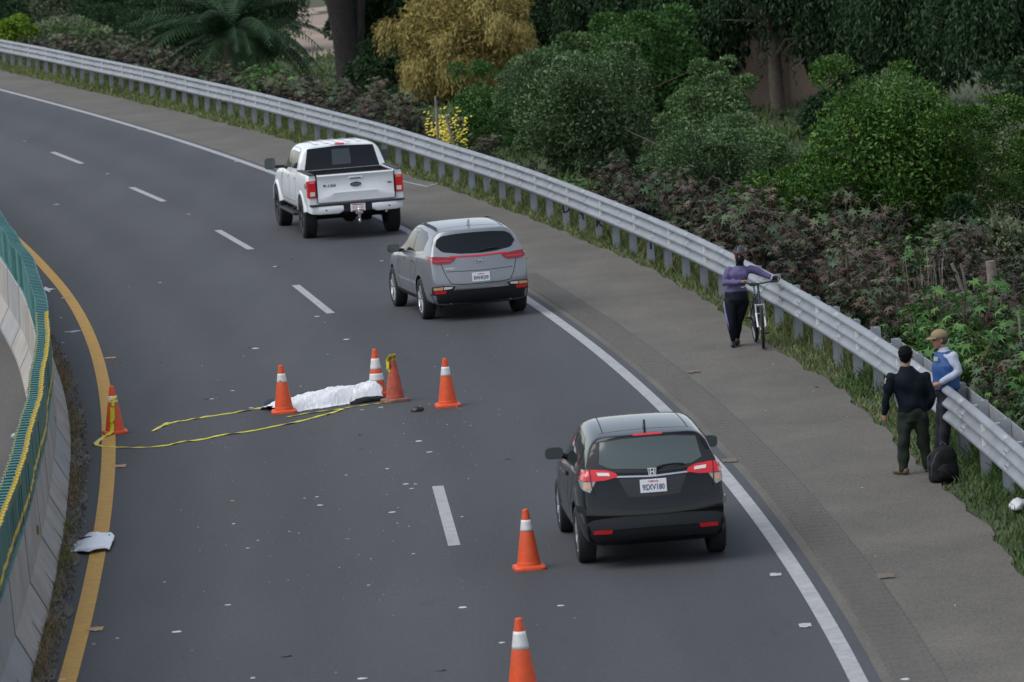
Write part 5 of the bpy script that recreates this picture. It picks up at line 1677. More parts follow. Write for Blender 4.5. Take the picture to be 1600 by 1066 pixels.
    for x, y, z in hm.v:
        zz = max(z, -.12); rib = 1 + .06 * math.cos(6 * math.atan2(x, z + 1.2) * 2.2) * (1 if z > .1 else 0)
        V_.append(tuple(C_ + M_ @ Vector((x * .108 * rib, y * .135 * rib, zz * .100 * rib))))
    hm.v = V_
    ho = hm.build('helmet', mat('helmet_grey', (.055, .058, .064), rough=.4), t, smooth=50)
    vt = MB()
    for k in (-2, -1, 0, 1, 2):
        pts = []
        for q in range(9):
            a = -1.15 + 2.3 * q / 8
            pts.append(C_ + M_ @ Vector((k * .036, math.sin(a) * .132, max(.0, math.cos(a)) * .103 * math.sqrt(max(.05, 1 - (k * .036 / .108) ** 2)) + .002)))
        vt.tube(pts, .0075, n=6)
    vt.build('vent', mat('helmet_vent', (.015, .012, .012), rough=.6), ho, smooth=180)
    vs_ = MB(); vs_.box(C_ + M_ @ Vector((0, -.145, -.012)), (.15, .05, .008), M_); vs_.build('visor', M_BLACK, ho)
    sm_ = MB()
    for k in (-1, 1): sm_.tube([C_ + M_ @ Vector((k * .082, -.02, -.03)), C_ + M_ @ Vector((k * .072, -.055, -.10))], .008, n=6)
    sm_.build('helmet_strap', mat('red_strap', (.35, .02, .03), rough=.6), ho)
    mk = MB(); cM = hd + Vector((0, 0, -.060)) + face.normalized() * .035
    mk.sphere(cM, .078, n=16, m=10, scale=(1.0, .95, 1.0)); limb(mk, [nk + Vector((0, 0, .06)), nk + Vector((0, 0, -.005))], [.062, .068])
    remesh(mk, 'neck_gaiter', M_LYCRA, t, voxel=.012, smooth_it=4)
    gl = MB(); cG = hd + face.normalized() * .085
    s_ = face.normalized().cross(Vector((0, 0, 1)))
    for k in (-1, 1): gl.sphere(cG + s_ * k * .032 + Vector((0, 0, .008)), .028, n=10, m=6, scale=(1, .5, .6))
    gl.build('glasses', mat('red_glasses', (.22, .02, .025), rough=.2), t, smooth=180)
    # glove on the far hand
    gv = MB(); limb(gv, [hR + Vector((-.02, 0, .01)), hR + Vector((.035, -.01, .0)), hR + Vector((.075, -.02, -.015))], [.036, .043, .036]); 
    remesh(gv, 'glove', M_LYCRA, t, voxel=.012, smooth_it=3)
    cf = MB(); cf.tube([lerp(eR, hR, .86), lerp(eR, hR, .97)], .042, n=12); cf.build('cuff', mat('pale_cuff', (.42, .44, .46), rough=.7), t, smooth=60)
    return t
cyclist()

# ---------- bicycle
def bicycle():
    fr, rr = U(1193, 545), U(1176, 530)
    d = (fr - rr); d.z = 0; d.normalize()
    WB, WR = 1.06, .345
    base = fr - d * WB
    ang = math.atan2(d.y, d.x)
    t = thing('bicycle', 'grey mountain bike held by its handlebar beside the guardrail', 'bicycle', base, ang)
    M_FR = mat('bike_frame', (.05, .055, .06), rough=.35, metal=.4); M_FK = mat('bike_fork', (.42, .43, .44), rough=.3, metal=.5)
    lean = R(3)
    for x in (0, WB):
        mb = MB()
        n = 48
        rows = []
        for k in range(n):
            a = 2 * math.pi * k / n; row = []
            for q in range(9):
                b = 2 * math.pi * q / 8
                r_ = WR - .026 + .026 * math.cos(b); row.append((math.cos(a) * r_, .026 * math.sin(b), math.sin(a) * r_))
            rows.append(row)
        mb.grid(rows, closed_u=True)
        wh = mb.build('wheel', M_TYRE, t, smooth=180); wh.location = (x, 0, WR)
        if x: wh.rotation_euler = (0, 0, R(-6))
        mb = MB(); rows = []
        for k in range(n):
            a = 2 * math.pi * k / n
            rows.append([(math.cos(a) * r_, y, math.sin(a) * r_) for r_, y in ((WR - .048, -.012), (WR - .048, .012), (WR - .066, .008), (WR - .066, -.008), (WR - .048, -.012))])
        mb.grid(rows, closed_u=True); mb.build('rim', M_FK, wh, smooth=40)
        mb = MB()
        for k in range(20):
            a = 2 * math.pi * k / 20
            mb.tube([(math.cos(a + .25) * .018, .028 * (-1) ** k, math.sin(a + .25) * .018), (math.cos(a) * (WR - .06), 0, math.sin(a) * (WR - .06))], .0016, n=4, cap=False)
        mb.build('spokes', M_CHROME, wh)
        mb = MB(); mb.tube([(0, -.05, 0), (0, .05, 0)], .016, n=8); mb.lathe([(.02, -.025), (.075, -.025), (.075, -.023), (.02, -.023)], n=24, axis='Y', close=True); mb.build('hub', M_FK, wh)
    BB, ST, HT, HB = Vector((.43, 0, .31)), Vector((.28, 0, .80)), Vector((.86, 0, .86)), Vector((.89, 0, .74))
    mb = MB()
    mb.tube([BB, ST], .017, n=10); mb.tube([BB, HB], .021, n=10); mb.tube([lerp(BB, ST, .9), HT], .018, n=10); mb.tube([HB + Vector((.012, 0, -.05)), HT + Vector((-.01, 0, .04))], .022, n=10)
    for s in (-1, 1):
        mb.tube([BB + Vector((0, s * .04, 0)), (0, s * .065, WR)], .010, n=8); mb.tube([lerp(BB, ST, .85) + Vector((0, s * .03, 0)), (0, s * .065, WR)], .009, n=8)
    mb.build('frame', M_FR, t, smooth=60)
    mb = MB(); cr_ = HB + Vector((.015, 0, -.06))
    mb.tube([cr_ + Vector((0, -.075, 0)), cr_ + Vector((0, .075, 0))], .022, n=8)
    for s in (-1, 1):
        mb.tube([cr_ + Vector((0, s * .066, .02)), cr_ + Vector((.03, s * .066, -.12))], .016, n=10); mb.tube([cr_ + Vector((.03, s * .066, -.12)), (WB, s * .062, WR)], .020, n=10)
    mb.tube([cr_ + Vector((.05, -.062, -.20)), cr_ + Vector((.11, -.05, -.12)), cr_ + Vector((.11, .05, -.12)), cr_ + Vector((.05, .062, -.20))], .010, n=8)
    mb.build('fork', M_FK, t, smooth=60)
    hb = HT + Vector((.035, 0, .16))
    mb = MB(); mb.tube([HT + Vector((-.01, 0, .03)), HT + Vector((-.02, 0, .13)), hb], .016, n=8)
    bar = [hb + Vector((-.03, -.31, .02)), hb + Vector((-.01, -.16, .015)), hb, hb + Vector((-.01, .16, .015)), hb + Vector((-.03, .31, .02))]
    mb.tube(bar, .014, n=8); h_o = mb.build('handlebar', M_FR, t, smooth=60)
    mb = MB()
    for s in (-1, 1): mb.tube([hb + Vector((-.018, s * .20, .018)), hb + Vector((-.03, s * .315, .02))], .019, n=10)
    mb.build('grips', M_BLACK, h_o)
    mb = MB()
    for s in (-1, 1): mb.tube([hb + Vector((.0, s * .17, .0)), hb + Vector((.05, s * .19, -.02)), hb + Vector((.055, s * .28, -.035))], .007, n=6)
    mb.build('brake_levers', M_FK, h_o)
    mb = MB()
    for s in (-1, 1): mb.tube([hb + Vector((.03, s * .17, 0)), hb + Vector((.11, s * .10, -.04)), hb + Vector((.07, s * .02, -.16)), cr_ + Vector((.04, s * .05, 0))], .003, n=5)
    mb.build('cables', M_BLACK, h_o)
    mb = MB(); mb.tube([ST, ST + Vector((-.035, 0, .12))], .014, n=8); mb.build('seat_post', M_FK, t)
    mb = MB(); sc = ST + Vector((-.03, 0, .145))
    for x, wv, hv in ((-.13, .07, .03), (-.08, .075, .03), (0, .045, .028), (.08, .024, .024), (.14, .014, .018)): mb.sphere(sc + Vector((x, 0, 0)), 1, n=10, m=6, scale=(.06, wv, hv))
    remesh(mb, 'saddle', M_BLACK, t, voxel=.010, smooth_it=4)
    mb = MB(); mb.lathe([(.01, -.050), (.09, -.050), (.09, -.046), (.01, -.046)], n=24, axis='Y', center=BB, close=True)
    for s in (-1, 1):
        e = BB + Vector((s * .12, s * .075, s * -.12)); mb.tube([BB + Vector((0, s * .07, 0)), e], .011, n=6); mb.box(e + Vector((0, s * .05, 0)), (.09, .09, .022))
    mb.build('crankset', M_BLACK, t)
    mb = MB(); mb.tube([(.01, -.05, WR + .045), BB + Vector((0, -.05, .088))], .005, n=4); mb.tube([(.01, -.05, WR - .045), BB + Vector((0, -.05, -.088))], .005, n=4); mb.build('chain', M_BLACK, t)
    return t
bicycle()

# ---------- man in dark jacket, seen from behind
def jacket_man():
    base = U(1429, 740); d0 = base.y
    J = lambda px, py, off=0.0: UD(px, py, d0 + off) - base
    t = thing('person', 'man in dark navy jacket and olive trousers standing with his back turned', 'person', base)
    face = Vector((.35, 1, 0))
    hipL, hipR = J(1415, 648, .02), J(1438, 648, -.02)
    kL, kR = J(1412, 694, .0), J(1443, 692, .05); aL, aR = J(1411, 732, 0), J(1450, 727, .08)
    aL.z = .09; aR.z = .09
    pel = (hipL + hipR) / 2 + Vector((0, 0, .05)); wst = J(1423, 624); chs = J(1420, 600); shL, shR = J(1393, 588, -.02), J(1446, 588, .02); nk = J(1416, 575); hd = J(1415.5, 556, .01)
    eL, hL = J(1385, 622, -.03), J(1382, 646, -.0); eR, hR = J(1456, 620, .0), J(1449, 638, .06)
    side = (shR - shL); side.z = 0; side.normalize()
    sk = MB()
    torso(sk, [(pel - Vector((0, 0, .08)), .15, .10), (wst, .14, .10), (chs, .17, .11), (nk - Vector((0, 0, .05)), .10, .07), (nk, .055, .055), (nk + Vector((0, 0, .06)), .053, .053)], side)
    for h_, k_, a_ in ((hipL, kL, aL), (hipR, kR, aR)): limb(sk, [h_, k_, a_], [.078, .050, .038])
    for s_, e_, h_ in ((shL, eL, hL), (shR, eR, hR)): limb(sk, [s_, e_, h_], [.052, .040, .028])
    P_ = head_shape(sk, hd, face, r=.100)
    hand(sk, hL, Vector((-.05, .1, -1)), Vector((.8, .5, 0)), size=.08, curl=.5, thumb=1)
    hand(sk, hR, Vector((-.1, .3, -.9)), Vector((-.8, .3, 0)), size=.08, curl=.6, thumb=-1)
    remesh(sk, 'body', M_SKIN, t, voxel=.009, smooth_it=3)
    eyes(P_, t)
    hr = MB(); f = face.normalized()
    hr.sphere(hd + Vector((0, 0, .035)) - f * .018, .108, n=16, m=10, scale=(.90, 1.0, .98)); hr.sphere(hd + Vector((0, 0, -.02)) - f * .045, .075, n=14, m=8, scale=(1.0, .8, .9))
    remesh(hr, 'hair', M_HAIR, t, voxel=.010, smooth_it=2, fold=.004, fscale=30)
    jk = MB()
    torso(jk, [(pel - Vector((0, 0, .01)), .195, .150), (pel + Vector((0, 0, .05)), .195, .150), (wst, .185, .145), (chs, .215, .150), (J(1419.5, 590), .232, .140), (lerp(chs, nk, .62), .185, .115), (nk - Vector((0, 0, .03)), .105, .09), (nk + Vector((0, 0, .03)), .078, .078)], side)
    for s_, e_, h_ in ((shL, eL, hL), (shR, eR, hR)): limb(jk, [s_ + Vector((0, 0, -.02)), lerp(s_, e_, .5), e_, lerp(e_, h_, .5), lerp(e_, h_, .92)], [.076, .068, .060, .054, .046])
    jo = remesh(jk, 'jacket', mat('navy_jacket', (.002, .006, .010), rough=.75, spec=.15, var=.15, vscale=9), t, voxel=.014, smooth_it=6, fold=.014, fscale=7, seed=2)
    # shoulder patch
    pm_ = MB(); q = shL + Vector((-.085, -.035, -.05)); pm_.box(q, (.012, .05, .07), Matrix.Rotation(.25, 3, 'Y')); pm_.build('sleeve_patch', mat('patch', (.45, .20, .18), rough=.7, col2=(.6, .58, .55), vscale=30), jo)
    tr = MB()
    torso(tr, [(pel - Vector((0, 0, .14)), .16, .12), (pel - Vector((0, 0, .04)), .185, .145), (pel + Vector((0, 0, .05)), .18, .14)], side)
    for h_, k_, a_ in ((hipL, kL, aL), (hipR, kR, aR)): limb(tr, [h_ - Vector((0, 0, .03)), lerp(h_, k_, .5), k_, lerp(k_, a_, .5), a_ + Vector((0, 0, -.01))], [.108, .098, .082, .076, .066])
    remesh(tr, 'trousers', mat('olive_trousers', (.020, .027, .020), rough=.85, spec=.15, var=.15, vscale=9), t, voxel=.014, smooth_it=5, fold=.011, fscale=8, seed=4)
    sh = MB()
    for a_, dx in ((aL, -.10), (aR, -.02)): limb(sh, [a_ + Vector((.03, -.03, -.045)), a_ + Vector((dx * .3, .02, -.045)), a_ + Vector((dx, .12 + dx * .6, -.052))], [.050, .050, .038], n=10)
    remesh(sh, 'shoes', mat('tan_shoe', (.12, .085, .05), rough=.8, var=.2), t, voxel=.012, smooth_it=3)
    return t
jacket_man()

# ---------- man in blue vest leaning on the rail
def vest_man():
    base = U(1468, 719); d0 = base.y
    J = lambda px, py, off=0.0: UD(px, py, d0 + off) - base
    t = thing('person', 'man in blue vest, pale shirt and tan cap leaning on the guardrail', 'person', base)
    face = Vector((-1, -.25, 0))
    hipL, hipR = J(1476, 616, .03), J(1482, 616, -.14)
    kL, kR = J(1471, 658, .08), J(1478, 660, -.08); aL, aR = J(1467, 694, .10), J(1473, 696, -.06)
    aL.z = .09; aR.z = .09
    pel = (hipL + hipR) / 2 + Vector((0, 0, .05)); wst = J(1479, 592, -.05); chs = J(1477, 570, -.05); shL, shR = J(1467, 556, .10), J(1489, 556, -.18); nk = J(1474, 545, -.03); hd = J(1467.5, 531, -.03)
    eL, hL = J(1464, 582, .12), J(1464, 602, -.05); eR, hR = J(1497, 581, -.24), J(1470, 599, -.26)
    side = (shR - shL); side.z = 0; side.normalize()
    sk = MB()
    torso(sk, [(pel - Vector((0, 0, .08)), .15, .10), (wst, .14, .10), (chs, .16, .11), (nk - Vector((0, 0, .05)), .09, .07), (nk, .055, .055), (nk + Vector((-.01, 0, .06)), .053, .053)], side)
    for h_, k_, a_ in ((hipL, kL, aL), (hipR, kR, aR)): limb(sk, [h_, k_, a_], [.078, .050, .038])
    for s_, e_, h_ in ((shL, eL, hL), (shR, eR, hR)): limb(sk, [s_, e_, h_], [.050, .040, .028])
    P_ = head_shape(sk, hd, face, r=.098)
    hand(sk, hL, Vector((-.35, -.3, -.6)), Vector((.3, -.9, 0)), size=.08, curl=.8, thumb=1)
    hand(sk, hR, Vector((-.9, .1, -.25)), Vector((0, .9, -.3)), size=.08, curl=.9, thumb=-1)
    remesh(sk, 'body', M_SKIN, t, voxel=.009, smooth_it=3)
    eyes(P_, t)
    hr = MB(); f = face.normalized(); hr.sphere(hd + Vector((0, 0, .01)) - f * .035, .090, n=14, m=8, scale=(1, 1, .95)); remesh(hr, 'hair', mat('grey_hair', (.06, .055, .05), rough=.8), t, voxel=.011, smooth_it=2)
    cp = MB(); cp.sphere(hd + Vector((0, 0, .055)) - f * .004, .112, n=18, m=10, scale=(1.0, .95, .78))
    cp.v = [(x, y, max(z, (hd.z + .035))) for x, y, z in cp.v]
    M_CAP = mat('tan_cap', (.21, .155, .085), rough=.85, var=.1, vscale=15)
    co = cp.build('cap', M_CAP, t, smooth=60)
    br = MB(); s = f.cross(Vector((0, 0, 1))); rows = []
    for q in range(9):
        a = -1.2 + 2.4 * q / 8
        e = Vector((0, 0, 1))
        p0 = hd + f * .098 * math.cos(a) + s * .098 * math.sin(a) + e * .045; p1 = p0 + f * (.085 * math.cos(a * .8)) + e * (-.022)
        rows.append([tuple(p0), tuple(lerp(p0, p1, .5) + e * .006), tuple(p1)])
    br.grid(rows); b_o = br.build('brim', M_CAP, co, smooth=180); b_o.modifiers.new('t', 'SOLIDIFY').thickness = .006
    st = MB()
    torso(st, [(pel + Vector((0, 0, .02)), .165, .135), (wst, .165, .135), (chs, .185, .135), (lerp(chs, nk, .5), .165, .11), (nk - Vector((0, 0, .02)), .085, .08), (nk + Vector((0, 0, .025)), .068, .068)], side)
    for s_, e_, h_ in ((shL, eL, hL), (shR, eR, hR)): limb(st, [s_ + Vector((0, 0, -.02)), lerp(s_, e_, .5), e_, lerp(e_, h_, .5), lerp(e_, h_, .90)], [.072, .066, .060, .052, .042])
    remesh(st, 'shirt', mat('pale_shirt', (.34, .38, .46), rough=.8, var=.08, vscale=10), t, voxel=.013, smooth_it=5, fold=.008, fscale=9, seed=1)
    vs_ = MB()
    torso(vs_, [(pel + Vector((0, 0, .02)), .200, .172), (wst, .200, .172), (chs, .208, .168), (lerp(chs, nk, .42), .160, .145), (lerp(chs, nk, .85), .105, .115)], side)
    vo = remesh(vs_, 'vest', mat('blue_vest', (.008, .052, .19), rough=.6, var=.12, vscale=8), t, voxel=.013, smooth_it=4, fold=.006, fscale=8, seed=5)
    # pale badge and neckline strip on the vest
    bd = MB(); bd.box(chs + Vector((-.13, -.13, .10)), (.05, .02, .05)); bd.build('badge', mat('pale_badge', (.5, .5, .42), rough=.6), vo)
    bt = MB(); torso(bt, [(pel - Vector((0, 0, .01)), .168, .138), (pel + Vector((0, 0, .035)), .168, .138)], side); bt.build('belt', M_BLACK, t, smooth=180)
    tr = MB()
    torso(tr, [(pel - Vector((0, 0, .13)), .15, .125), (pel - Vector((0, 0, .04)), .170, .145), (pel + Vector((0, 0, .03)), .165, .138)], side)
    for h_, k_, a_ in ((hipL, kL, aL), (hipR, kR, aR)): limb(tr, [h_ - Vector((0, 0, .03)), lerp(h_, k_, .5), k_, lerp(k_, a_, .5), a_ + Vector((0, 0, -.01))], [.105, .098, .084, .076, .066])
    remesh(tr, 'trousers', mat('charcoal_trousers', (.020, .022, .028), rough=.85, spec=.15, var=.12, vscale=9), t, voxel=.014, smooth_it=5, fold=.008, fscale=9, seed=7)
    sh = MB()
    for a_ in (aL, aR): limb(sh, [a_ + Vector((.04, 0, -.045)), a_ + Vector((-.03, -.01, -.045)), a_ + Vector((-.15, -.04, -.052))], [.050, .050, .038], n=10)
    remesh(sh, 'shoes', mat('brown_shoe', (.05, .035, .028), rough=.7), t, voxel=.012, smooth_it=3)
    return t
vest_man()

# ---------- backpack
def backpack():
    base = U(1475, 752)
    t = thing('backpack', 'black backpack set down on the shoulder at the feet of the vest man', 'backpack', base, R(12))
    M_BP = mat('black_nylon', (.010, .010, .011), rough=.7, spec=.15, var=.3, vscale=12)
    mb = MB(); rows = []
    for z, a, b, x in ((0.0, .17, .12, 0), (.04, .19, .14, 0), (.18, .19, .14, .0), (.32, .165, .125, .015), (.42, .115, .09, .03), (.455, .05, .045, .035)):
        row = []
        for k in range(20):
            an = 2 * math.pi * k / 20; c, s = math.cos(an), math.sin(an)
            row.append((x + a * math.copysign(abs(c) ** .65, c), b * math.copysign(abs(s) ** .65, s), z))
        rows.append(row + row[:1])
    mb.grid(rows); mb.add(rows[0][:-1], [tuple(range(20))]); mb.add(rows[-1][:-1], [tuple(range(20))])
    remesh(mb, 'bag', M_BP, t, voxel=.014, smooth_it=3, fold=.006, fscale=9)
    mb = MB(); mb.sphere((.0, -.13, .13), .115, n=14, m=8, scale=(1.1, .5, .95)); remesh(mb, 'front_pocket', M_BP, t, voxel=.013, smooth_it=3, fold=.008, fscale=14)
    mb = MB()
    for s in (-1, 1): mb.tube([(s * .08 + .02, .12, .40), (s * .13, .19, .30), (s * .14, .17, .12), (s * .11, .12, .04)], .018, n=8)
    mb.tube([(.0, .06, .45), (.03, .09, .50), (.07, .06, .45)], .010, n=6)
    mb.build('straps', mat('grey_strap', (.03, .032, .035), rough=.7), t, smooth=60)
    mb = MB(); mb.tube([(-.175, -.06, .03), (-.17, -.075, .22), (-.10, -.085, .37), (.03, -.08, .42)], .009, n=6); mb.build('zip', mat('zip_grey', (.05, .055, .06), rough=.4), t)
backpack()
# ------------------------------------------------------------------ vegetation
def unit(a): return a / np.maximum(np.linalg.norm(a, axis=1, keepdims=True), 1e-6)
def leaves(P_, D_, N_, L_, W_):
    """diamond leaves: base P, direction D, plane normal N, length L, width W -> V, F"""
    n = len(P_)
    D_ = unit(D_); S_ = unit(np.cross(D_, N_)); U_ = np.cross(S_, D_)
    L_ = np.broadcast_to(L_, (n,))[:, None]; W_ = np.broadcast_to(W_, (n,))[:, None]
    b = P_; t = P_ + D_ * L_ - U_ * L_ * .15
    m = P_ + D_ * L_ * .45 + U_ * L_ * .06
    V_ = np.stack([b, m - S_ * W_ / 2, t, m + S_ * W_ / 2], 1).reshape(-1, 3)
    F_ = np.arange(n * 4).reshape(-1, 4)
    return V_, F_
def crown_round(rs, rx, ry, rz, n_clump, n_leaf, leaf, clump_r, droop=0.0, asp=.48):
    """leaf clumps over several overlapping uneven lobes, with stray sprigs; gaps are left between them"""
    nl = 7 if not droop else 10
    lc = np.vstack([[0, 0, -.10], unit(rs.normal(size=(nl - 1, 3))) * rs.uniform(.42, .68, nl - 1)[:, None]])
    lr = np.concatenate([[.62], rs.uniform(.30, .52, nl - 1)])
    li = rs.choice(nl, n_clump, p=(lr ** 2) / (lr ** 2).sum())
    d = unit(rs.normal(size=(n_clump, 3)) + lc[li] * .8)
    C_ = lc[li] + d * (lr[li] * rs.uniform(.72, 1.06, n_clump))[:, None]
    C_ = C_ * np.array([rx, ry, rz])
    cr = clump_r * rs.uniform(.45, 1.25, n_clump)
    sprig = rs.uniform(size=n_clump) < .14
    C_[sprig] *= 1.12; cr[sprig] *= .55
    wgt = cr ** 2 * rs.uniform(.6, 1.4, n_clump); idx = rs.choice(n_clump, n_leaf, p=wgt / wgt.sum())
    q = unit(rs.normal(size=(n_leaf, 3)) + np.array([0, 0, .75]) + d[idx] * .7)
    P_ = C_[idx] + q * (cr[idx] * rs.uniform(.62, 1.08, n_leaf))[:, None] * np.array([1, 1, .7])
    D_ = q + rs.normal(size=(n_leaf, 3)) * .55 + d[idx] * .5
    N_ = np.array([0, 0, 1.0]) * (1 - droop) + q * (.6 + droop) + rs.normal(size=(n_leaf, 3)) * .5
    if droop:
        D_ = D_ * .75 + np.array([0, 0, -1.6 * droop])
        P_[:, 2] -= np.abs(rs.normal(size=n_leaf)) * clump_r * .8 * droop
    L_ = leaf * rs.uniform(.45, 1.5, n_leaf)
    return leaves(P_, D_, N_, L_, L_ * asp)
def crown_weep(rs, rx, ry, rz, n_strand, per, leaf, slen):
    """hanging strands set with narrow leaves"""
    d = unit(rs.normal(size=(n_strand, 3))); d[:, 2] = np.abs(d[:, 2]) * 1.0 - .25
    # strands grow in bunches so that the curtain breaks into tufts
    nb = max(8, n_strand // 22); bd = unit(rs.normal(size=(nb, 3))); bd[:, 2] = np.abs(bd[:, 2]) - .25
    bi = rs.randint(0, nb, n_strand); d = unit(bd[bi] + d * .17)
    S0 = d * (rs.uniform(.50, 1.05, nb)[bi] * rs.uniform(.9, 1.05, n_strand))[:, None] * np.array([rx, ry, rz])
    ln = slen * rs.uniform(.4, 1.2, n_strand)
    t = np.tile(np.linspace(.02, 1, per), n_strand); si = np.repeat(np.arange(n_strand), per)
    P_ = S0[si] + d[si] * (ln[si] * .30 * np.sin(t * 1.5))[:, None] * np.array([1, 1, .2]); P_[:, 2] -= ln[si] * t ** 1.35
    P_ += rs.normal(size=P_.shape) * .045
    n = len(P_)
    D_ = np.stack([rs.normal(size=n) * .55, rs.normal(size=n) * .55, -np.ones(n)], 1) + d[si] * .3
    N_ = rs.normal(size=(n, 3)) + d[si]
    L_ = leaf * rs.uniform(.6, 1.4, n)
    return leaves(P_, D_, N_, L_, L_ * .27)
def limbs(rs, H, rx, rz, r0, nb=6, lean=(0, 0), splay=.7, crown_c=None):
    mb = MB()
    top = Vector((lean[0], lean[1], H))
    pts = [Vector((0, 0, -.25)), Vector((lean[0] * .1 + rs.normal() * .05, lean[1] * .1, H * .25)), Vector((lean[0] * .45 + rs.normal() * .08, lean[1] * .45, H * .6)), top]
    mb.tube(pts, [r0 * 1.25, r0, r0 * .75, r0 * .3], n=8)
    for k in range(nb):
        a = 2 * math.pi * k / nb + rs.uniform(-.4, .4); s = pts[1].lerp(pts[2], rs.uniform(0, 1))
        e = s + Vector((math.cos(a) * rx * splay, math.sin(a) * rx * splay, rz * rs.uniform(.25, .9)))
        mb.tube([s, s.lerp(e, .5) + Vector((0, 0, .12 * rz)), e], [r0 * .5, r0 * .32, r0 * .1], n=6)
        for q in range(2):
            m_ = s.lerp(e, .55); e2 = e + Vector((rs.normal() * rx * .35, rs.normal() * rx * .35, rs.uniform(-.1, .35) * rz))
            mb.tube([m_, e2], [r0 * .22, r0 * .06], n=5)
    return mb
M_BARK = mat('bark', (.055, .042, .032), rough=.95, col2=(.095, .078, .06), vscale=5, var=.25, bump=.8, bscale=14)
def leaf_mat(name, cols, rough=.55, tr=.22, k=2.0):
    cols = [tuple(min(1, v * k) for v in c) for c in cols]
    return mat(name, cols[0], rough=max(rough, .5), island=cols, trans=tr * .6, spec=.18)
def plant(name, label, cat, px, d, wpx, top, kind, m, seed, n=20000, leaf=.10, depth=1.0, group=None, clumps=70, cl=.20, lift=.0, trunk=.10, slen=1.1, sink=.0, droop=0.0, asp=.48, fine=1.0):
    """px: photo column, d: distance, wpx: crown width and top: crown top in photo pixels (turned into metres at d)"""
    rs = np.random.RandomState(seed)
    n = int(n * 1.9); leaf = leaf * .68
    s = F_PX / d
    x = UD(px, 300, d).x; z0 = terrain_z(x, d) - sink
    zt = UD(px, top, d).z; H = zt - z0
    rx = wpx / s / 2
    t = thing(name, label, cat, (x, d, z0), 0, group)
    cz0 = lift
    rz = (H - cz0) / 2
    if kind == 'round':
        rx_, rz_ = rx * 1.14, rz * 1.16
        V_, F_ = crown_round(rs, rx_, rx_ * depth, rz_, int(clumps * .95), n, leaf, cl * rx * 1.25, droop, asp)
        V_[:, 2] += cz0 + rz
        # inner leaves keep the middle of the crown dark
        q = unit(rs.normal(size=(n // 4, 3))) * (rs.uniform(.1, .55, n // 4) ** .6)[:, None] * np.array([rx_, rx_ * depth, rz_]) + np.array([0, 0, cz0 + rz])
        V2, F2 = leaves(q, rs.normal(size=q.shape), rs.normal(size=q.shape), leaf * 1.7, leaf * 1.7 * asp)
        V_ = np.vstack([V_, V2]); F_ = np.vstack([F_, F2 + len(V_) - len(V2)])
    else:
        V_, F_ = crown_weep(rs, rx * .9, rx * .9 * depth, rz * .85, n // 14, 14, leaf, slen)
        V_[:, 2] += cz0 + rz * 1.1
        q = unit(rs.normal(size=(n // 8, 3))) * (rs.uniform(.1, .75, n // 8) ** .6)[:, None] * np.array([rx, rx * depth, rz]) + np.array([0, 0, cz0 + rz])
        V2, F2 = leaves(q, np.stack([rs.normal(size=len(q)) * .5, rs.normal(size=len(q)) * .5, -np.ones(len(q))], 1), rs.normal(size=q.shape), leaf * 1.8, leaf * .9)
        V_ = np.vstack([V_, V2]); F_ = np.vstack([F_, F2 + len(V_) - len(V2)])
    keep = V_[:, 2].reshape(-1, 4).min(1) > .02
    F_ = F_[keep]
    c = obj('crown', np_mesh('crown', V_, F_, m), None, t); c['kind'] = 'stuff'
    lb = limbs(rs, max(H * .75, .5), rx, rz, trunk, nb=6)
    lb.build('trunk', M_BARK, t, smooth=60)
    return t

G_DARK = leaf_mat('leaf_dark', [(.007, .020, .009), (.013, .033, .012), (.021, .046, .016), (.032, .060, .022)], k=1.5)
G_DEEP = leaf_mat('leaf_deep', [(.010, .032, .007), (.020, .056, .010), (.036, .074, .013), (.066, .104, .020)], k=2.0)
G_OLIVE = leaf_mat('leaf_olive', [(.018, .038, .013), (.034, .064, .024), (.052, .088, .036), (.105, .145, .075)], rough=.6, k=1.7)
G_MID = leaf_mat('leaf_mid', [(.022, .048, .018), (.040, .076, .026), (.060, .098, .036), (.085, .118, .050)])
G_BRIGHT = leaf_mat('leaf_bright', [(.016, .045, .012), (.026, .066, .017), (.040, .088, .022), (.060, .110, .030)], k=1.8)
G_RUST = leaf_mat('leaf_rust', [(.13, .11, .03), (.24, .19, .055), (.36, .28, .10), (.20, .19, .055), (.28, .22, .065)], rough=.7, k=1.05)
G_YEL = leaf_mat('leaf_lime', [(.05, .095, .010), (.085, .14, .014), (.12, .17, .02)])
G_GREY = leaf_mat('leaf_greygreen', [(.035, .050, .026), (.058, .076, .042), (.080, .096, .055), (.10, .105, .06)])

# shrubs and trees one can tell apart
plant('round_tree', 'large round dark green leafy tree with yellowish crown top behind the purple shrubs', 'tree', 1395, 100, 345, 78, 'round', G_DEEP, 1, n=50000, leaf=.092, clumps=110, cl=.16, lift=.25, trunk=.13)
plant('leafy_shrub', 'low yellow green shrub lobe at the foot of the round dark tree', 'shrub', 1248, 98, 130, 265, 'round', G_DEEP, 2, n=9000, leaf=.10, clumps=40, cl=.24)
plant('leafy_shrub', 'small deep green shrub between the grey green mounds and round tree', 'shrub', 1185, 103, 110, 255, 'round', G_DEEP, 3, n=7000, leaf=.10, clumps=34, cl=.24)
plant('olive_shrub', 'broad grey green shrub with pale leaf tips behind the guardrail', 'shrub', 922, 129, 285, 60, 'round', G_OLIVE, 4, n=30000, leaf=.10, clumps=130, cl=.15, trunk=.10)
plant('rounded_bush', 'rounded mid green bush standing behind the grey green mound', 'bush', 1122, 123, 165, 108, 'round', G_MID, 5, n=14000, leaf=.10, clumps=60, cl=.20)
plant('rounded_bush', 'wide grey green mound of bush in front of the rounded bush', 'bush', 1105, 114, 215, 180, 'round', G_OLIVE, 6, n=16000, leaf=.085, clumps=70, cl=.18)
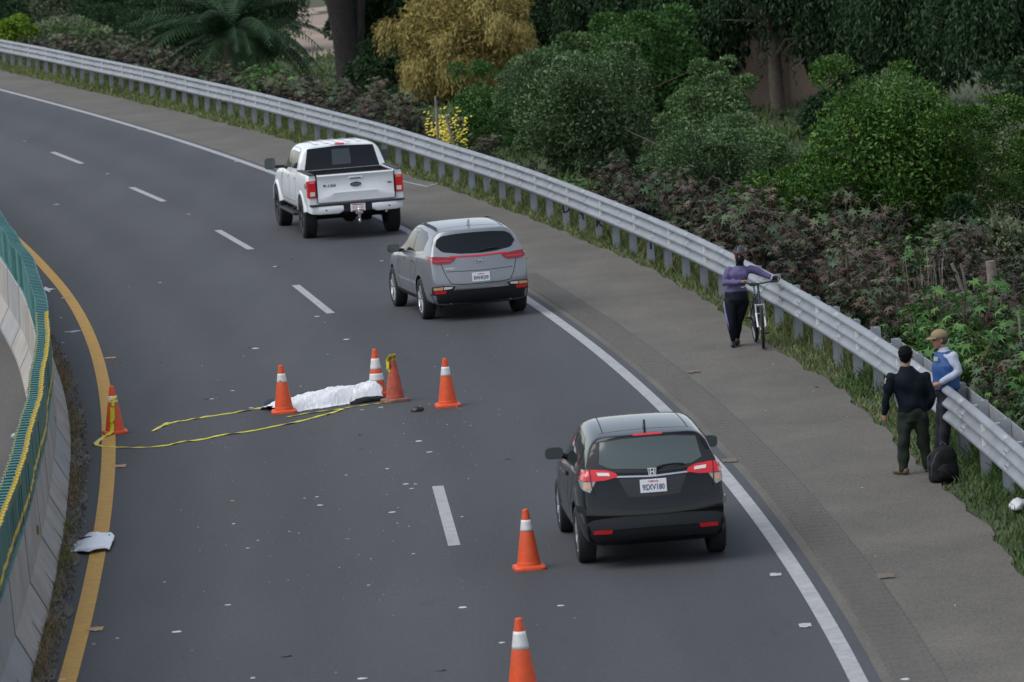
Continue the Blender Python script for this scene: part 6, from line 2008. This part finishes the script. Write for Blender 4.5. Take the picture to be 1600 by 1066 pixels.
plant('rounded_bush', 'green mound of bush below the tan wall', 'bush', 1190, 117, 150, 178, 'round', G_MID, 7, n=10000, leaf=.09, clumps=46, cl=.2)
plant('broadleaf_tree', 'bright green broadleaf tree rising behind the pale tipped shrub', 'tree', 1022, 150, 240, 6, 'round', G_BRIGHT, 8, n=18000, leaf=.16, clumps=64, cl=.20, trunk=.10)
plant('dense_bush', 'dense small leaved green bush beside the yellow flowers', 'bush', 756, 136, 112, 118, 'round', G_BRIGHT, 9, n=9000, leaf=.09, clumps=46, cl=.2)
plant('dense_bush', 'dense green bush between the rusty willow and pale tipped shrub', 'bush', 812, 142, 120, 118, 'round', G_BRIGHT, 19, n=8000, leaf=.09, clumps=40, cl=.2)
plant('grey_bush', 'loose grey green bush behind the leaning poles and wooden post', 'bush', 1555, 92, 190, 322, 'round', G_GREY, 10, n=15000, leaf=.085, clumps=64, cl=.2)
plant('grey_bush', 'olive brown bush at the flank of the round dark tree', 'bush', 1590, 106, 170, 165, 'round', G_GREY, 11, n=13000, leaf=.10, clumps=60, cl=.2)
plant('willow_tree', 'rusty orange weeping tree with bare inner branches', 'tree', 742, 172, 262, -60, 'round', G_RUST, 12, n=30000, leaf=.20, lift=.1, trunk=.10, clumps=90, cl=.15, droop=.9, asp=.24)
plant('lime_bush', 'lime green bush at the far end of the guardrail', 'bush', 20, 205, 95, 34, 'round', G_YEL, 13, n=5000, leaf=.14, clumps=30, cl=.25)
plant('brown_bush', 'olive brown bush beside the lime green bush', 'bush', 105, 212, 130, 22, 'round', G_GREY, 14, n=6000, leaf=.14, clumps=36, cl=.25)
plant('leafy_shrub', 'blue green low shrub in front of the far dark trees', 'shrub', 160, 206, 120, 34, 'round', G_MID, 15, n=6000, leaf=.13, clumps=34, cl=.25)
for i, (px, d, w_, tp_, k_, m_, lb) in enumerate((
        (1120, 157, 190, -210, 'weep', G_DARK, 'dark weeping tree left of the tan wall'),
        (1225, 154, 170, -210, 'weep', G_DARK, 'dark weeping tree hanging over the tan wall'),
        (1335, 154, 230, -220, 'weep', G_DARK, 'dark weeping tree behind the crown of the round tree'),
        (1470, 150, 280, -220, 'weep', G_DARK, 'dark weeping tree beyond the yellowish top of the round tree'),
        (1610, 146, 260, -220, 'weep', G_DARK, 'dark weeping tree behind the olive brown bush'),
        (905, 186, 240, -120, 'round', G_DARK, 'dark tree between the rusty willow and the bright green tree'),
        (1010, 178, 260, -200, 'weep', G_DARK, 'tall dark tree behind the bright green broadleaf tree'),
        (612, 190, 150, -90, 'round', G_DARK, 'dark leafy tree between the thick trunk and the rusty willow'),
        (30, 236, 260, -150, 'round', G_DARK, 'dark tree behind the lime green bush'),
        (150, 232, 260, -150, 'round', G_GREY, 'dull green tree behind the olive brown bush'),
        (265, 226, 240, -160, 'round', G_DARK, 'dark tree left of the fan palm'),
        (415, 214, 150, -150, 'weep', G_DARK, 'dark weeping tree right of the fan palm'))):
    plant('background_tree', lb, 'tree', px, d, w_, tp_, k_, m_, 40 + i, n=20000 if k_ == 'weep' else 15000, leaf=.24 if k_ == 'weep' else .20, clumps=70, cl=.2, lift=(2.9 if i == 1 else .0), trunk=.2, slen=2.1, depth=.7)

for i, (px, d, w_, tp_, m_, lb) in enumerate((
        (40, 224, 170, 8, G_DARK, 'dark low bush under the tree behind the lime green bush'), (190, 222, 190, 10, G_DARK, 'dark low bush under the dull green tree'),
        (300, 214, 170, 20, G_DARK, 'dark low bush left of the palm trunk'), (420, 205, 110, 40, G_DARK, 'dark low bush right of the palm trunk'), (596, 178, 90, 75, G_DARK, 'dark bush at the foot of the thick trunk'), (640, 184, 90, 70, G_DARK, 'dark bush in front of the rusty willow trunk'),
        (880, 165, 120, 60, G_MID, 'green bush between the willow and the bright green tree'), (1010, 160, 150, 110, G_DARK, 'dark bush under the bright green tree'), (1140, 142, 110, 120, G_MID, 'green bush left of the tan wall'),
        (1300, 140, 120, 150, G_DARK, 'dark bush right of the tan wall'), (1450, 122, 160, 210, G_DARK, 'dark bush behind the right flank of the round tree'), (1520, 112, 150, 230, G_DEEP, 'deep green bush between the round tree and olive brown bush'), (1610, 120, 160, 100, G_DARK, 'dark bush behind the olive brown bush'), (1475, 96, 120, 330, G_DARK, 'dark bush behind the dry canes'))):
    plant('background_bush', lb, 'bush', px, d, w_, tp_, 'round', m_, 70 + i, n=7000, leaf=.14, clumps=40, cl=.24, trunk=.08)

# thick-trunked tree whose crown is above the picture
def big_trunk():
    d = 186; x = UD(545, 135, d).x; z0 = terrain_z(x, d)
    t = thing('eucalyptus_tree', 'tall tree with thick dark forked trunk beside the bare field', 'tree', (x, d, z0))
    mb = MB()
    mb.tube([(.15, 0, -.4), (.08, 0, .4), (0, 0, 1.6), (-.15, 0, 3.4), (-.5, .1, 5.6), (-.9, .2, 8)], [.62, .50, .46, .50, .42, .2], n=14)
    mb.tube([(.25, 0, .9), (.55, 0, 2.0), (.72, 0, 3.6), (1.1, .1, 5.5), (1.5, .2, 7.5)], [.20, .16, .14, .13, .08], n=10)
    mb.tube([(.3, 0, 2.0), (.42, .1, 3.5), (.35, .2, 5)], [.06, .05, .03], n=8)
    mb.tube([(-.1, 0, 3.3), (-.9, .1, 4.6), (-1.9, .2, 6)], [.22, .17, .1], n=10)
    mb.build('trunk', mat('dark_bark', (.012, .010, .009), rough=.95, col2=(.026, .021, .018), vscale=3, var=.3, bump=1.0, bscale=9), t, smooth=60)
    rs = np.random.RandomState(77)
    V_, F_ = crown_weep(rs, 4.2, 3.4, 2.2, 2200, 12, .18, 1.6)
    V_[:, 2] += 7.0; V_[:, 0] -= .3
    keep = V_[:, 2].reshape(-1, 4).min(1) > 4.4
    c = obj('crown', np_mesh('crown', V_, F_[keep], G_DARK), None, t); c['kind'] = 'stuff'
big_trunk()
def palm():
    d = 168; x = UD(366, 100, d).x; z0 = terrain_z(x, d)
    t = thing('palm_tree', 'dark green feather palm with arching fronds behind the purple shrubs', 'palm', (x, d, z0))
    rs = np.random.RandomState(5)
    mb = MB(); mb.tube([(0, 0, -.3), (0, 0, .9), (0, 0, 2.1)], [.42, .36, .30], n=12); mb.build('trunk', M_BARK, t, smooth=60)
    base = Vector((0, 0, 2.0))
    for k in range(60):
        a = rs.uniform(0, 2 * math.pi); el = rs.uniform(-.15, 1.25); L_ = rs.uniform(3.0, 4.2)
        h = Vector((math.cos(a), math.sin(a), 0)); mb = MB(); mid = []
        p = base.copy(); e = el
        for q in range(15):
            mid.append(p.copy()); p = p + (h * math.cos(e) + Vector((0, 0, math.sin(e)))) * (L_ / 14); e -= .085 + .03 * (1.2 - el)
        mb.tube(mid, list(np.linspace(.03, .008, 15)), n=4)
        sd = h.cross(Vector((0, 0, 1)))
        for q in range(1, 28):
            f = q / 2; i = min(int(f), 13); c = mid[i].lerp(mid[i + 1], f - i)
            tn = (mid[i + 1] - mid[i]).normalized(); ll = .75 * math.sin(math.pi * min(1, (q / 28) ** .6 * .93 + .05)) + .08
            for sg in (1, -1):
                dr = (sd * sg * .85 + tn * .6 + Vector((0, 0, -.25))).normalized(); w_ = tn * .04
                mb.add([c - w_, c + w_, c + dr * ll + Vector((0, 0, -.05))], [(0, 1, 2)])
        mb.build('frond', G_DARK, t)
palm()

# tan wall of a yard seen under the weeping trees
d_ = 159; xw0 = UD(1180, 200, d_).x; xw1 = UD(1290, 200, d_).x; zw = terrain_z((xw0 + xw1) / 2, d_)
wl = thing('yard_wall', 'tan rendered yard wall showing under the weeping trees', 'wall', ((xw0 + xw1) / 2, d_, zw))
M_TAN = mat('tan_render', (.36, .26, .20), rough=.9, col2=(.29, .205, .16), vscale=1.2, var=.1, bump=.4, bscale=20)
mb = MB(); mb.box((0, 0, 1.1), (xw1 - xw0 + 2, .2, 2.6)); mb.build('wall', M_TAN, wl)
mb = MB(); mb.box((UD(1231, 200, d_).x - wl.location.x, -.16, 1.1), (.30, .12, 2.62)); mb.build('pilaster', mat('tan_render_dark', (.19, .13, .10), rough=.9), wl)
mb = MB(); mb.box((0, 0, 2.43), (xw1 - xw0 + 2.1, .3, .06)); mb.build('coping', M_TAN, wl)
mb = MB(); mb.box((UD(1258, 200, d_).x - wl.location.x, -.13, 1.55), (.75, .05, .045)); mb.build('ledge', M_BARK, wl)

# ------------------------------------------------------------------ castor plants behind the rail
def star_leaf(rs, n=7):
    """one palmate leaf, unit radius, in the XY plane, stalk at the origin: list of verts and tris"""
    vs = [(0, 0, .05)]
    for k in range(n):
        a = -2.35 + 4.7 * k / (n - 1); r_ = 1.0 - .28 * abs(k - (n - 1) / 2) / (n / 2)
        for da, rr, z in ((-.20, .48, .02), (0, 1.0, -.20), (.20, .48, .02)):
            vs.append((math.cos(a + da) * r_ * rr, math.sin(a + da) * r_ * rr, z * r_))
    fs = []
    for k in range(n):
        i = 1 + 3 * k
        fs += [(0, i, i + 1), (0, i + 1, i + 2)]
        if k < n - 1: fs.append((0, i + 2, i + 3))
    return np.array(vs), np.array(fs)
def castor_meshes(seed, H, R_, nl, m, m_st, lsz):
    rs = np.random.RandomState(seed)
    LV, LF = star_leaf(rs)
    VV, FF = [], []
    st = MB(); o = 0
    tips = []
    for k in range(7):
        a = rs.uniform(0, 6.28); r_ = R_ * rs.uniform(.15, .75)
        b = Vector((rs.normal() * .10, rs.normal() * .10, -.1)); e = Vector((math.cos(a) * r_, math.sin(a) * r_, H * rs.uniform(.55, .92)))
        st.tube([b, b.lerp(e, .5) + Vector((0, 0, H * .06)), e], [.024, .018, .010], n=5); tips.append((b, e))
    for k in range(nl):
        b, e = tips[rs.randint(len(tips))]
        f = rs.uniform(.35, 1.05); p = b.lerp(e, f)
        a = rs.uniform(0, 6.28); out = Vector((math.cos(a), math.sin(a), rs.uniform(-.05, .75))).normalized() * rs.uniform(.10, .34)
        c = p + out; c.z = max(c.z, .12)
        nrm = Vector((rs.normal() * .42 + math.cos(a) * .35, rs.normal() * .42 + math.sin(a) * .35, 1)).normalized()
        x = Vector((math.cos(a), math.sin(a), -.3)); x = (x - nrm * x.dot(nrm)).normalized(); y = nrm.cross(x)
        s = lsz * rs.uniform(.6, 1.3)
        M_ = np.array([x, y, nrm]).T * s
        VV.append(LV @ M_.T + np.array(c)); FF.append(LF + o); o += len(LV)
        if k % 3 == 0: st.tube([p, c], [.006, .004], n=3, cap=False)
    sm = st.mesh('stems'); sm.materials.append(m_st)
    return sm, np_mesh('foliage', np.vstack(VV), np.vstack(FF), m)
M_CP = leaf_mat('castor_purple', [(.022, .017, .016), (.036, .026, .024), (.022, .040, .020), (.050, .036, .036), (.030, .050, .032), (.060, .028, .022), (.026, .052, .020), (.024, .046, .026)], rough=.5, tr=.10, k=1.45)
M_CG = leaf_mat('castor_green', [(.022, .060, .016), (.034, .085, .022), (.050, .110, .026), (.075, .130, .035)], rough=.40, tr=.2, k=1.7)
M_CM = leaf_mat('castor_mixed', [(.026, .050, .022), (.045, .030, .028), (.036, .065, .030), (.070, .045, .036), (.030, .060, .025)], rough=.40, tr=.15)
M_STEM = mat('castor_stem', (.075, .040, .030), rough=.7, var=.2)
CV = {'p': [castor_meshes(100 + i, 1.55, 1.0, 210, M_CP, M_STEM, .135) for i in range(5)], 'g': [castor_meshes(120 + i, 1.4, .95, 200, M_CG, M_STEM, .15) for i in range(3)], 'm': [castor_meshes(140 + i, 1.45, 1.0, 200, M_CM, M_STEM, .14) for i in range(3)]}
CL = {'p': ('purple leaved castor shrub growing behind the guardrail', 'purple castor shrubs behind the guardrail'), 'g': ('fresh green castor shrub behind the guardrail near the men', 'green castor shrubs behind the guardrail'), 'm': ('mixed green and bronze castor shrub behind the guardrail', 'bronze green castor shrubs behind the guardrail')}
def castor(kind, x, y, sc, row=0):
    sm, fm = rnd.choice(CV[kind])
    zone = 'past the backpack' if y < 64 else ('behind the two men' if y < 74 else ('behind the cyclist' if y < 90 else ('beyond the cyclist' if y < 105 else ('behind the pickup' if y < 132 else 'along the far bend'))))
    lab = {'p': 'purple', 'g': 'fresh green', 'm': 'mixed bronze green'}[kind] + ' castor shrub in the ' + ('first', 'second', 'third', 'fourth')[row] + ' row from the guardrail, ' + zone
    t = thing('castor_shrub', lab, 'shrub', (x, y, terrain_z(x, y)), rnd.uniform(0, 6.28), CL[kind][1])
    t.scale = (sc, sc, sc * rnd.uniform(.85, 1.12))
    obj('stems', sm, None, t)
    f = obj('foliage', fm, None, t); f['kind'] = 'stuff'
cr_ = random.Random(21)
y = 57.0
while y < 196:
    p = Vector((XR(y), y, 0)); sl = (XR(y + .5) - XR(y - .5))
    nrm = Vector((1, -sl, 0)).normalized()
    # how deep the belt is and which kind grows there
    if y < 66: offs, kinds, sc = (1.35, 2.4, 3.5, 4.7), 'mpmp', .95
    elif y < 74: offs, kinds, sc = (1.3, 2.3, 3.3, 4.5), 'gmpp', .92
    elif y < 82: offs, kinds, sc = (1.3, 2.3, 3.4, 4.5), 'gpgp', .95
    elif y < 104: offs, kinds, sc = (1.35, 2.5, 3.8), 'pmpm', 1.0
    elif y < 112: offs, kinds, sc = (1.3, 2.6), 'pm', .75
    elif y < 130: offs, kinds, sc = (1.6,), 'pm', .5
    else: offs, kinds, sc = (1.3, 2.7), 'pmm', .95
    for i, o_ in enumerate(offs):
        if y >= 112 and y < 130 and cr_.random() < .45: continue
        q = p + nrm * (o_ + cr_.uniform(-.35, .35)) + Vector((0, cr_.uniform(-.7, .7), 0))
        castor(kinds[i % len(kinds)] if cr_.random() < .75 else cr_.choice('mmg'), q.x, q.y, sc * cr_.uniform(.78, 1.15), i)
    y += 1.9 if y < 104 else 2.4

# ------------------------------------------------------------------ grass and weeds
def grass(name, label, pts, hs, ws, m, seed, lean=.45):
    rs = np.random.RandomState(seed)
    P_ = np.array(pts, dtype=np.float64); n = len(P_)
    a = rs.uniform(0, 6.28, n); h = np.array(hs); w_ = np.array(ws)
    side = np.stack([np.cos(a), np.sin(a), np.zeros(n)], 1) * w_[:, None] / 2
    ln = np.stack([rs.normal(size=n) * lean, rs.normal(size=n) * lean, np.ones(n)], 1); ln = unit(ln)
    mid = P_ + ln * h[:, None] * .55; tip = P_ + ln * h[:, None] + np.stack([rs.normal(size=n), rs.normal(size=n), np.zeros(n)], 1) * h[:, None] * .28
    V_ = np.stack([P_ - side, P_ + side, mid + side * .7, tip, mid - side * .7], 1).reshape(-1, 3)
    b = np.arange(n)[:, None] * 5
    F_ = np.vstack([b + np.array([[0, 1, 2]]), b + np.array([[0, 2, 4]]), b + np.array([[4, 2, 3]])])
    o = obj(name, np_mesh(name, V_, F_, m))
    return tag(o, label, 'grass', kind='stuff')
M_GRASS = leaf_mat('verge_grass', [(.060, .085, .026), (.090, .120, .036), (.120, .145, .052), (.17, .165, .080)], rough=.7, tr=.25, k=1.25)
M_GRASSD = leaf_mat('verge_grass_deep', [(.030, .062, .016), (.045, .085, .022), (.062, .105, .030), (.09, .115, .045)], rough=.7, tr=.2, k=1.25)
M_DRY = leaf_mat('dry_grass', [(.16, .115, .06), (.23, .17, .09), (.30, .235, .13), (.12, .10, .045)], rough=.8, tr=.15, k=1.0)
rs = np.random.RandomState(3)
pts, hs, ws = [], [], []; ptd, hd_, wd_ = [], [], []
for _ in range(52000):
    y = 52 + 150 * rs.uniform() ** 1.25
    e = rs.uniform(); x = XG(y) + (XR(y) + 1.3 - XG(y)) * e ** .9
    k = math.sin(y * 1.1) * math.sin(y * .43 + 1) + .5 * math.sin(y * 3.3)
    edge = min(1, .35 + e * 1.6)
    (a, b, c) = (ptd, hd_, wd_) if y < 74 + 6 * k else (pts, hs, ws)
    a.append((x, y, terrain_z(x, y) - .005)); b.append(rs.uniform(.08, .32) * edge * (1.0 + .35 * k)); c.append(.012 + .010 * rs.uniform() + .00010 * y)
grass('verge_grass', 'light green grass and weeds along the far verge under the guardrail', pts, hs, ws, M_GRASS, 1)
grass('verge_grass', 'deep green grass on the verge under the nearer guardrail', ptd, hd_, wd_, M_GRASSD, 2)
# dry tufts in the median gravel
pts, hs, ws = [], [], []; pg, hg, wg = [], [], []
for _ in range(15000):
    y = rs.uniform(50, 112)
    k = max(0, math.sin(y * .9 + 1) * .6 + math.sin(y * 2.3) * .5 + .35)
    if rs.uniform() > k + .12: continue
    x = XB(y) + .29 + abs(rs.normal()) * .08
    gq = (62 < y < 68 and rs.uniform() < .4)
    (a, b, c) = (pg, hg, wg) if gq else (pts, hs, ws)
    a.append((x, y, .0)); b.append(rs.uniform(.05, .18)); c.append(.014)
grass('dry_grass', 'straw coloured dry grass along the toe of the median barrier', pts, hs, ws, M_DRY, 5, lean=.9)
grass('green_tufts', 'small green tufts growing in the gravel beside the median barrier', pg, hg, wg, M_GRASS, 6, lean=.6)
# rough field growth behind the rail
pts, hs, ws = [], [], []
for _ in range(60000):
    y = rs.uniform(60, 215); x = XR(y) + .8 + abs(rs.uniform()) ** 1.3 * 34
    k = .5 + .5 * math.sin(x * .5 + y * .21) * math.sin(y * .33 - x * .2)
    pts.append((x, y, terrain_z(x, y) - .02)); hs.append(rs.uniform(.10, .45) * (.5 + k)); ws.append(.03 + .00022 * y)
grass('field_weeds', 'rank green weeds covering the field behind the guardrail', pts, hs, ws, leaf_mat('field_weed', [(.028, .055, .016), (.045, .085, .022), (.066, .105, .03), (.095, .115, .045)], rough=.7, tr=.25, k=1.25), 7)
# yellow flowering weed
d = 126; x = UD(695, 190, d).x
t = thing('flowering_weed', 'weed with bright yellow flowers beside the dense green bush', 'plant', (x, d, terrain_z(x, d)))
mb = MB(); V_, F_ = [], []
for k in range(30):
    a = Vector((rnd.gauss(0, .25), rnd.gauss(0, .4), 0)); b = a + Vector((rnd.gauss(0, .2), rnd.gauss(0, .2), rnd.uniform(.7, 1.5)))
    mb.tube([a, a.lerp(b, .5) + Vector((.03, 0, 0)), b], [.010, .008, .005], n=4)
    for q in range(14):
        c = a.lerp(b, rnd.uniform(.6, 1.05)) + Vector((rnd.gauss(0, .05), rnd.gauss(0, .05), 0)); s = rnd.uniform(.02, .04); o = len(V_)
        V_ += [c + Vector((-s, 0, -s * .3)), c + Vector((0, -s, 0)), c + Vector((s, 0, s * .3)), c + Vector((0, s, s))]; F_.append((o, o + 1, o + 2, o + 3))
mb.build('stems', mat('weed_stem', (.05, .085, .02), rough=.8), t)
f = obj('flowers', np_mesh('flowers', [tuple(v) for v in V_], F_, mat('yellow_flower', (.50, .42, .04), rough=.7)), None, t); f['kind'] = 'stuff'
# wooden post, leaning poles and dead canes
M_WOOD = mat('weathered_wood', (.20, .165, .135), rough=.9, col2=(.13, .11, .09), vscale=6, var=.2)
def pole(name, label, bx, by, tx, ty, d, r_, extra=.6, cat='post'):
    a, b = UD(bx, by, d), UD(tx, ty, d); a2 = a + (a - b).normalized() * extra
    mb = MB(); mb.tube([a2, a, a.lerp(b, .5) + Vector((.01, 0, 0)), b], [r_ * 1.1, r_ * 1.05, r_, r_ * .92], n=8)
    o = mb.build(name, M_WOOD, smooth=50); tag(o, label, cat)
pole('wooden_post', 'thick weathered wooden post standing among the purple shrubs', 1551, 455, 1547, 408, 84, .085, .9)
pole('wooden_pole', 'leaning grey pole, thicker of the two leaning poles', 1503, 452, 1487, 412, 85, .030, .8, 'pole')
pole('wooden_pole', 'thin leaning grey pole beside the thicker leaning pole', 1508, 445, 1501, 412, 86, .022, .8, 'pole')
pole('wooden_pole', 'tall thin bent stick at the foot of the round tree', 1458, 440, 1450, 385, 90, .024, .8, 'pole')
pole('wooden_pole', 'thin dark stake in the weeds beside the yellow flowers', 683, 195, 680, 150, 122, .03, .6, 'pole')
pole('wooden_pole', 'slanting dark stake right of the yellow flowers', 705, 212, 697, 184, 120, .03, .6, 'pole')
mb = MB()
for k in range(46):
    px = rnd.gauss(1425, 32); d = rnd.uniform(84, 92); b = UD(px, 455, d); a = Vector((b.x, d, terrain_z(b.x, d) - .1)); tp_ = UD(px + rnd.gauss(0, 5), rnd.uniform(388, 440), d)
    mb.tube([a, tp_], [.012, .008], n=4)
for k in range(14):
    px = rnd.uniform(1585, 1625); d = rnd.uniform(76, 80); b = UD(px, 500, d); a = Vector((b.x, d, terrain_z(b.x, d) - .1)); mb.tube([a, UD(px + rnd.gauss(0, 3), rnd.uniform(480, 500), d)], [.012, .008], n=4)
o = mb.build('dry_canes', mat('pale_cane', (.24, .21, .18), rough=.9, island=[(.10, .085, .07), (.20, .175, .15), (.32, .29, .25)])); tag(o, 'cluster of pale dry canes among the purple shrubs', 'canes', kind='stuff')
